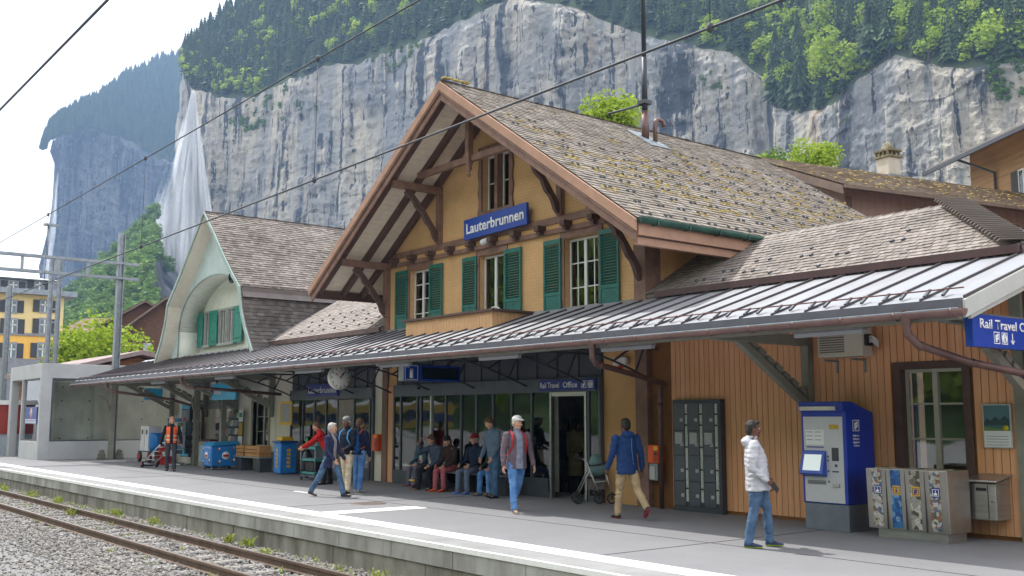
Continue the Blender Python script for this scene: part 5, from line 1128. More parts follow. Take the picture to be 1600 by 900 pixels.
# lockers
lo = thing('lockers', (-12.73,14.4,0), 'dark grey luggage lockers with light key strips set in the ochre wall', 'lockers')
mb = MB(); x0, x1, yl_ = -13.31, -12.16, 14.34; mb.box(x0,x1,yl_,14.47,0.0,2.03); mb.build('frame', anthrd, lo)
for c in range(3):
    a = x0+.05+c*(x1-x0-.08)/3; b = a+(x1-x0-.08)/3-.10
    for r in range(4):
        z0_ = [.10,.55,1.02,1.47][r]; z1_ = [.54,1.01,1.46,1.97][r]
        mb = MB(); mb.box(a,b,yl_-.025,yl_-.001,z0_+.006,z1_-.006,0); mb.box(b-.10,b-.03,yl_-.031,yl_-.0255,z0_+.16,z0_+.22,1)
        if r == 2: mb.box(a+.03,b-.05,yl_-.031,yl_-.0255,z0_+.20,z1_-.03,1)
        d_ = mb.build('locker_door', [anthr, M('locker_label', hexc('#b9bcc0'), .5, var=.2, scale=60)], lo)
    mb = MB(); mb.box(b+.015,b+.075,yl_-.02,yl_-.001,.18,1.95,0)
    for z in (.40,.75,1.15,1.55,1.75): mb.box(b+.015,b+.075,yl_-.024,yl_-.0205,z,z+.03,1)
    mb.build('key_strip', [M('key_strip_grey', hexc('#c5c7c4'), .5, var=.2, scale=30), black], lo)
# ticket machine
tv = thing('ticket_machine', (-9.5,13.95,0), 'tall blue and grey ticket vending machine standing against the board wall', 'ticket machine')
tx0, tx1, ty0, ty1 = -9.92, -9.12, 13.62, 14.36; tblue = M('machine_blue', hexc('#1a3aa6'), .35, var=.04); tgrey = M('machine_grey', hexc('#bfc1c6'), .45, var=.03)
mb = MB(); mb.prism([(tx0,ty0,.40),(tx0,ty1,.40),(tx0,ty1,1.78),(tx0,ty0+.18,1.95),(tx0,ty0-.06,1.95),(tx0,ty0-.06,1.80),(tx0,ty0,1.80)], (tx1-tx0,0,0)); mb.build('housing', tblue, tv, bevel=.012)
mb = MB(); mb.box(tx0+.01,tx1-.01,ty0+.02,ty1,.0,.399); mb.build('plinth', M('machine_plinth', hexc('#6f7883'), .5), tv, bevel=.006)
mb = MB(); mb.box(tx0+.05,tx1-.05,ty0-.012,ty0-.001,.42,1.72,0); mb.box(tx0+.05,tx1-.12,ty0-.10,ty0-.061,1.815,1.875,1)
mb.box(tx0+.09,tx0+.42,ty0-.017,ty0-.0125,1.29,1.52,2); mb.box(tx0+.10,tx0+.41,ty0-.017,ty0-.0125,1.245,1.262,3); mb.box(tx0+.52,tx0+.68,ty0-.017,ty0-.0125,1.53,1.60,4)
mb.box(tx0+.55,tx0+.67,ty0-.017,ty0-.0125,1.05,1.25,5); mb.box(tx0+.10,tx0+.43,ty0-.019,ty0-.0125,.69,.75,6); mb.box(tx0+.55,tx0+.67,ty0-.03,ty0-.0125,.66,.71,7); mb.box(tx0+.55,tx0+.66,ty0-.018,ty0-.0125,.88,.90,5); mb.box(tx0+.60,tx0+.64,ty0-.02,ty0-.0125,.96,1.0,5)
for z in (.72,.88,1.04,1.10): mb.box(tx0+.47,tx0+.495,ty0-.018,ty0-.0125,z,z+.03,5)
for k in range(3): mb.box(tx0+.11,tx0+.22,ty0-.0195,ty0-.0172,1.48-.06*k,1.488-.06*k,3); mb.box(tx0+.26,tx0+.38,ty0-.0195,ty0-.0172,1.48-.06*k,1.488-.06*k,5)
mb.build('front_panel', [tgrey, M('lamp_cover', hexc('#d9d6cb'), .3), paper, bluedk, M('label_yellow', hexc('#cfae35'), .5, var=.25, scale=40), anthrd, M('slot_grey', hexc('#7d7f80'), .4, .5), steel], tv)
mb = MB(); ang = Vector((0,.30,1)).normalized(); pz = Vector((tx0+.03,ty0-.13,.86)); mb.prism([(tx0+.03,ty0-.001,.80),(tx0+.03,ty0-.14,.85),(tx0+.03,ty0-.04,1.20),(tx0+.03,ty0-.001,1.20)], (.42,0,0)); so_ = mb.build('screen_hood', M('hood_blue', hexc('#3455b8'), .35), tv, bevel=.006)
mb = MB(); d_ = Vector((0,.10,.35)); nrm_ = XD.cross(d_.normalized()); panel(mb, Vector((tx0+.09,ty0-.1265,.90))+nrm_*.004, XD, d_, .31, .25, .006); mb.build('screen', M('screen_pale', hexc('#cfdad9'), .15, var=.03, emis=(.7,.8,.8,.25)), so_)
mb = MB(); icon(mb, 't', (tx1+.002,13.80,1.50), YD, ZV, .17, XD, 0, 1)
mb.build('ticket_symbol', [white, tblue], tv)
for k, tx_ in enumerate(('Billette', 'Billets', 'Biglietti', 'Tickets')): lettering(tx_, (tx1+.002,13.80,1.42-.05*k), YD, ZV, .028, .16, white, tv, bold=.01)
nc = thing('notice_sheet', (-10.05,14.44,1.4), 'small white notice sheet on the board wall left of the ticket machine', 'notice'); mb = MB(); mb.box(-10.12,-9.94,14.455,14.475,1.22,1.52); mb.build('sheet', paper, nc); mb = MB()
for k in range(9): mb.box(-10.10,-9.96,14.452,14.4545,1.25+.027*k,1.258+.027*k)
mb.build('print_lines', grey, nc)
# recycling station
def litter_mat(name, cols, scale):
    m = bpy.data.materials.new(name); m.use_nodes = True; t = m.node_tree; b = t.nodes['Principled BSDF']; b.inputs['Roughness'].default_value = .35
    tcn = N(t,'ShaderNodeTexCoord'); v = N(t,'ShaderNodeTexVoronoi'); v.inputs['Scale'].default_value = scale; t.links.new(tcn.outputs['Object'], v.inputs['Vector'])
    sp = N(t,'ShaderNodeSeparateColor'); t.links.new(v.outputs['Color'], sp.inputs[0]); r = N(t,'ShaderNodeValToRGB'); r.color_ramp.interpolation = 'CONSTANT'
    for i, c in enumerate(cols):
        e = r.color_ramp.elements[i] if i < 2 else r.color_ramp.elements.new(i/len(cols)); e.position = i/len(cols); e.color = (*c,1)
    t.links.new(sp.outputs[0], r.inputs[0]); mxn = N(t,'ShaderNodeMix', data_type='RGBA', blend_type='MULTIPLY'); mxn.inputs['Factor'].default_value = .7; t.links.new(r.outputs[0], mxn.inputs['A'])
    nz = N(t,'ShaderNodeTexNoise'); nz.inputs['Scale'].default_value = scale*2; nz.inputs['Detail'].default_value = 5; mr = N(t,'ShaderNodeMapRange'); mr.inputs['From Min'].default_value=.35; mr.inputs['From Max'].default_value=.6; t.links.new(nz.outputs['Fac'], mr.inputs[0]); t.links.new(mr.outputs[0], mxn.inputs['B']); t.links.new(mxn.outputs['Result'], b.inputs['Base Color']); return m
rs_ = thing('recycling_station', (-8.05,13.7,0), 'wide steel recycling station with four picture strips on its front', 'recycling bin')
rx0, rx1, ry0, ry1, rz0, rz1 = -8.66, -7.42, 13.42, 13.98, .13, .98
mb = MB(); mb.prism([(rx0,ry0,rz0),(rx0,ry1,rz0),(rx0,ry1,rz1),(rx0,ry0-.03,rz1)], (rx1-rx0,0,0)); body = mb.build('body', M('bin_steel', (.40,.375,.35), .34, .85, var=.1, scale=2), rs_, bevel=.008)
mb = MB(); mb.box(rx0+.12,rx1-.06,ry0+.05,ry1-.03,.0,rz0-.001); mb.build('plinth', steel, rs_)
cols = {'r': [(.6,.58,.55),(.35,.16,.10),(.12,.16,.12),(.5,.45,.35),(.15,.2,.35),(.7,.68,.66)], 'b': [(.02,.10,.35),(.05,.22,.5),(.03,.14,.42),(.2,.42,.65)], 'c': [(.5,.48,.40),(.65,.64,.58),(.22,.20,.15),(.42,.42,.36),(.12,.11,.08)]}
for k, (ty_, sy) in enumerate((('r','w'),('b','p'),('c','t'),('r','w'))):
    xa = rx0+.09+k*.295; fy = lambda z: ry0-.03*(z-rz0)/(rz1-rz0)
    mb = MB(); mb.prism([(xa,fy(rz0+.03)-.0015,rz0+.03),(xa+.155,fy(rz0+.03)-.0015,rz0+.03),(xa+.155,fy(rz1-.01)-.0015,rz1-.01),(xa,fy(rz1-.01)-.0015,rz1-.01)], (0,-.003,0)); mb.build('picture_strip', litter_mat('litter_print', cols[ty_], 22 if ty_ == 'r' else 14), rs_)
    lb = MB(); pz = Vector((xa+.03,fy(.72)-.0055,.62)); panel(lb, pz, XD, ZV, .12, .13, .003, 0); icon(lb, sy, pz+XD*.012+ZV*.015-YD*.0005, XD, ZV, .095, -YD, 1, 0); lb.build('waste_symbol', [(yellow if k in (1,2) else bluedk), (bluedk if k in (1,2) else white)], rs_)
    mb = MB(); mb.box(xa-.02,xa+.17,ry0+.08,ry0+.34,rz1+.001,rz1+.012,0); mb.box(xa+.02,xa+.13,ry0+.12,ry0+.28,rz1+.0125,rz1+.016,1); mb.build('throw_in_flap', [M('flap_print', (.25,.25,.3), .4, var=.3, scale=20, col2=(.5,.45,.2)), black], rs_)
    if k: mb = MB(); mb.box(xa-.072,xa-.066,ry0-.030,ry0-.004,rz0+.01,rz1-.01); mb.build('door_gap', anthrd, rs_)
# wall bin
wb = thing('wall_bin', (-7.3,14.2,.3), 'small stainless steel litter bin with tilted lid fixed to the board wall', 'litter bin')
mb = MB(); mb.prism([(-7.46,14.05,.30),(-7.46,14.46,.30),(-7.46,14.46,.86),(-7.46,14.05,.80)], (.37,0,0)); mb.build('body', steel, wb, bevel=.008)
mb = MB(); mb.prism([(-7.50,13.98,.82),(-7.50,14.47,.90),(-7.50,14.47,.92),(-7.50,13.98,.845)], (.46,0,0)); mb.build('lid', steel, wb, bevel=.004)
mb = MB(); mb.box(-7.36,-7.22,14.035,14.045,.70,.74,0); mb.box(-7.20,-7.195,14.04,14.047,.32,.78,0); mb.lathe([(0,.02),(.018,.02),(.018,0)], (-7.13,14.05,.56), 10, -YD, 1); mb.build('slot_and_lock', [black, galv], wb)
sh_ = thing('cigarette_shelf', (-7.62,14.2,.83), 'narrow steel shelf at the window corner left of the wall bin', 'shelf'); mb = MB(); mb.box(-7.68,-7.55,13.99,14.30,.78,.83); mb.build('shelf', steel, sh_)
# poster
po = thing('poster_frame', (-7.2,14.46,1.3), 'framed mountain lake poster on the board wall right of the window', 'poster')
mb = MB(); px0_, px1_, pz0_, pz1_ = -7.41, -7.00, 1.28, 1.90
mb.box(px0_,px1_,14.43,14.476,pz0_,pz1_); mb.build('frame', M('alu_frame', (.6,.62,.64), .35, .7), po, bevel=.004)
mb = MB(); a, b = px0_+.02, px1_-.02; mb.box(a,b,14.424,14.429,pz0_+.02,pz1_-.02,0); mb.box(a,b,14.4215,14.4235,pz0_+.24,pz1_-.02,1); 
mb.prism([(a,14.421,1.64),(a+.05,14.421,1.70),(a+.10,14.421,1.66),(a+.17,14.421,1.72),(a+.23,14.421,1.67),(a+.30,14.421,1.73),(b,14.421,1.68),(b,14.421,1.58),(a,14.421,1.58)], (0,-.001,0), 2); mb.box(a,b,14.4195,14.4205,1.53,1.60,3); mb.prism([(a,14.418,1.525),(a,14.418,1.58),(a+.12,14.418,1.56),(a+.25,14.418,1.545),(b,14.418,1.55),(b,14.418,1.525)], (0,-.001,0), 4)
mb.lathe([(0,.006),(.04,.006),(.04,0)], (b-.06,14.418,1.56), 16, -YD, 5)
for k in range(4): mb.box(a+.02,b-.03,14.4215,14.4235,1.32+.04*k,1.328+.04*k,6)
mb.build('print', [paper, M('poster_sky', hexc('#4d7480'), .4, var=.1), M('poster_hills', hexc('#2c4650'), .4, var=.2, scale=12), M('poster_lake', hexc('#3a6a6c'), .3), M('poster_meadow', hexc('#6a8a3c'), .4), M('poster_dot', hexc('#d8c326'), .4), grey], po)
# ================================================================ kiosk forecourt
def at(px, py): p = AZ(px, py); return p
ice = thing('ice_cream_freezer', (-32.4,13.6,0), 'bright blue ice cream freezer on castors in front of the kiosk', 'freezer'); ib = M('freezer_blue', hexc('#1f7fd0'), .3, var=.06)
fx0, fx1, fy0, fy1 = -33.9, -32.75, 13.1, 13.9
fx0, fx1, fy0, fy1 = -32.98, -32.20, 13.05, 14.05
mb = MB(); mb.prism([(fx0,fy0,.12),(fx0,fy1,.12),(fx0,fy1,.82),(fx0,fy0,.76)], (fx1-fx0,0,0)); mb.build('body', ib, ice, bevel=.04)
mb = MB(); mb.prism([(fx0-.02,fy0-.02,.765),(fx0-.02,fy1+.02,.825),(fx0-.02,fy1-.1,.93),(fx0-.02,fy0+.12,.90)], (fx1-fx0+.04,0,0)); mb.build('lid', M('freezer_lid', hexc('#2f93c9'), .15, var=.05), ice, bevel=.02)
for x in (fx0+.08, fx1-.08):
    for y in (fy0+.08, fy1-.08): mb = MB(); mb.lathe([(0,-.02),(.05,-.02),(.05,.02),(0,.02)], (x,y,.05), 12, XD); mb.box(x-.01,x+.01,y-.015,y+.015,.06,.13); mb.build('castor', galv, ice)
for (c, ax, kx) in ((Vector(((fx0+fx1)/2,fy0-.001,.46)), -YD, XD), (Vector((fx1+.001,(fy0+fy1)/2,.46)), XD, YD)):
    mb = MB(); mb.lathe([(0,.008),(.13,.008),(.13,.0)], c, 20, ax, 0); mb.obox(c+ax*.010, kx*.10, ZV*.035, ax*.002, 1)
    for (u, v_, r_) in ((-.26,.20,.06),(.24,.22,.05),(-.24,-.2,.07),(.25,-.16,.08)): mb.obox(c+kx*u+ZV*v_+ax*.004, (kx*.5+ZV)*r_, (kx-ZV*.5)*r_*.4, ax*.002, 2); mb.obox(c+kx*(u+.03)+ZV*(v_+.03)+ax*.006, (kx*.5+ZV)*r_*.4, (kx-ZV*.5)*r_*.4, ax*.002, 0)
    mb.build('ice_picture', [white, red, M('cone_brown', hexc('#8a5a35'), .5, var=.2, scale=30)], ice)
bn = thing('slab_bench', (-31.2,14.0,0), 'low bench with grey seat slab carrying two wooden crates', 'bench'); mb = MB(); mb.box(-32.05,-30.1,13.75,14.25,.42,.47); mb.build('seat', M('bench_grey', hexc('#8b8d8c'), .6), bn, bevel=.005)
mb = MB(); mb.box(-31.95,-31.55,13.8,14.2,0,.419); mb.box(-30.55,-30.15,13.8,14.2,0,.419); parts(mb, 'leg', anthrd, bn)
crm_ = M('crate_wood', hexc('#c39058'), .7, var=.15, scale=5)
for x0_, x1_, lb in ((-31.98,-31.42,'small wooden slat crate on the left half of the low bench'), (-31.30,-30.22,'long wooden slat crate on the right half of the low bench')):
    c_ = thing('wooden_crate', ((x0_+x1_)/2,14.0,.471), lb, 'crate', 'wooden crates on the bench'); mb = MB()
    for k in range(3): z = .475+.115*k; mb.box(x0_,x1_,13.80,13.815,z,z+.095); mb.box(x0_,x1_,14.185,14.20,z,z+.095); mb.box(x1_-.015,x1_,13.816,14.184,z,z+.095); mb.box(x0_,x0_+.015,13.816,14.184,z,z+.095)
    mb.build('slats', crm_, c_); mb = MB(); mb.box(x0_+.02,x1_-.02,13.82,14.18,.472,.49); mb.build('bottom', crm_, c_)
db = thing('waste_bin', (-33.8,13.8,0), 'slim dark waste bin left of the ice cream freezer', 'bin'); mb = MB(); mb.lathe([(0,0),(.20,0),(.22,.68),(.20,.70),(.18,.66)], (-33.85,13.75,0), 20); mb.build('body', anthrd, db); mb = MB(); mb.lathe([(.23,.60),(.23,.72),(.17,.75),(.0,.75)], (-33.85,13.75,0), 20); mb.build('rim', black, db)
rb_ = thing('blue_recycling_bin', (-29.6,13.95,0), 'tall blue recycling bin with yellow lettering and yellow top', 'recycling bin')
q = at(446,738); bx_, by_ = q.x, 14.0; bx_ = AY(445,720,14.0).x; 
mb = MB(); mb.prism([(bx_-.24,by_-.26,.03),(bx_+.24,by_-.26,.03),(bx_+.24,by_+.26,.03),(bx_-.24,by_+.26,.03)], (0,0,.90)); mb.build('body', M('bin_blue', hexc('#1668c4'), .35, var=.12, scale=8, col2=hexc('#2f8fd8')), rb_, bevel=.03)
mb = MB(); mb.box(bx_-.28,bx_+.28,by_-.30,by_+.30,.935,.99); mb.build('lid', M('bin_lid_blue', hexc('#1457a8'), .4), rb_, bevel=.015); mb = MB(); mb.box(bx_-.18,bx_+.18,by_-.2,by_+.2,.992,1.12); mb.build('yellow_top', yellow, rb_, bevel=.03)
for k in range(5): mb = MB(); mb.box(bx_-.05,bx_+.05,by_-.268,by_-.262,.20+.12*k,.28+.12*k); mb.box(bx_+.243,bx_+.249,by_-.06,by_+.06,.20+.12*k,.28+.12*k); parts(mb, 'yellow_mark', yellow, rb_)
yb = thing('menu_board', AY(447,690,14.2), 'yellow rimmed tilted notice board on a pole above the blue bin', 'board'); c = AY(447,648,14.2); yb.location = (c.x,14.2,0)
mb = MB(); mb.tube([(c.x+.12,14.3,0),(c.x+.12,14.3,1.5)], .02, 8); mb.build('pole', galv, yb); mb = MB(); mb.obox((c.x,14.2,1.83), (.30,.05,0), (0,0,.36), (.0,.012,0)); mb.build('frame', yellow, yb); mb = MB(); mb.obox((c.x,14.185,1.84), (.24,.04,0), (0,0,.28), (0,.003,0)); mb.build('board', M('board_grey', hexc('#a9a9ad'), .5, var=.1, scale=12), yb)
# postcard racks
def card_rack(x, y, h_, r_, label, mats, n_side=4):
    o = thing('postcard_rack', (x,y,0), label, 'card rack', 'revolving racks beside the kiosk'); mb = MB(); mb.tube([(x,y,0),(x,y,h_)], .02, 8)
    for a in range(4): mb.tube([(x,y,.05),(x+.32*math.cos(a*1.57+.4),y+.32*math.sin(a*1.57+.4),.02)], .018, 6)
    mb.build('stand', whitep, o); cd_ = MB(); rr = random.Random(int(x*10))
    for k in range(n_side):
        e = Vector((math.cos(k*math.pi/2-.3),math.sin(k*math.pi/2-.3),0)); s_ = Vector((-e.y,e.x,0))
        for r in range(int((h_-.45)/.16)):
            for c in (-1, 0, 1):
                if rr.random() < .93: cd_.obox(Vector((x,y,.48+.16*r))+e*r_+s_*c*r_*.62, s_*r_*.27, ZV*.065, e*.006, rr.randrange(len(mats)))
        for r in range(int((h_-.45)/.16)+1): cd_.obox(Vector((x,y,.40+.16*r))+e*r_*.99, s_*r_*.98, ZV*.006, e*.02, 0)
    cd_.build('cards', mats, o)
pm = [M('card_white', (.6,.6,.6), .4), M('card_sky', hexc('#3f86b5'), .4), M('card_green', hexc('#4f7a4a'), .4), M('card_orange', hexc('#b8683a'), .4), M('card_dark', hexc('#2a3a55'), .4)]
card_rack(-36.3, 13.35, 1.78, .26, 'white revolving postcard rack beside the orange vested worker', pm)
card_rack(-36.6, 14.1, 1.62, .24, 'dark sunglasses rack behind the postcard rack', [anthrd, M('card_teal', hexc('#27505a'), .4), black])
pt = thing('light_box_poster', (-38.2,14.2,0), 'tall dark poster stand with cyan header behind the worker', 'poster stand'); mb = MB(); px_ = AY(291,680,14.2).x; mb.box(px_-.42,px_+.42,14.15,14.27,.25,2.2); mb.build('case', anthrd, pt)
mb = MB(); mb.box(px_-.40,px_+.40,14.14,14.149,2.0,2.19,0); mb.box(px_-.38,px_+.38,14.14,14.149,.55,1.97,1); mb.box(px_-.38,px_+.38,14.14,14.149,.27,.53,0); mb.box(px_-.25,px_+.1,14.132,14.1395,1.55,1.70,2); mb.build('print', [teal, M('poster_navy', hexc('#26384c'), .3, var=.4, scale=3, col2=hexc('#8fa5b5')), red], pt); pt.location = (pt.location.x, pt.location.y, 0)
nb = thing('red_sandwich_board', (-37.0,13.2,0), 'red folding sandwich board leaning open by the postcard rack', 'sandwich board'); c = Vector((-37.15,13.35,0))
for sg in (-1, 1):
    mb = MB(); mb.obox(c+Vector((sg*.13,0,.33)), (.13*sg*-1,0,.33), (0,.25,0), (.33*.03,0,.13*.03*sg)); mb.build('board', red, nb)
mb = MB(); mb.obox(c+Vector((.165,0,.38)), (-.03,0,.076), (0,.17,0), (.012,0,.005)); mb.build('white_label', white, nb)
wc = thing('display_counter', (-34.8,14.0,0), 'low grey counter cabinet with a cyan print between rack and bin', 'counter'); mb = MB(); mb.box(-35.35,-34.4,13.85,14.35,0,.85); mb.build('cabinet', M('counter_grey', hexc('#9a958c'), .5), wc, bevel=.01); mb = MB(); mb.box(-35.2,-34.85,13.83,13.849,.15,.72); mb.build('print', M('pale_cyan', hexc('#9fc5d8'), .4, var=.2, scale=9), wc); mb = MB(); mb.box(-35.3,-34.45,13.9,14.3,.855,.93); mb.build('magazines', M('dark_red_goods', hexc('#5c2233'), .5, var=.3, scale=20), wc)
ms = thing('magazine_shelf', (-33.4,14.3,0), 'magazine shelf with rows of papers beside the kiosk door', 'shelf'); mb = MB(); mb.box(-34.1,-33.0,14.40,14.46,.2,1.9,0)
for k in range(6): mb.box(-34.08,-33.02,14.27,14.39,.3+.27*k,.32+.27*k,0)
for k in range(6):
    for q in range(6): mb.obox((-33.98+.175*q,14.33,.42+.27*k), (.075,0,0), (0,.02,.10), (0,.006,-.001), 1+(q*3+k) % 5)
mb.build('papers', [anthrd]+pm, ms)
nw = thing('newspaper_posters', (-33.0,14.3,0), 'stack of small posters on the timber post beside the kiosk door', 'posters'); x_ = AY(377,650,14.3).x; mb = MB(); mb.box(x_-.16,x_+.16,14.28,14.30,1.55,1.95,0); mb.box(x_-.14,x_+.14,14.28,14.30,1.10,1.52,1); mb.box(x_-.15,x_+.15,14.28,14.30,.55,1.07,0); mb.box(x_-.12,x_+.12,14.275,14.2795,1.7,1.85,2); parts(mb, 'poster', [paper, M('poster_yellow', hexc('#c9a638'), .5, var=.2, scale=12), M('poster_green_blue', hexc('#4f8d7c'), .5)], nw); 
# cleaning trolley
ct_ = thing('cleaning_trolley', (-25.9,13.3,0), 'cleaning trolley with teal trays, green bottle and black rubbish bag holder', 'trolley'); c = Vector((AY(492,740,13.3).x,13.3,0))
mb = MB()
for dx in (-.42,.42):
    for dy in (-.22,.22): mb.tube([c+Vector((dx,dy,.08)), c+Vector((dx,dy,.95))], .014, 7)
for z in (.12,.95):
    for dy in (-.22,.22): mb.tube([c+Vector((-.42,dy,z)), c+Vector((.42,dy,z))], .012, 6)
    for dx in (-.42,.42): mb.tube([c+Vector((dx,-.22,z)), c+Vector((dx,.22,z))], .012, 6)
mb.build('frame', galv, ct_); tl_ = M('teal_plastic', hexc('#3b8c8c'), .4)
for z in (.16,.52,.84): mb = MB(); mb.box(c.x-.40,c.x+.40,13.10,13.50,z,z+.07); mb.build('tray', tl_, ct_, bevel=.01)
mb = MB(); mb.box(c.x-.3,c.x+.2,13.15,13.45,.24,.50); mb.build('bucket', black, ct_, bevel=.02); mb = MB(); mb.lathe([(0,.92),(.05,.92),(.05,1.08),(.02,1.13),(.02,1.18),(0,1.18)], (c.x-.3,13.2,0), 12); mb.build('bottle', M('bottle_green', hexc('#2f8f3f'), .3), ct_); mb = MB(); mb.box(c.x-.2,c.x-.05,13.12,13.25,.92,1.06); mb.build('red_box', red, ct_); mb = MB(); mb.box(c.x+.0,c.x+.36,13.15,13.45,.92,1.12); mb.build('caddy', tl_, ct_, bevel=.02)
for dx in (-.4,.4): mb = MB(); mb.lathe([(0,-.015),(.05,-.015),(.05,.015),(0,.015)], c+Vector((dx,-.2,.05)), 12, YD); mb.build('castor', black, ct_)
bag = thing('rubbish_bag', (c.x-.75,13.45,0), 'shiny black rubbish bag hanging left of the cleaning trolley', 'rubbish bag'); mb = MB(); mb.ell((c.x-.66,13.4,.42), (.17,.17,.40), 14, 10); o_ = mb.build('bag', M('black_film', (.02,.02,.022), .25, bump=1, bscale=9), bag)
rr = random.Random(4)
for v in o_.data.vertices: f_ = 1+.18*noise.noise(v.co*7); v.co.x *= f_; v.co.y *= f_
mb = MB(); mb.tube([(c.x-.66,13.4,.8),(c.x-.55,13.38,.93),(c.x-.42,13.35,.95)], .02, 6); mb.build('tie', black, bag)
# hand truck pulled by the worker, blue crate cart behind
ht = thing('hand_truck', (-35.0,12.5,0), 'aluminium stair climbing hand truck tilted behind the worker', 'hand truck'); b0 = at(232,730); b1 = AY(263,692,b0.y+.05)
ht.location = (b0.x,b0.y,0); A_ = Vector((b0.x,b0.y,.12)); B_ = Vector((b1.x,b1.y,max(.8,b1.z))); sd_ = Vector((0,.22,0)); mb = MB()
for sg in (-1,1): mb.tube([A_+sd_*sg, B_+sd_*sg], .018, 8)
for k in range(6): p_ = A_.lerp(B_,k/5); mb.tube([p_-sd_,p_+sd_], .014, 6)
mb.build('frame', M('aluminium', (.62,.64,.66), .35, .8), ht); mb = MB(); mb.obox(A_+Vector((-.05,0,-.06)), (.16,0,.03), (0,.22,0), (0,0,.008)); mb.build('toe_plate', galv, ht)
for sg in (-1,1): mb = MB(); mb.lathe([(0,-.03),(.11,-.03),(.11,.03),(0,.03)], A_+sd_*1.15*sg+Vector((.08,0,0)), 16, YD, 0); mb.lathe([(0,-.034),(.06,-.034)], A_+sd_*1.15*sg+Vector((.08,0,0)), 12, YD, 1); mb.build('wheel', [black, red], ht)
bc = thing('luggage_cart', (-38.6,13.6,0), 'flat luggage cart with red wheels carrying a blue barrel', 'cart'); cx_ = AY(240,700,13.7).x; mb = MB(); mb.box(cx_-.9,cx_+.6,13.4,14.1,.38,.42); mb.build('deck', anthrd, bc)
for dx in (-.7,.4):
    for y in (13.42,14.08): mb = MB(); mb.lathe([(0,-.03),(.2,-.03),(.2,.03),(0,.03)], (cx_+dx,y,.2), 18, YD, 0); mb.lathe([(0,-.034),(.12,-.034)], (cx_+dx,y,0.2), 14, YD, 1); mb.lathe([(0,.034),(.12,.034)], (cx_+dx,y,0.2), 14, YD, 1); mb.build('wheel', [black, red], bc)
br_ = thing('blue_barrel', (cx_+.1,13.75,.421), 'blue plastic barrel standing on the luggage cart', 'barrel'); mb = MB(); mb.lathe([(0,.421),(.24,.421),(.27,.6),(.27,1.0),(.22,1.1),(0,1.1)], (cx_+.15,13.75,0), 20); mb.build('body', ib, br_)
for k, dx in enumerate((-.72,-.25)):
    bx2 = thing('white_carton', (cx_+dx,13.75,.421), ('left' if k == 0 else 'right')+' one of the two white appliance cartons on the luggage cart', 'carton', 'white cartons on the cart'); mb = MB(); mb.box(cx_+dx-.21,cx_+dx+.21,13.5,14.0,.421,1.35,0); mb.build('box', paper, bx2); mb = MB(); mb.box(cx_+dx-.08,cx_+dx+.06,13.492,13.499,1.05,1.22); mb.build('label', anthrd, bx2)
# long bench for the waiting people
wbn = thing('waiting_bench', (-19.3,14.0,0), 'long grey bench in front of the glazed waiting hall', 'bench'); mb = MB(); mb.box(-21.6,-17.9,13.83,14.25,.41,.45); mb.build('seat', M('bench_light', hexc('#9da09c'), .5), wbn, bevel=.006)
mb = MB(); 
for x in (-21.3,-19.7,-18.2): mb.box(x,x+.35,13.90,14.2,0,.409)
parts(mb, 'leg', anthrd, wbn)
# rollator with a bag
ro = thing('rollator', (-15.0,13.6,0), 'silver rollator with black wheels in front of the travel office door', 'rollator'); c0_ = at(930,786); c0_.y -= .0; c0_.z = 0; ro.location = c0_; alu = M('aluminium', (.62,.64,.66), .35, .8)
fwd_ = Vector((.62,.785,0)); sid = Vector((.785,-.62,0)); 
def rp_(f, s_, z): return c0_+fwd_*f+sid*s_+ZV*z
mb = MB()
for s_ in (-.24,.24):
    mb.tube([rp_(-.34,s_,.22), rp_(-.12,s_,.66), rp_(-.20,s_,.86), rp_(-.30,s_,.90)], .015, 8); mb.tube([rp_(-.12,s_,.66), rp_(.06,s_,.20)], .015, 8); mb.tube([rp_(.30,s_,.22), rp_(.20,s_,.60)], .014, 8); mb.tube([rp_(-.02,s_,.42), rp_(.25,s_,.46)], .012, 7)
mb.tube([rp_(-.12,-.24,.62), rp_(-.12,.24,.62)], .012, 7); mb.tube([rp_(.2,-.24,.58), rp_(.2,.24,.58)], .012, 7); mb.build('frame', alu, ro)
for s_ in (-.24,.24):
    mb = MB(); mb.tube([rp_(-.38,s_,.90), rp_(-.22,s_,.90)], .022, 8); mb.tube([rp_(-.40,s_,.82), rp_(-.25,s_,.84)], .008, 6); mb.build('handle', black, ro)
    for f in (-.36, .06, .32):
        if f == .06 and s_ < 0: continue
        mb = MB(); mb.lathe([(.075,-.02),(.105,-.02),(.105,.02),(.075,.02),(.075,-.02)], rp_(f,s_,.105), 20, sid)
        for k in range(5): a = k*1.256; e = fwd_*math.cos(a)+ZV*math.sin(a); mb.beam(rp_(f,s_,.105), rp_(f,s_,.105)+e*.08, .012, .015, up=sid)
        mb.beam(rp_(f,s_+.03,.105), rp_(f,s_+.03,.24), .018, .02); mb.build('wheel', black, ro)
mb = MB(); mb.obox(rp_(.02,0,.50), fwd_*.17, sid*.20, ZV*.015); mb.build('seat', black, ro); mb = MB(); mb.obox(rp_(.02,0,.38), fwd_*.16, sid*.19, ZV*.10); mb.build('basket', M('basket_net', hexc('#77706a'), .8, var=.3, scale=30), ro)
bg_ = thing('green_bag', rp_(.05,0,.52), 'grey-green cloth bag standing on the rollator seat', 'bag'); mb = MB(); mb.ell(rp_(.05,0,.66), (.19,.19,.15), 16, 10); mb.ell(rp_(.02,0,.82), (.13,.13,.15), 14, 10); o_ = mb.build('bag', M('bag_green', hexc('#6f9091'), .85, bump=.8, bscale=14), bg_)
for v in o_.data.vertices: v.co *= 1+.10*noise.noise(v.co*9)
mb = MB(); mb.tube([rp_(-.15,.12,.74), rp_(.05,.17,.76), rp_(.22,.1,.80)], .012, 6); mb.build('strap', black, bg_)
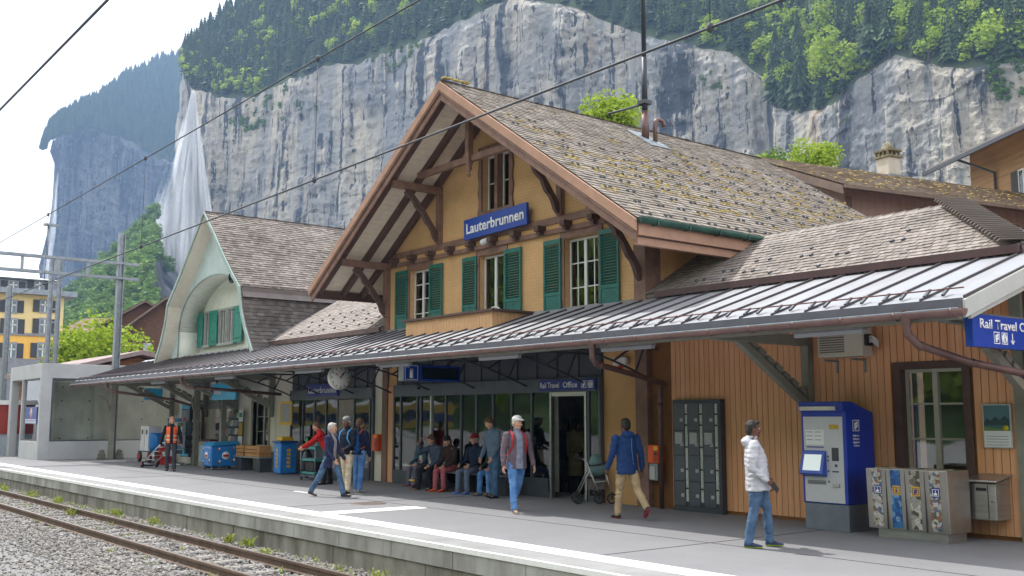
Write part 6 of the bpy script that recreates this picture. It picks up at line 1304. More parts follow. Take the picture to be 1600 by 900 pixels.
# ================================================================ roof mast
mp_ = Vector((-18.12,18.70,8.85)); mt = thing('roof_mast', mp_, 'tall dark mast with side arm rising from the main roof slope', 'mast')
mb = MB(); mb.tube([mp_-ZV*.1, mp_+ZV*.75], .10, 12); mb.build('base_sleeve', copper, mt); mb = MB(); mb.tube([mp_+ZV*.75, mp_+ZV*2.2], .075, 10); mb.tube([mp_+ZV*2.2, mp_+ZV*6.5], .06, 10); mb.build('pole', M('mast_dark', hexc('#3b4048'), .5, .4), mt)
mb = MB(); mb.tube([mp_+ZV*.95, mp_+Vector((-.6,-.75,.68))], .03, 8); mb.obox(mp_+ZV*.98, (.14,0,0), (0,.14,0), (0,0,.05)); mb.build('side_arm', anthrd, mt)
vt = thing('roof_vent', mp_+Vector((.22,.1,-.1)), 'brown swan neck vent pipe beside the roof mast', 'vent pipe'); c = mp_+Vector((.16,.20,0)); mb = MB(); mb.tube([c-ZV*.3]+[c+Vector((.0,.17-.17*math.cos(a),.38+.17*math.sin(a))) for a in [i*math.pi/8 for i in range(9)]], .06, 10); mb.build('pipe', copper, vt)
lf_ = MB(); lf_.obox(mp_+Vector((.1,0,-.02)), (.45,0,-.30), (0,.35,0), (.006,0,.01)); lf_.build('lead_flashing', galv, mt)
ch = thing('garden_chair', (-17.95,14.0,3.64), 'white plastic garden chair back showing above the balcony rail', 'chair'); mb = MB(); c = Vector((-18.25,13.9,0))
for k in range(9): a = (k-4)/4; mb.tube([c+Vector((a*.22,0,3.95)), c+Vector((a*.24,0,4.17-.07*a*a))], .010, 5)
mb.tube([c+Vector((.25*math.sin(a),0,3.98+.20*math.cos(a))) for a in [(-1.5+3.0*i/10) for i in range(11)]], .016, 7); bk = mb.build('backrest', whitep, ch); mb = MB(); mb.box(c.x-.24,c.x+.24,13.5,13.9,3.80,3.83); mb.build('seat', whitep, ch)
for dx in (-.2,.2):
    for y in (13.55,13.88): mb = MB(); mb.tube([(c.x+dx,y,3.64),(c.x+dx,y,3.81)], .014, 6); mb.build('leg', whitep, ch)
# ================================================================ neighbouring houses
def chalet(name, label, c, yaw, L, W, H, rise, over, wallm, tilem, group=None, tl=True, tri=True, ov_gable=.8, wins=True, seed=1, basez=None):
    """gabled house; ridge runs along local +Y from the gable at the origin; c = gable-centre at ground"""
    o = thing(name, c, label, 'house', group, yaw); mb = MB(); bz_ = basez if basez is not None else 0
    mb.box(-W/2,W/2,0,L,bz_-.0,H); mb.prism([(-W/2,0,H),(W/2,0,H),(0,0,H+rise)], (0,L,0)); mb.build('wall', wallm, o, world=False)
    s_ = rise/(W/2); rf = MB(); e = W/2+over; ze = H-over*s_+.12; zr_ = H+rise+.12
    for sg in (-1,1): rf.prism([(0,-ov_gable,zr_),(sg*e,-ov_gable,ze),(sg*e,L+ov_gable,ze),(0,L+ov_gable,zr_)], (0,0,-.16))
    r_ = rf.build('roof', brownd, o, world=False)
    Ls = math.hypot(e, e*s_)
    for sg in (-1,1):
        q = tiles('shingles', tilem, None, (sg*e,-ov_gable,ze+.01), (0,1,0), (-sg,0,s_), L+2*ov_gable, Ls, .19, .2, seed=seed+sg, th=.03, jit=.01); q.parent = r_
    g = MB()
    for sg in (-1,1): g.box(sg*(e+.06)-.06, sg*(e+.06)+.06, -ov_gable, L+ov_gable, ze-.10, ze-.0); g.prism([(0,-ov_gable-.04,zr_-.02),(sg*e,-ov_gable-.04,ze-.02),(sg*e,-ov_gable-.04,ze-.28),(0,-ov_gable-.04,zr_-.28)], (0,.035,0))
    parts(g, 'eave_trim', M('grey_brown_timber', hexc('#7d6a5f'), .7, var=.15), r_, world=False)
    return o
ang_n = YAW+0; 
# chalet behind the wing: its long eave recedes to the right
dirn = (lambda p: Vector((p.x, p.y, 0)))
g0, g1 = AD(1318,289,33), None
vpd = ray(4150,651); vpd.z = 0; vpd.normalize(); yaw_n = math.atan2(vpd.y, vpd.x)-math.pi/2
lat = Vector((vpd.y,-vpd.x,0))
# eave corner = c + lat*e - vpd*og at z=ze ; ridge at c - vpd*og
og, Wn, ov = .9, 9.0, .9; e_ = Wn/2+ov
cN = Vector((g0.x,g0.y,0))-lat*e_+vpd*og; zeN = g0.z
rd = AD(1203,237,math.hypot(*(cN-vpd*og).to_2d())); zrN = rd.z; sN = (zrN-zeN)/e_
wnb = M('mauve_brown_boards', hexc('#a98d83'), .75, var=.12, scale=2, stretch=(3,3,.5))
nbh = chalet('neighbour_chalet', 'brown neighbouring chalet with mossy shingle roof behind the wing roof', (cN.x,cN.y,0), yaw_n, 19, Wn, zeN-.12+ov*sN, sN*Wn/2, ov, wnb, tile_nb, ov_gable=og, seed=50)
mb = MB(); mb.box(Wn/2-.02,Wn/2+.05,0,.25,0,zeN-.1); mb.box(Wn/2-.02,Wn/2+.05,6,6.25,0,zeN-.1); parts(mb, 'corner_post', M('grey_brown_timber', hexc('#7d6a5f')), nbh, world=False)
mb = MB(); mb.box(1.4,2.2,-.05,-.01,zeN-.1,zeN+1.0); mb.build('red_shutter', red, nbh, world=False); mb = MB(); mb.box(Wn/2+.02,Wn/2+.05,10.2,11.2,zeN-1.4,zeN-.55); mb.build('red_panel', red, nbh, world=False)
# mossy patches on that roof
mo, mf, ma = [], [], []; rr = np.random.default_rng(31); vN = np.array([-1,0,sN])/math.hypot(1,sN); nN = np.array([sN,0,1])/math.hypot(1,sN)
for k in range(420):
    b = rr.random()*e_*1.0; y = rr.random()*20; 
    if fbm(np.array([[y,b,0]]), .5, 2)[0] < .02: continue
    s_ = .02+.035*rr.random(); addq(mo, mf, np.array([e_,y-og,zeN+.04])+np.array([-1,0,sN])*b, np.array([0,s_*1.6,0]), vN*s_, nN, .02); ma += [rr.random()]*5
o_ = npmesh('moss', mo, mf, mossm, kids(nbh)[0], attr=ma); o_['kind'] = 'stuff'
ny = 6.6; chp = Vector((.5,ny,zeN+sN*(e_-.5)))
mb = MB(); mb.box(-.27,.37,ny-.27,ny+.37,chp.z-.6,chp.z+.85,0); cho = mb.build('chimney', M('chimney_render', hexc('#c4bcae'), .85, var=.08), nbh, world=False, bevel=.02)
mb = MB(); mb.box(-.34,.44,ny-.34,ny+.44,chp.z+.85,chp.z+.92)
for k in range(4):
    for q in range(4):
        if k in (0,3) or q in (0,3): mb.box(-.31+k*.20,-.23+k*.20,ny-.31+q*.20,ny-.23+q*.20,chp.z+.92,chp.z+1.10)
mb.box(-.33,.43,ny-.33,ny+.43,chp.z+1.10,chp.z+1.18); mb.lathe([(.30,0),(.24,.10),(.17,.24),(.08,.32),(0,.33)], (.05,ny+.05,chp.z+1.18), 10); mb.build('chimney_cap', M('mossy_stone', hexc('#8d8468'), .9, var=.3, scale=6), cho, world=False)
mb = MB(); mb.box(-.4,.5,ny-.4,ny+.5,chp.z-.15,chp.z+.12); mb.build('flashing', galv, cho, world=False)
mb = MB(); mb.tube([(3.2,12.5,zeN+1.0),(3.2,12.5,zeN+2.3)], .05, 8); mb.lathe([(.09,0),(.12,.06),(.0,.12)], (3.2,12.5,zeN+2.3), 10); mb.build('vent_pipe', galv, nbh, world=False)
# wooden house at far right
q0 = AD(1452,268,52); q1 = AD(1600,212,45.4); dv = Vector((q1.x-q0.x,q1.y-q0.y,0)).normalized(); yw2 = math.atan2(dv.y,dv.x); nv = Vector((dv.y,-dv.x,0))
hr = thing('timber_house', (q0.x,q0.y,0), 'honey coloured timber house with dark shutters at the right edge', 'house', None, yw2); zE = q0.z
honey = M('honey_timber', hexc('#ab8660'), .7, var=.18, scale=1, stretch=(.4,.4,8), bump=.2)
mb = MB(); mb.box(1.5,24,1.2,12,0,zE+.6); mb.build('wall', honey, hr, world=False)
mb = MB(); mb.prism([(-.4,0,zE),(25,0,zE),(25,6.6,zE+3.0),(-.4,6.6,zE+3.0)], (0,0,.18)); mb.prism([(-.4,13.2,zE),(25,13.2,zE),(25,6.6,zE+3.0),(-.4,6.6,zE+3.0)], (0,0,.18)); rh = mb.build('roof', M('slate_roof', hexc('#8a8380'), .7, var=.15), hr, world=False)
mb = MB(); mb.box(6,20,1.0,4.5,0,.05); o_ = mb.build('skylight', M('solar_pane', hexc('#b9c2cc'), .2, .2), rh, world=False); o_.location = (0,0,zE+.62); o_.rotation_euler = (math.atan(3/6.6),0,0)
mb = MB(); mb.box(-.5,25,-.12,.0,zE-.12,zE+.05); mb.build('gutter', anthrd, hr, world=False); mb = MB(); mb.tube([(2.6,.0,zE-.1),(3.6,1.1,zE-.9),(3.6,1.12,zE-3)], .06, 8); mb.build('downpipe', anthrd, hr, world=False)
for k in range(4):
    x = 5.3+k*2.0
    wf_ = window(hr, x, x+.8, zE-2.5, zE-1.2, 1.12, 2, 1, back=False); 
    for c2 in [wf_]+kids(wf_):
        off = Vector(hr.location)
        for v in c2.data.vertices: v.co += off
    mb = MB(); mb.box(x-.55,x-.05,1.13,1.19,zE-2.5,zE-1.2); mb.box(x+.85,x+1.35,1.13,1.19,zE-2.5,zE-1.2); parts(mb, 'shutter', M('black_shutter', hexc('#3a3733'), .6), hr, world=False)
# yellow hotel to the left
HX = -107; ht_ = thing('yellow_hotel', (HX,20,0), 'yellow hotel with dark shutters and grey mansard roof at the left edge', 'hotel')
def hz_(py): return AX(50,py,HX).z
yR = AX(98,510,HX).y; yL = -2.0; ytop, yband, ybase = hz_(461), hz_(556), hz_(566)
py_ = M('pale_yellow_render', hexc('#e8cf94'), .8, var=.05); sy_ = M('strong_yellow_render', hexc('#efbb5c'), .8, var=.05); gb_ = M('grey_render', hexc('#8a8c92'), .8)
zb1 = hz_(523); zb2 = hz_(561); mb = MB(); mb.box(HX-14,HX,yL,yR,zb1,ytop,0); mb.box(HX-14,HX,yL,yR,zb2,zb1,1); mb.box(HX-14,HX+.15,yL,yR+.1,ZG,zb2,2); mb.box(HX,HX+.12,yL,yR+.05,zb1-.12,zb1+.12,2); mb.build('wall', [py_, sy_, gb_], ht_)
mb = MB(); mb.box(HX-14.6,HX+.9,yL,yR+1.0,ytop,ytop+.5,0); mb.box(HX-14,HX-.4,yL,yR-.6,ytop+.5,hz_(436),1); mb.prism([(HX+.1,yL,hz_(436)),(HX+.1,yR-.2,hz_(436)),(HX-4,yR-4.5,hz_(423)),(HX-4,yL,hz_(423))], (-.2,0,-.1), 2); mb.box(HX-14,HX-3.9,yL,yR-4,hz_(436),hz_(424),2); mb.build('roof', [galv, M('mansard_grey', hexc('#8a909c'), .6, var=.06, stretch=(1,8,1)), M('pale_metal_roof', hexc('#b8bcc2'), .5, .2)], ht_)
for (pxs_, pys, hh) in (((22,63), 447, 15), ((18,70), 479, 18), ((19,69), 510, 22), ((17,66), 548, 22)):
    for pxw in pxs_ + ((-30,) if True else ()):
        a = AX(pxw,pys,HX); w2 = .50; h2 = (hz_(pys-hh/2)-hz_(pys+hh/2))/2; cc = Vector((HX+.03 if pys > 460 else HX-.38, a.y, a.z))
        mb = MB(); mb.box(cc.x,cc.x+.06,cc.y-w2,cc.y+w2,cc.z-h2-.1,cc.z+h2+.15,0); wo = mb.build('window', [M('hotel_stone', hexc('#9a9ca2'), .7)], ht_)
        mb = MB(); mb.box(cc.x+.061,cc.x+.08,cc.y-w2+.15,cc.y+w2-.15,cc.z-h2+.05,cc.z+h2-.05,0); mb.box(cc.x+.081,cc.x+.10,cc.y-.06,cc.y+.06,cc.z-h2+.05,cc.z+h2-.05,1); mb.box(cc.x+.081,cc.x+.10,cc.y-w2+.15,cc.y+w2-.15,cc.z+.1,cc.z+.2,1); mb.build('pane', [M('hotel_glass', hexc('#6f7f85'), .2), whitep], wo)
        mb = MB(); mb.box(cc.x,cc.x+.10,cc.y-w2-.58,cc.y-w2-.02,cc.z-h2,cc.z+h2+.05); mb.box(cc.x,cc.x+.10,cc.y+w2+.02,cc.y+w2+.58,cc.z-h2,cc.z+h2+.05); parts(mb, 'shutter', M('hotel_shutter', hexc('#3c4048'), .6), wo)
# village chalets in the distance
wd1 = M('old_brown_wood', hexc('#6b4a38'), .8, var=.25, scale=2, stretch=(1,1,6)); wd2 = M('tan_wood', hexc('#a87f52'), .8, var=.25, scale=2, stretch=(1,1,6)); tr_ = tile_mat('red_brown_shingles', hexc('#94776a'), hexc('#806255'), .2)
for k, (pxc, pyt, pye, D, W_, yawd, wm_, lb) in enumerate([(229,471,507,128,9,.12,wd1,'dark brown chalet with steep reddish roof beside the kiosk gable'), (216,494,528,150,8,.2,wd2,'tan chalet with grey roof left of the dark brown chalet'), (197,497,522,170,12,-.9,wd1,'low brown house with pale roof right of the catenary mast'), (262,466,520,112,9,.1,wd1,'dark timber chalet half hidden behind the curved kiosk gable')]):
    pt_ = AD(pxc,pyt,D); pe = AD(pxc,pye,D); s_ = (pt_.z-pe.z); vd_ = Vector((pt_.x,pt_.y,0)).normalized(); yw_ = math.atan2(vd_.y,vd_.x)-math.pi/2-yawd
    o = chalet('village_chalet', lb, (pt_.x,pt_.y,0), yw_, 7, W_, pe.z, s_, .9, wm_, tr_, 'chalets of the village on the left', seed=60+3*k, basez=ZG)
    mb = MB()
    for z in (pe.z-2.2, pe.z-5):
        for x in (-2.2,-.5,1.3): mb.box(x,x+.8,-.05,-.01,z,z+1.1)
    parts(mb, 'window', M('chalet_window', (.5,.52,.55), .4, var=.3), o, world=False)
    mb = MB(); mb.box(-W_/2,W_/2,-.9,-.02,pe.z-3.1,pe.z-3.0); mb.box(-W_/2,W_/2,-.9,-.85,pe.z-3.0,pe.z-2.3); mb.build('balcony', wm_, o, world=False)
# low brown roofed building right behind the concrete pavilion
lwx = -54; lr0, lr1, lrp = AX(112,578,lwx), AX(250,573,lwx), AX(215,555,lwx)
lb_ = thing('low_shed', (lwx,lrp.y,0), 'low shed with shallow brown roof behind the concrete pavilion', 'shed'); mb = MB(); mb.prism([(lwx,lr0.y,lr0.z-.1),(lwx,lrp.y,lrp.z-.1),(lwx,lr1.y+1.2,lr1.z-.1),(lwx,lr1.y+1.2,ZG),(lwx,lr0.y,ZG)], (-12,0,0)); mb.build('wall', M('rust_boards', hexc('#8a5a38'), .8, var=.2), lb_)
mb = MB(); mb.prism([(lwx+.8,lr0.y-.5,lr0.z-.1),(lwx+.8,lrp.y,lrp.z),(lwx-12,lrp.y,lrp.z),(lwx-12,lr0.y-.5,lr0.z-.1)], (0,0,.22)); mb.prism([(lwx+.8,lrp.y,lrp.z),(lwx+.8,lr1.y+1.6,lr1.z),(lwx-12,lr1.y+1.6,lr1.z),(lwx-12,lrp.y,lrp.z)], (0,0,.22)); parts(mb, 'roof', M('mauve_roof', hexc('#8d7a78'), .7, var=.1), lb_)
# ================================================================ concrete lift pavilion
pv_ = thing('concrete_pavilion', (-46.5,14,0), 'pale concrete lift pavilion with large glass panes at the platform end', 'pavilion'); PX, PY = -44.15, 10.70
cp_ = M('pavilion_concrete', (.46,.47,.48), .75, var=.08, scale=1.2, bump=.1)
mb = MB(); mb.box(PX-5.3,PX,PY,21,3.27,3.86,0); mb.box(PX-.22,PX,PY,PY+.42,0,3.269,0); mb.box(PX-1.0,PX-.221,PY,PY+.2,0,3.269,0) if False else None
mb.box(PX-.22,PX,PY+.421,21,0,.72,0); mb.box(PX-3.1,PX-.221,PY,PY+.2,0,.72,0); mb.box(PX-3.1,PX-2.95,PY,PY+.2,.721,3.269,0); mb.box(PX-5.3,PX-4.9,PY,PY+.3,0,3.269,0); mb.box(PX-.22,PX,20.4,21,.721,3.269,0)
mb.build('wall', cp_, pv_, bevel=.01)
mb = MB(); mb.box(PX-.12,PX-.10,PY+.48,20.35,.76,3.24); mb.box(PX-2.92,PX-.25,PY+.09,PY+.11,.76,3.24); parts(mb, 'pane', glassc, pv_)
mb = MB(); mb.box(PX-.13,PX-.06,PY+.422,20.4,.72,.78); mb.box(PX-.13,PX-.06,PY+.422,20.4,3.2,3.268); mb.box(PX-.13,PX-.06,PY+.422,PY+.49,.78,3.2); mb.box(PX-.13,PX-.06,16.6,16.66,.78,3.2); mb.box(PX-2.95,PX-.23,PY+.07,PY+.13,.72,.78); mb.box(PX-2.95,PX-.23,PY+.07,PY+.13,3.2,3.268); mb.build('window_frame', anthr, pv_)
mb = MB(); mb.box(PX-4.9,PX-3.1,PY+.5,PY+.56,0,3.27); mb.build('door_recess', anthrd, pv_)
mb = MB(); mb.box(PX-2.9,PX-2.6,PY+1.2,20.5,0.0,3.2); mb.box(PX-2.59,PX-2.3,13.5,13.9,0,3.2,0)
shm = M('shaft_concrete', (.74,.74,.72), .85, var=.12, scale=1.2, bump=.1); mb.build('lift_shaft', shm, pv_)
mb = MB()
for z in (.8,1.6,2.4,3.0):
    for k in range(7): mb.lathe([(0,.012),(.035,.012),(.035,0)], (PX-2.6,12.2+k*1.15,z), 8, XD)
tie_ = mb.build('tie_holes', anthrd, pv_)
ps = thing('no_entry_notice', (PX-2.2,PY-.02,1.3), 'blue and white notice with a round sign on the pavilion glass', 'notice'); q0_ = AY(36,665,PY); q1_ = AY(55,642,PY); mb = MB(); mb.box(q0_.x,q1_.x,PY+.06,PY+.088,1.42,2.12,0); mb.build('board', M('notice_blue', hexc('#4a5f9c'), .4), ps); mb = MB(); cc = Vector(((q0_.x+q1_.x)/2,PY+.059,1.86)); mb.lathe([(0,.004),(.20,.004),(.20,0)], cc, 20, -YD, 0); mb.lathe([(.14,.008),(.19,.008)], cc, 20, -YD, 1); mb.box(cc.x-.03,cc.x+.03,PY+.045,PY+.05,1.76,1.96,2)
for k in range(3): mb.box(q0_.x+.06,q1_.x-.06,PY+.055,PY+.0595,1.46+.06*k,1.485+.06*k,0)
mb.build('round_sign', [white, red, black], ps)
rc = thing('red_cabin', (-50.5,9.9,0), 'dark red cabin with white roof edge left of the concrete pavilion', 'cabin'); mb = MB(); mb.box(-58,-50.2,9.6,11.6,.95,2.25); mb.build('wall', M('cabin_red', hexc('#94332c'), .6, var=.08), rc); mb = MB(); mb.prism([(-58.2,9.4,2.25),(-58.2,11.8,2.25),(-58.2,11.6,2.45),(-58.2,9.6,2.45)], (8.1,0,0)); mb.build('roof', whitep, rc); mb = MB(); mb.box(-58,-50.25,9.65,11.55,0,.949); mb.build('base', M('base_grey_blue', hexc('#a9b4bc'), .6), rc)
mb = MB(); mb.box(-51.6,-50.9,9.585,9.599,1.3,2.0); mb.build('window', M('cabin_pane', hexc('#a9b4b5'), .3), rc)
# ================================================================ catenary
def mast(x, y, top, label, w_=.11, two=0):
    o = thing('catenary_mast', (x,y,0), label, 'mast', 'catenary masts'); 
    for k in ([0] if not two else [-two/2, two/2]):
        mb = MB(); mb.box(x-w_,x+w_,y+k-w_*1.1,y+k-w_*.8,0,top); mb.box(x-w_,x+w_,y+k+w_*.8,y+k+w_*1.1,0,top); mb.box(x-w_*.15,x+w_*.15,y+k-w_*.8,y+k+w_*.8,0,top); mb.build('post', galv, o)
    if two:
        mb = MB()
        for i in range(int(top/.7)): mb.box(x-w_*.9,x+w_*.9,y-two/2+w_*.8,y+two/2-w_*.8,.4+i*.7,.46+i*.7)
        mb.build('brace_plates', galv, o)
    return o
m1 = mast(-43.35, 13.35, 9.35, 'tall grey steel mast rising through the canopy edge at its left end', .115)
m2x = -58.0; p2 = AX(83,500,m2x); m2 = mast(m2x, p2.y, AX(83,405,m2x).z, 'double grey steel mast behind the pavilion carrying the gantry beam', .10, .42)
p3 = AX(12,500,-75); mast(-75, p3.y, AX(12,447,-75).z, 'short grey mast in front of the yellow hotel', .16)
gt = thing('gantry_beam', (-43.35,8,7.4), 'grey lattice gantry beam spanning left from the tall mast', 'gantry')
mb = MB(); mb.box(-43.5,-43.42,-4,14.1,8.02,8.12); mb.box(-43.28,-43.20,-4,14.1,8.02,8.12); mb.build('top_chord', galv, gt)
mb = MB(); mb.box(-43.5,-43.42,-4,14.1,7.40,7.50); mb.box(-43.28,-43.20,-4,14.1,7.40,7.50); mb.build('bottom_chord', galv, gt)
mb = MB()
for k in range(14): y = 13.3-k*1.25; mb.box(-43.48,-43.22,y-.03,y+.03,7.5,8.02)
mb.build('web_plates', galv, gt)
mb = MB(); mb.tube([(-43.35,10.45,8.1),(-43.35,10.45,9.35)], .03, 8); mb.obox((-43.35,10.55,9.38), (.12,0,0), (0,.28,0), (0,0,.04)); mb.build('lamp_on_beam', galv, gt)
wirem = M('wire_dark', hexc('#4b4e55'), .6, .3)
def wire(name, z, y, sag, label, r=.012, xs_=(-110, 6), n=40):
    mb = MB(); pts = [(xs_[0]+(xs_[1]-xs_[0])*i/n, y, z - sag*(0 if not sag else (1-((((xs_[0]+(xs_[1]-xs_[0])*i/n)+43.35+24) % 48-24)/24)**2))) for i in range(n+1)]
    mb.tube(pts, r, 6); o = mb.build('wire', wirem); tag(o, label, 'wire', 'overhead wires'); return o
zc = AY(1222,0,6.6).z; zm = AY(655,0,6.6).z
wire('contact', zc, 6.6, 0, 'contact wire passing lowest in front of the station roof', .013)
wire('messenger', zm, 6.6, .0, 'carrier wire running above the contact wire', .012)
zf = AY(168,0,3.0); wire('feeder', zf.z, 3.0, 0, 'single thick wire crossing the sky at the upper left', .016)
for k in range(9):
    x = -64+k*7.3; mb = MB(); mb.tube([(x,6.6,zc),(x+.02,6.6,zm)], .005, 5); mb.lathe([(0,-.05),(.03,-.03),(.03,.03),(0,.05)], (x,6.6,zc), 8); mb.lathe([(0,-.05),(.03,-.03),(.03,.03),(0,.05)], (x+.02,6.6,zm), 8); o = mb.build('dropper_wire', wirem); tag(o, 'thin vertical dropper wire with clamps joining the two overhead wires', 'wire', 'droppers between the overhead wires')
# ================================================================ trees near the station
q = AD(112,560,72); vt1 = tree_proto('chestnut_tree', leafcrown(np.random.default_rng(41), 2600, 14, rz=.34, rx=.30, size=.017, zc=.64), leafy_m, AD(112,505,72).z+.6, 'pale green flowering chestnut in front of the yellow hotel, left of the tall mast', 'tree', None, .02, .6); vt1.location = (q.x,q.y,ZG)
q = AD(166,560,70); vt2 = tree_proto('chestnut_tree', leafcrown(np.random.default_rng(42), 3600, 16, rz=.36, rx=.30, size=.015, zc=.60), leafy_m, AD(160,487,70).z+.6, 'larger pale green chestnut right behind the tall steel mast', 'tree', None, .02, .6); vt2.location = (q.x,q.y,ZG)
q = AD(196,560,66); vt3 = tree_proto('garden_tree', leafcrown(np.random.default_rng(43), 1600, 9, rz=.30, rx=.30, size=.02, zc=.6), leafy_m, AD(196,543,66).z+.6, 'small round green tree right of the tall steel mast', 'tree', None, .02, .6); vt3.location = (q.x,q.y,ZG)
q = AD(952,250,62); tb = tree_proto('maple_tree', leafcrown(np.random.default_rng(44), 5200, 20, rz=.085, rx=.10, size=.0055, zc=.90), leafy_m, AD(952,148,62).z, 'bright green round tree rising behind the main roof', 'tree', None, .02, .7); tb.location = (q.x,q.y,0)
for px, py, D, lb, sc_ in ((1268,222,70,'green bush beside the chimney of the neighbouring chalet',1.0),(1206,234,60,'smaller green bush at the ridge of the neighbouring chalet',.8),(1192,238,75,'pale green bush left of the neighbouring ridge',.9)):
    p_ = AD(px,py,D); o = tree_proto('garden_tree', leafcrown(np.random.default_rng(px), 3600, 14, rz=.09, rx=.10 if px > 1250 else .06, size=.005, zc=.91), leafy_m if px != 1206 else leafd_m, p_.z, lb, 'tree', None, .02, .7); o.location = (p_.x,p_.y,0)
# ================================================================ people
def skin_mat(name, c): return M(name, c, .55, var=.06, scale=8, spec=.35)
skl = skin_mat('light_skin', hexc('#c99a80')); skd = skin_mat('brown_skin', hexc('#6b4636')); lipm = M('lips', hexc('#9c5a50'), .5)
def cloth(name, c, rough=.85, bump=.25, **k): return M(name, c, rough, var=.14, scale=6, bump=bump, bscale=160, spec=.25, **k)
def loft(mb, secs, n=20):
    """closed skin through elliptical sections (centre, half-width vector, half-depth vector)"""
    vs = []
    for c, a, b in secs:
        c, a, b = Vector(c), Vector(a), Vector(b)
        for j in range(n): t = 2*math.pi*j/n; vs.append(c+a*math.cos(t)+b*math.sin(t))
    fs = [(i*n+j, i*n+(j+1)%n, (i+1)*n+(j+1)%n, (i+1)*n+j) for i in range(len(secs)-1) for j in range(n)]+[tuple(range(n-1,-1,-1)), tuple(range((len(secs)-1)*n, len(secs)*n))]
    # outward winding
    ax = Vector(secs[-1][0])-Vector(secs[0][0])
    if Vector(secs[0][1]).cross(Vector(secs[0][2])).dot(ax) < 0: fs = [tuple(reversed(f)) for f in fs]
    mb.add(vs, fs)
def limb(mb, pts, rs, n=14):
    pts = [Vector(p) for p in pts]
    for i in range(len(pts)-1):
        mb.tube([pts[i], pts[i+1]], [rs[i], rs[i+1]], n)
    for p, r in zip(pts, rs): mb.ell(p, (r, r, r), n, 8)
def fuse(mb, name, mats, parent, vox=.009, smooth=3, wrinkle=0, wf=10, quilt=0, paint=None):
    me = bpy.data.meshes.new('t'); me.from_pydata(mb.v, [], mb.f); o = bpy.data.objects.new('t', me); COL.objects.link(o)
    m = o.modifiers.new('r', 'REMESH'); m.mode = 'VOXEL'; m.voxel_size = vox; m.use_smooth_shade = True
    m = o.modifiers.new('s', 'SMOOTH'); m.factor = .5; m.iterations = smooth
    bpy.context.view_layer.update(); me2 = bpy.data.meshes.new_from_object(o.evaluated_get(bpy.context.evaluated_depsgraph_get()))
    bpy.data.objects.remove(o); bpy.data.meshes.remove(me); me2.name = name
    nv = len(me2.vertices); co = np.empty(nv*3, np.float32); me2.vertices.foreach_get('co', co); co = co.reshape(-1,3)
    if wrinkle or quilt:
        no = np.empty(nv*3, np.float32); me2.vertices.foreach_get('normal', no); no = no.reshape(-1,3); d = np.zeros(nv)
        if wrinkle: d = wrinkle*(1-2*np.abs(fbm(co*[1,1,1.5]+3.1*len(name), wf, 2)))*.8-wrinkle*.5
        if quilt: d = d+.007*np.abs(np.sin(co[:,2]*math.pi/quilt+.6*np.sin(co[:,0]*9)))**.6-.004
        co = co+no*d[:,None]; me2.vertices.foreach_set('co', co.astype(np.float32).ravel())
    me2.materials.clear()
    for q in (mats if isinstance(mats, (list, tuple)) else [mats]): me2.materials.append(q)
    npoly = len(me2.polygons); me2.polygons.foreach_set('use_smooth', [True]*npoly)
    if paint:
        ce = np.empty(npoly*3, np.float32); me2.polygons.foreach_get('center', ce); me2.polygons.foreach_set('material_index', paint(ce.reshape(-1,3)).astype(np.int32))
    me2.update(); ob = bpy.data.objects.new(name, me2); COL.objects.link(ob); ob.parent = parent; return ob
def rotx(v, a): c, s = math.cos(a), math.sin(a); return Vector((v.x, v.y*c-v.z*s, v.y*s+v.z*c))
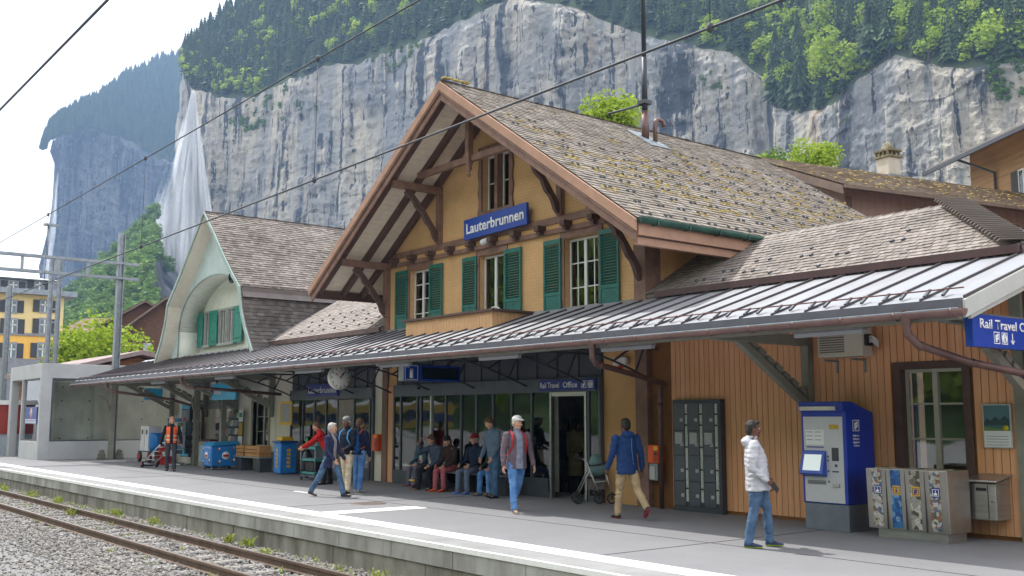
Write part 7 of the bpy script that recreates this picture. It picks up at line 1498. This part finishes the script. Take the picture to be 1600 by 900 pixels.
def person(loc, face, label, skin, top, bottom, shoes, hair, H=1.72, legs=((0,0),(0,0)), arms=((4,8,8,0),(4,8,8,0)), lean=0, head=(0,0), seat=None, cap=None, capm=None, hairlen=0, coat=.0, openf=None, vox=.010, group=None, female=False, quilt=0, sleeve=True, sole=None, build=1.0, foot=((0,0),(0,0)), vest=None, collar=True, hood=False, lift=0):
    s = H/1.72; fz = Vector(face).normalized(); rz_ = math.atan2(fz.y, fz.x)-math.pi/2
    P_ = thing('person', Vector(loc), label, 'person', group, rz_)
    hipw, shw = .088*s, (.175 if female else .190)*s*build; thL, shL = .43*s, .42*s
    J = {}
    pel = Vector((0,0,0))
    for i, sd in enumerate((-1, 1)):       # 0 = left (x<0), 1 = right
        hf, kf = R(legs[i][0]), R(legs[i][1]); ab = R(legs[i][2]) if len(legs[i]) > 2 else R(2)
        h = Vector((sd*hipw,0,0)); k = h+Vector((sd*math.sin(ab)*thL, math.sin(hf)*thL, -math.cos(hf)*thL)); a_ = k+Vector((sd*math.sin(ab)*.3*shL, math.sin(hf-kf)*shL, -math.cos(hf-kf)*shL))
        fp = R(foot[i][0]); fy = R(foot[i][1]); fd = Vector((sd*math.sin(R(8)+fy), math.cos(fp), math.sin(fp))).normalized(); J[i] = (h, k, a_, fd)
    def lowest(i):
        h, k, a_, fd = J[i]; return min((a_-Vector((0,0,.075*s))).z + min(0, fd.z*.16*s), (a_.z-.075*s))
    z0 = -min(lowest(0), lowest(1)) if seat is None else seat+.095*s
    off = Vector((0, 0, z0+lift)); 
    for i in (0, 1): J[i] = tuple(q+off for q in J[i][:3])+(J[i][3],)
    pel = off.copy(); L = R(lean)
    def tz(y, z, x=0): return pel+rotx(Vector((x, y, z)), -L)
    ax = Vector((1,0,0)); fw = rotx(Vector((0,1,0)), -L)
    spine = [(0,.0),(.0,.16),(.005,.32),(0,.46)]
    neck = tz(.0, .535*s); hp, hy = R(head[0]), R(head[1]); hc = neck+rotx(Vector((0,.02*s,.125*s)), -(L*.5+hp))
    Hm = Matrix.Rotation(-hy, 3, 'Z') @ Matrix.Rotation(-(L*.4+hp), 3, 'X')
    hv = lambda x, y, z: hc+Hm @ Vector((x*s, y*s, z*s))
    # ---- body: one continuous surface
    b = MB(); loft(b, [(tz(0,-.10*s), ax*.10*s, fw*.08*s), (tz(0,0), ax*.155*s*build, fw*.10*s*build), (tz(0,.18*s), ax*.125*s*build, fw*.09*s*build), (tz(0,.36*s), ax*.155*s*build, fw*.10*s), (tz(0,.46*s), ax*.14*s, fw*.08*s), (tz(0,.51*s), ax*.055*s, fw*.05*s)])
    limb(b, [tz(-.01*s,.47*s), neck, hc-Vector((0,0,.03*s))], [.062*s,.053*s,.05*s])
    hb = MB()
    b.ell(hv(0,-.008,.02), (.074*s,.092*s,.098*s), 20, 14, rot=Hm); b.ell(hv(0,.025,-.045), (.056*s,.060*s,.068*s), 16, 12, rot=Hm); b.ell(hv(0,.060,-.088), (.028*s,.024*s,.022*s), 10, 8, rot=Hm)
    b.ell(hv(0,.092,-.018), (.014*s,.020*s,.024*s), 10, 8, rot=Hm); b.ell(hv(0,.080,.030), (.045*s,.014*s,.012*s), 10, 6, rot=Hm); b.ell(hv(0,.082,-.052), (.024*s,.012*s,.010*s), 10, 6, rot=Hm)
    for sd in (-1,1): b.ell(hv(sd*.076,-.005,-.01), (.010*s,.020*s,.032*s), 8, 8, rot=Hm); b.ell(hv(sd*.045,.06,-.03), (.022*s,.02*s,.022*s), 8, 6, rot=Hm)
    hands = []
    for i, sd in enumerate((-1, 1)):
        sf, ab, ef, tw = [R(q) for q in arms[i][:4]]; sh = tz(0,.435*s,sd*shw)
        sf2 = sf-L*.6
        ud = Vector((sd*math.sin(ab), math.sin(sf2)*math.cos(ab), -math.cos(sf2)*math.cos(ab))).normalized(); el = sh+ud*.285*s
        fa = sf2+ef; fdv = Vector((sd*math.sin(ab)*.5-sd*math.sin(tw), math.sin(fa), -math.cos(fa))).normalized(); wr = el+fdv*.25*s; hands.append((wr, fdv, sh, el))
        limb(b, [sh, sh.lerp(el,.4), el, el.lerp(wr,.3), wr], [.052*s*build,.048*s*build,.038*s,.040*s,.026*s])
        # hand: palm, four unequal bent fingers and a thumb
        sx = fdv.cross(Vector((sd,0,0)) if abs(fdv.x) < .9 else Vector((0,1,0))).normalized()    # across the palm
        pn_ = fdv.cross(sx).normalized()
        if pn_.dot(Vector((-sd,0,0))) < 0: pn_ = -pn_
        if sx.dot(Vector((0,1,0))*1+Vector((0,0,1))*.6) < 0: sx = -sx                             # thumb side forwards / upwards
        pc_ = wr+fdv*.045*s; loft(b, [(wr, sx*.024*s, pn_*.018*s), (pc_, sx*.038*s, pn_*.015*s), (wr+fdv*.088*s, sx*.040*s, pn_*.013*s)], 12)
        for q, (o_, ln) in enumerate(((.030,.070),(.010,.080),(-.010,.074),(-.029,.058))):
            p0_ = wr+fdv*.084*s+sx*o_*s; d1 = (fdv+pn_*.35).normalized(); d2 = (fdv+pn_*1.3).normalized(); p1_ = p0_+d1*ln*.5*s; p2_ = p1_+d2*ln*.5*s
            b.tube([p0_-fdv*.02*s, p1_, p2_], [.0095*s,.0088*s,.0070*s], 8); b.ell(p2_, (.0072*s,)*3, 8, 6)
        t0 = wr+fdv*.025*s+sx*.026*s; t1 = t0+(fdv*.5+sx*.75+pn_*.3).normalized()*.038*s; t2 = t1+(fdv*.9+sx*.2+pn_*.35).normalized()*.032*s; b.tube([t0,t1,t2], [.012*s,.0105*s,.008*s], 8); b.ell(t2, (.008*s,)*3, 8, 6)
        h, k, a_, fd = J[i]; limb(b, [h, h.lerp(k,.4), k, k.lerp(a_,.35), a_], [.080*s,.074*s,.052*s,.052*s,.036*s]); limb(b, [a_-Vector((0,0,.03*s)), a_-Vector((0,0,.045*s))+fd*.13*s], [.034*s,.026*s])
    inv = Hm.transposed()
    def lips(c):
        l = (c-np.array(hc))@np.array(inv.transposed())/s if False else np.array([[r @ (Vector(q)-hc)/s for r in Hm.transposed()] for q in c[:0]])
        q = (c-np.array(hc)) @ np.array([list(r) for r in Hm])/s
        return ((np.abs(q[:,0]) < .024) & (np.abs(q[:,2]+.052) < .008) & (q[:,1] > .06)).astype(int)
    body = fuse(b, 'body', [skin, lipm], P_, vox, 2, paint=lips)
    for sd in (-1,1):
        e = MB(); e.ell(hv(sd*.028,.078,.008), (.012*s,.009*s,.009*s), 10, 8, rot=Hm); e.ell(hv(sd*.028,.083,.008), (.006*s,.0065*s,.006*s), 8, 6, 1, rot=Hm); e.build('eye', [whitep, black], P_, world=False)
    # ---- hair / headgear
    if hair is not None:
        hb = MB(); hb.ell(hv(0,-.022,.038), (.083*s,.093*s,.092*s), 20, 12, rot=Hm); hb.ell(hv(0,-.06,-.01), (.074*s,.052*s,.075*s+hairlen*.3), 16, 10, rot=Hm)
        for sd in (-1,1): hb.ell(hv(sd*.070,-.012,.005), (.014*s,.030*s,.042*s), 8, 8, rot=Hm); hb.ell(hv(sd*.028,.090,.030), (.016*s,.006*s,.004*s), 8, 6, rot=Hm)
        hb.ell(hv(0,.045,.090), (.055*s,.042*s,.026*s), 12, 8, rot=Hm)
        if hairlen: hb.ell(hv(0,-.055,-.08), (.080*s,.045*s,.07*s+hairlen*.6), 16, 10, rot=Hm)
        fuse(hb, 'hair', hair, P_, .008, 1, wrinkle=.006, wf=28)
    if cap:
        c_ = MB(); c_.ell(hv(0,-.012,.062), (.090*s,.104*s,.078*s), 22, 12, rot=Hm)
        if cap == 'peak': loft(c_, [(hv(0,.06,.062), Hm@Vector((.075*s,0,0)), Hm@Vector((0,0,.012*s))), (hv(0,.12,.056), Hm@Vector((.066*s,0,0)), Hm@Vector((0,0,.008*s))), (hv(0,.165,.046), Hm@Vector((.035*s,0,0)), Hm@Vector((0,0,.006*s)))], 16)
        if cap == 'brim': c_.lathe([(.08*s,.006),(.14*s,.0),(.14*s,-.006),(.08*s,-.004)], hv(0,-.01,.035), 20, Hm@Vector((0,0,1)))
        fuse(c_, 'cap', capm, P_, .008, 1)
    # ---- top
    t = MB(); hem = -.06-coat; wB = build*(1.06 if coat else 1.0)
    hemc = tz(0,hem*s) if seat is None else tz(.03*s,-.05*s)
    loft(t, [(hemc, ax*.178*s*wB, fw*.132*s*wB), (tz(.005*s,.10*s), ax*.162*s*wB, fw*.125*s*build), (tz(.01*s,.24*s), ax*.165*s*build, fw*.125*s*build), (tz(.005*s,.38*s), ax*.182*s*build, fw*.122*s), (tz(-.005*s,.455*s), ax*.150*s, fw*.095*s), (tz(-.005*s,.515*s), ax*.072*s, fw*.070*s)], 24)
    for i, sd in enumerate((-1, 1)):
        wr, fdv, sh, el = hands[i]; end = wr if sleeve else sh.lerp(el, .75)
        limb(t, [sh, sh.lerp(el,.5), el]+([el.lerp(wr,.5), wr] if sleeve else []), [.068*s*build,.062*s*build,.053*s]+([.050*s,.040*s] if sleeve else []))
    if collar: t.lathe([(.066*s,-.02*s),(.070*s,.035*s),(.060*s,.04*s),(.056*s,-.02*s)], neck-Vector((0,0,.0)), 18)
    if hood: t.ell(tz(-.085*s,.50*s), (.11*s,.07*s,.065*s), 14, 10)
    tm = [top]; pf = None
    if openf is not None:
        tm.append(openf); cpt = np.array(pel); FW = np.array(fw)
        def pf(c): q = c-cpt; return ((np.abs(q[:,0]) < .060*s+.05*np.maximum(0,.1-q[:,2])) & (q@FW > .03*s)).astype(int)
    if vest is not None:
        tm = [top, vest, M('reflective_band', hexc('#c9cbb8'), .35)]; cpt = np.array(pel)
        def pf(c):
            q = c-cpt; v_ = (np.abs(q[:,0]) < .17*s) & (q[:,2] > -.04) & (q[:,2] < .47*s) & ~((np.abs(q[:,0]) < .05*s) & (q[:,1] > 0)); r_ = v_ & ((np.abs(q[:,2]-.06) < .022) | (np.abs(q[:,2]-.19) < .022)); return v_.astype(int)+r_.astype(int)
    fuse(t, 'jacket', tm, P_, .011, 2, wrinkle=.017, wf=12, quilt=quilt, paint=pf)
    if openf is None and vest is None and coat > 0:
        zp = MB(); zp.tube([tz(.138*s*build,.02*s), tz(.142*s*build,.2*s), tz(.135*s,.36*s), tz(.095*s,.48*s)], .004, 5); zp.build('zip', M('zip_grey', (.2,.2,.21), .4), P_, world=False)
        for sd in (-1,1): zp = MB(); zp.tube([tz(.105*s,.03*s,sd*.12*s), tz(.10*s,.14*s,sd*.135*s)], .004, 5); zp.build('pocket_seam', M('zip_grey', (.2,.2,.21)), P_, world=False)
    # ---- trousers and shoes
    q = MB(); loft(q, [(tz(0,.13*s), ax*.150*s*build, fw*.108*s*build), (tz(0,.0), ax*.162*s*build, fw*.118*s*build), (tz(0,-.09*s), ax*.150*s*build, fw*.105*s*build)], 20)
    for i in (0,1):
        h, k, a_, fd = J[i]; aa = k.lerp(a_, .97); limb(q, [h, h.lerp(k,.5), k, k.lerp(aa,.4), aa], [.090*s*build,.082*s*build,.066*s,.066*s,.060*s])
    fuse(q, 'trousers', bottom, P_, .011, 2, wrinkle=.018, wf=10)
    for i in (0,1):
        h, k, a_, fd = J[i]; sx = fd.cross(ZV).normalized() if abs(fd.z) < .95 else ax; up_ = sx.cross(fd).normalized(); sh_ = MB(); base = a_-up_*.045*s
        loft(sh_, [(base-fd*.055*s, sx*.030*s, up_*.030*s), (base-fd*.03*s+up_*.012*s, sx*.037*s, up_*.045*s), (base+fd*.03*s+up_*.014*s, sx*.038*s, up_*.046*s), (base+fd*.10*s-up_*.004*s, sx*.045*s, up_*.030*s), (base+fd*.165*s-up_*.008*s, sx*.036*s, up_*.022*s), (base+fd*.19*s-up_*.010*s, sx*.018*s, up_*.014*s)], 16)
        B_ = np.array(base); UPv = np.array(up_); fuse(sh_, 'shoe', [shoes, sole or shoes], P_, .008, 1, paint=lambda c: (((c-B_)@UPv) < -.012*s).astype(int))
    P_['_h'] = 0; del P_['_h']
    return P_, hands, J, tz
def pack(P_, tz, mat, label, w_=.17, h_=.26, d_=.11, z=.26, strap=None, name='backpack'):
    o = thing(name, P_.location.copy(), label, 'backpack', None, P_.rotation_euler.z)
    b = MB(); c = tz(-.19, z); up_ = (tz(0,.4)-tz(0,.2)).normalized(); fw = Vector((1,0,0)).cross(up_)*-1
    loft(b, [(c-up_*h_, Vector((w_*.85,0,0)), fw*d_*.8), (c-up_*h_*.6, Vector((w_,0,0)), fw*d_), (c+up_*h_*.3, Vector((w_*.95,0,0)), fw*d_*.9), (c+up_*h_*.85, Vector((w_*.75,0,0)), fw*d_*.7), (c+up_*h_, Vector((w_*.4,0,0)), fw*d_*.4)], 18)
    b.ell(c-fw*d_*-.0-up_*h_*.3+Vector((0,-d_*.8,0)), (w_*.7,d_*.5,h_*.45), 14, 8); fuse(b, 'pack_body', mat, o, .012, 2, wrinkle=.008, wf=9)
    for sd in (-1,1):
        s_ = MB(); s_.tube([tz(-.12,.42,sd*.10), tz(-.02,.52,sd*.11), tz(.10,.44,sd*.12), tz(.135,.30,sd*.13), tz(.06,.14,sd*.165), tz(-.10,.08,sd*.16)], .016, 8); s_.build('strap', strap or mat, o, world=False)
    return o
RT, TC, AW = Vector((.62,.785,0)), Vector((.785,-.62,0)), Vector((-.785,.62,0))
jeans = cloth('blue_jeans', hexc('#3c5471'), col2=hexc('#5b7594')); jeansd = cloth('dark_jeans', hexc('#3b5573'), col2=hexc('#4f6d90')); jeansb = cloth('bright_jeans', hexc('#3f6fae'), col2=hexc('#6f98cc'))
khaki = cloth('khaki_cloth', hexc('#b39d7c')); cream = cloth('cream_cloth', hexc('#d8c9ae')); navy = cloth('navy_cloth', hexc('#1d2840')); blackc = cloth('black_cloth', hexc('#23242a')); greyc = cloth('slate_cloth', hexc('#4a5058'))
hdark = M('dark_hair', hexc('#1d1815'), .6, bump=.6, bscale=90); hgrey = M('grey_hair', hexc('#b9b4ac'), .6, bump=.6, bscale=90); hbrown = M('brown_hair', hexc('#5f4532'), .6, bump=.6, bscale=90); hblond = M('sandy_hair', hexc('#a98260'), .6, bump=.6, bscale=90)
def gp(px, py): p = AZ(px, py); p.z = 0; return p
# 1 man in white quilted jacket
p1, hd, J1, tz1 = person(gp(1186,855), RT*.96+TC*.16, 'man in white quilted jacket and jeans striding past the ticket machine', skd, cloth('white_quilt', hexc('#c6c6ce'), .6, .1), jeans, cloth('sneaker_grey', hexc('#3b4a66')), hdark, 1.70, legs=((17,14),(-8,4)), arms=((8,6,20,0),(-14,9,62,10)), lean=-5, head=(2,0), coat=.10, quilt=.062, vox=.007, build=1.2, sole=M('neon_sole', hexc('#c3dc2a'), .4), hood=True, openf=None)
ph = MB(); wr, fdv = hd[1][0], hd[1][1]; ph.obox(wr+fdv*.11+Vector((.0,.01,-.01)), fdv*.07+Vector((0,0,-.03)), Vector((.006,0,0)), Vector((0,.015,.03)))
phone = thing('phone', p1.location.copy(), 'dark phone held in the hand of the man in white', 'phone', None, p1.rotation_euler.z); ph.build('phone_body', black, phone, world=False)
# 2 man with white cap
p2, hd, J2, tz2 = person(gp(807,801), TC*.9+RT*.42, 'man with pale cap and mauve jacket walking towards the platform edge', skl, cloth('mauve_jacket', hexc('#6d6069')), jeansb, cloth('tan_shoe', hexc('#8b7a6a')), hgrey, 1.76, legs=((-16,22),(12,4)), arms=((2,14,14,0),(4,14,12,0)), lean=2, head=(0,-12), cap='peak', capm=cloth('white_cap_cloth', hexc('#d6d6d2')), vox=.007, openf=cloth('lilac_grey_shirt', hexc('#8f95a8')), coat=.08, sole=whitep, build=1.05)
pack(p2, tz2, cloth('deep_navy_pack', hexc('#17253b')), 'tall navy backpack with red strap on the man with the pale cap', .19, .36, .14, .18, strap=cloth('red_strap', hexc('#c02a30')))
# 3 man in blue jacket, seen from behind
p3, hd, J3, tz3 = person(gp(981,811), AW*.9-RT*.40, 'dark haired man in blue jacket and khaki trousers seen from behind', skd, cloth('blue_jacket', hexc('#1f3f73'), .7), khaki, cloth('dark_sneaker', hexc('#2c2f3a')), hdark, 1.72, legs=((13,6),(-20,26)), arms=((10,10,22,0),(-8,12,14,0)), lean=3, coat=.10, vox=.007, build=1.08, sole=M('red_sole', hexc('#b8384a'), .5), foot=((0,0),(-42,0)), hood=True)
ln = MB(); ln.tube([tz3(-.135,.44,.03), tz3(-.142,.25,.02), tz3(-.150,.04,.035)], .006, 6); ln.build('light_blue_piping', M('piping_blue', hexc('#4f93c9'), .5), p3, world=False)
# 4 woman, grey hair
p4, hd, J4, tz4 = person(gp(514,776), RT*.93+TC*.36, 'grey haired woman in dark blue coat and jeans striding to the right', skl, cloth('dusk_blue_coat', hexc('#2c3350')), jeans, cloth('grey_shoe', hexc('#3f4046')), hgrey, 1.66, legs=((26,10),(-24,10)), arms=((18,6,22,0),(12,8,30,6)), lean=3, head=(2,-20), coat=.16, female=True, openf=cloth('soft_grey_top', hexc('#a39ca0')), vox=.009, foot=((0,0),(-14,0)))
# 5 man with grey cap
p5, hd, J5, tz5 = person(gp(541,771), TC*.75-RT*.55, 'man in black jacket, grey cap and cream trousers talking to the woman in blue coat', skd, cloth('black_blue_jacket', hexc('#1b2131')), cream, cloth('black_shoe', hexc('#202124')), hgrey, 1.74, legs=((6,4),(-6,6)), arms=((10,8,55,10),(6,8,50,10)), head=(6,-6), cap='round', capm=cloth('grey_cap_cloth', hexc('#77787a')), vox=.009, build=1.06)
pack(p5, tz5, cloth('royal_blue_pack', hexc('#2c5fa3')), 'blue and grey backpack on the man in cream trousers', .17, .27, .12, .22, strap=cloth('light_blue_strap', hexc('#5fa0d8')))
# 6 person behind with blue trousers
p6, hd, J6, tz6 = person(gp(560,769), AW*.8+RT*.5, 'person in dark top and blue jeans half hidden behind the man in cream trousers', skl, navy, jeansb, cloth('white_sneaker', hexc('#b9b9b9')), hbrown, 1.70, legs=((4,2),(-5,4)), vox=.011)
pack(p6, tz6, cloth('teal_blue_pack', hexc('#37608f')), 'blue backpack with pale pocket on the half hidden person in jeans', .15, .22, .10, .18, strap=cloth('orange_strap', hexc('#c4562c')))
# 7 cleaner at the trolley
p7, hd, J7, tz7 = person(gp(511,757), -RT*.95+TC*.1, 'person in red shirt bending over the cleaning trolley behind the woman', skl, cloth('red_shirt', hexc('#c42a2c')), blackc, blackc, hbrown, 1.68, legs=((8,6),(-4,4)), arms=((62,6,14,4),(56,6,20,4)), lean=28, head=(6,0), vox=.011)
# 8 railway worker
p8, hd, J8, tz8 = person(gp(266,736), TC*.92+RT*.30, 'sandy haired worker in orange reflective vest pulling a hand truck', skl, cloth('dark_shirt', hexc('#23262e')), cloth('charcoal_trousers', hexc('#43464f')), cloth('work_boot', hexc('#2c2a2a')), hblond, 1.74, legs=((9,5),(-5,8)), arms=((10,14,16,-4),(-16,16,18,-6)), head=(2,-20), vest=M('signal_orange', hexc('#f0622a'), .6, var=.05, emis=None), vox=.009, hairlen=.05)
# 9-12 people on the bench
by_ = 13.98
def sit(px, label, skin, top, bottom, shoes, hair, H=1.70, face=None, **k):
    x = AY(px, 722, by_).x
    k.setdefault('legs', ((82,82,6),(80,78,6))); k.setdefault('arms', ((22,6,50,20),(20,6,54,18)))
    return person(Vector((x,by_,0)), face or Vector((.12,-1,0)), label, skin, top, bottom, shoes, hair, H, seat=.452, group='people on the bench by the waiting hall', vox=.009, **k)
sit(662, 'leftmost seated person in teal top and grey trousers with purple shoes', skl, cloth('teal_top', hexc('#3f6470')), cloth('grey_trousers', hexc('#6a6878')), cloth('purple_shoe', hexc('#8a5a78')), hbrown, 1.45, lean=8, head=(20,0))
sit(684, 'seated person in slate blue top and black trousers shading the eyes with one hand', skl, cloth('slate_blue_top', hexc('#4c5a70')), blackc, cloth('brown_boot', hexc('#6b5548')), hbrown, 1.72, lean=14, head=(22,10), arms=((24,6,44,14),(70,30,118,30)), legs=((82,88,10),(78,72,10)))
sit(708, 'seated person in brown jacket and pink trousers with black woollen hat', skl, cloth('brown_jacket', hexc('#3d302c')), cloth('pink_trousers', hexc('#b05f68')), cloth('orange_shoe', hexc('#d4542a')), hdark, 1.68, lean=14, head=(18,0), cap='round', capm=blackc)
sit(745, 'seated person in navy rain jacket with dark red sun hat', skl, cloth('navy_rain_jacket', hexc('#1f2d44')), cloth('blue_grey_trousers', hexc('#66748c')), cloth('bright_blue_shoe', hexc('#2a6fc4')), hgrey, 1.74, lean=4, head=(6,30), cap='brim', capm=cloth('dark_red_hat', hexc('#8e2430')), build=1.05)
sit(778, 'seated person in dark green top and blue jeans hidden behind the standing man', skl, cloth('dark_green_top', hexc('#23463c')), jeansb, cloth('grey_sandal', hexc('#555a60')), hbrown, 1.66, lean=8, head=(10,0), cap='round', capm=whitep)
# 13 standing man looking down
p13, hd, J13, tz13 = person(gp(772,778), -RT*.75+TC*.55, 'young man in grey-blue pullover and jeans standing and looking down at the bench', skl, cloth('grey_blue_pullover', hexc('#5f7388')), jeansd, cloth('black_sandal', hexc('#26262a')), hbrown, 1.74, legs=((4,4),(-4,2)), arms=((8,6,26,6),(8,8,20,4)), lean=6, head=(26,0), vox=.009)
# inside the office
for (px, yy, f, top, bot, lb, hr_, ct_) in ((868,16.4,AW,cloth('wine_top', hexc('#6d2334')),blackc,'person in dark red top queueing deepest inside the travel office doorway',hdark,0), (884,15.7,AW*.8-RT*.3,cloth('night_blue_jacket', hexc('#1d2742')),blackc,'person in night blue jacket queueing just inside the travel office doorway',hdark,.08), (899,15.5,AW*.6+RT*.6,cloth('olive_beige_coat', hexc('#8a8166')),blackc,'person in long beige coat standing inside the travel office doorway',hdark,.45)):
    x = AY(px,700,yy).x; person(Vector((x,yy,.012)), f, lb, skl, top, bot, blackc, hr_, 1.68, vox=.012, coat=ct_, group='people queueing inside the travel office', hairlen=.06)
# luggage under and beside the bench
for (px, lb, m_, r_) in ((652,'grey travel bag with yellow band at the left end of the bench',cloth('bag_grey', hexc('#6f7c86')),(.17,.13,.17)), (694,'dark rucksack lying on the ground under the bench',cloth('dark_rucksack', hexc('#2b3036')),(.22,.14,.15))):
    x = AY(px,750,13.75).x; o = thing('travel_bag', (x,13.72,0), lb, 'bag'); b = MB(); b.ell((0,0,r_[2]), r_, 16, 10); b.ell((.05,0,r_[2]*1.2), (r_[0]*.7,r_[1]*.8,r_[2]*.8), 12, 8); fuse(b, 'bag_body', m_, o, .012, 2, wrinkle=.012, wf=8)
    if px == 652: b = MB(); b.obox((0,-.135,.20), (.13,0,0), (0,.008,0), (0,0,.018)); b.build('yellow_band', yellow, o, world=False)
# plush toy held up beside the seated pair
ty = thing('plush_toy', (AY(668,690,13.8).x,13.62,.62), 'small white and red plush toy on the lap of the leftmost seated person', 'toy'); b = MB(); b.ell((0,0,.05),(.05,.04,.06)); b.ell((0,0,.13),(.045,.045,.045)); b.ell((-.03,0,.18),(.015,.01,.02)); b.ell((.03,0,.18),(.015,.01,.02)); fuse(b, 'toy_body', M('plush_white', hexc('#cfc8c4'), .9), ty, .008, 1); b = MB(); b.ell((0,-.02,.05),(.04,.035,.035)); b.build('red_scarf', red, ty, world=False)
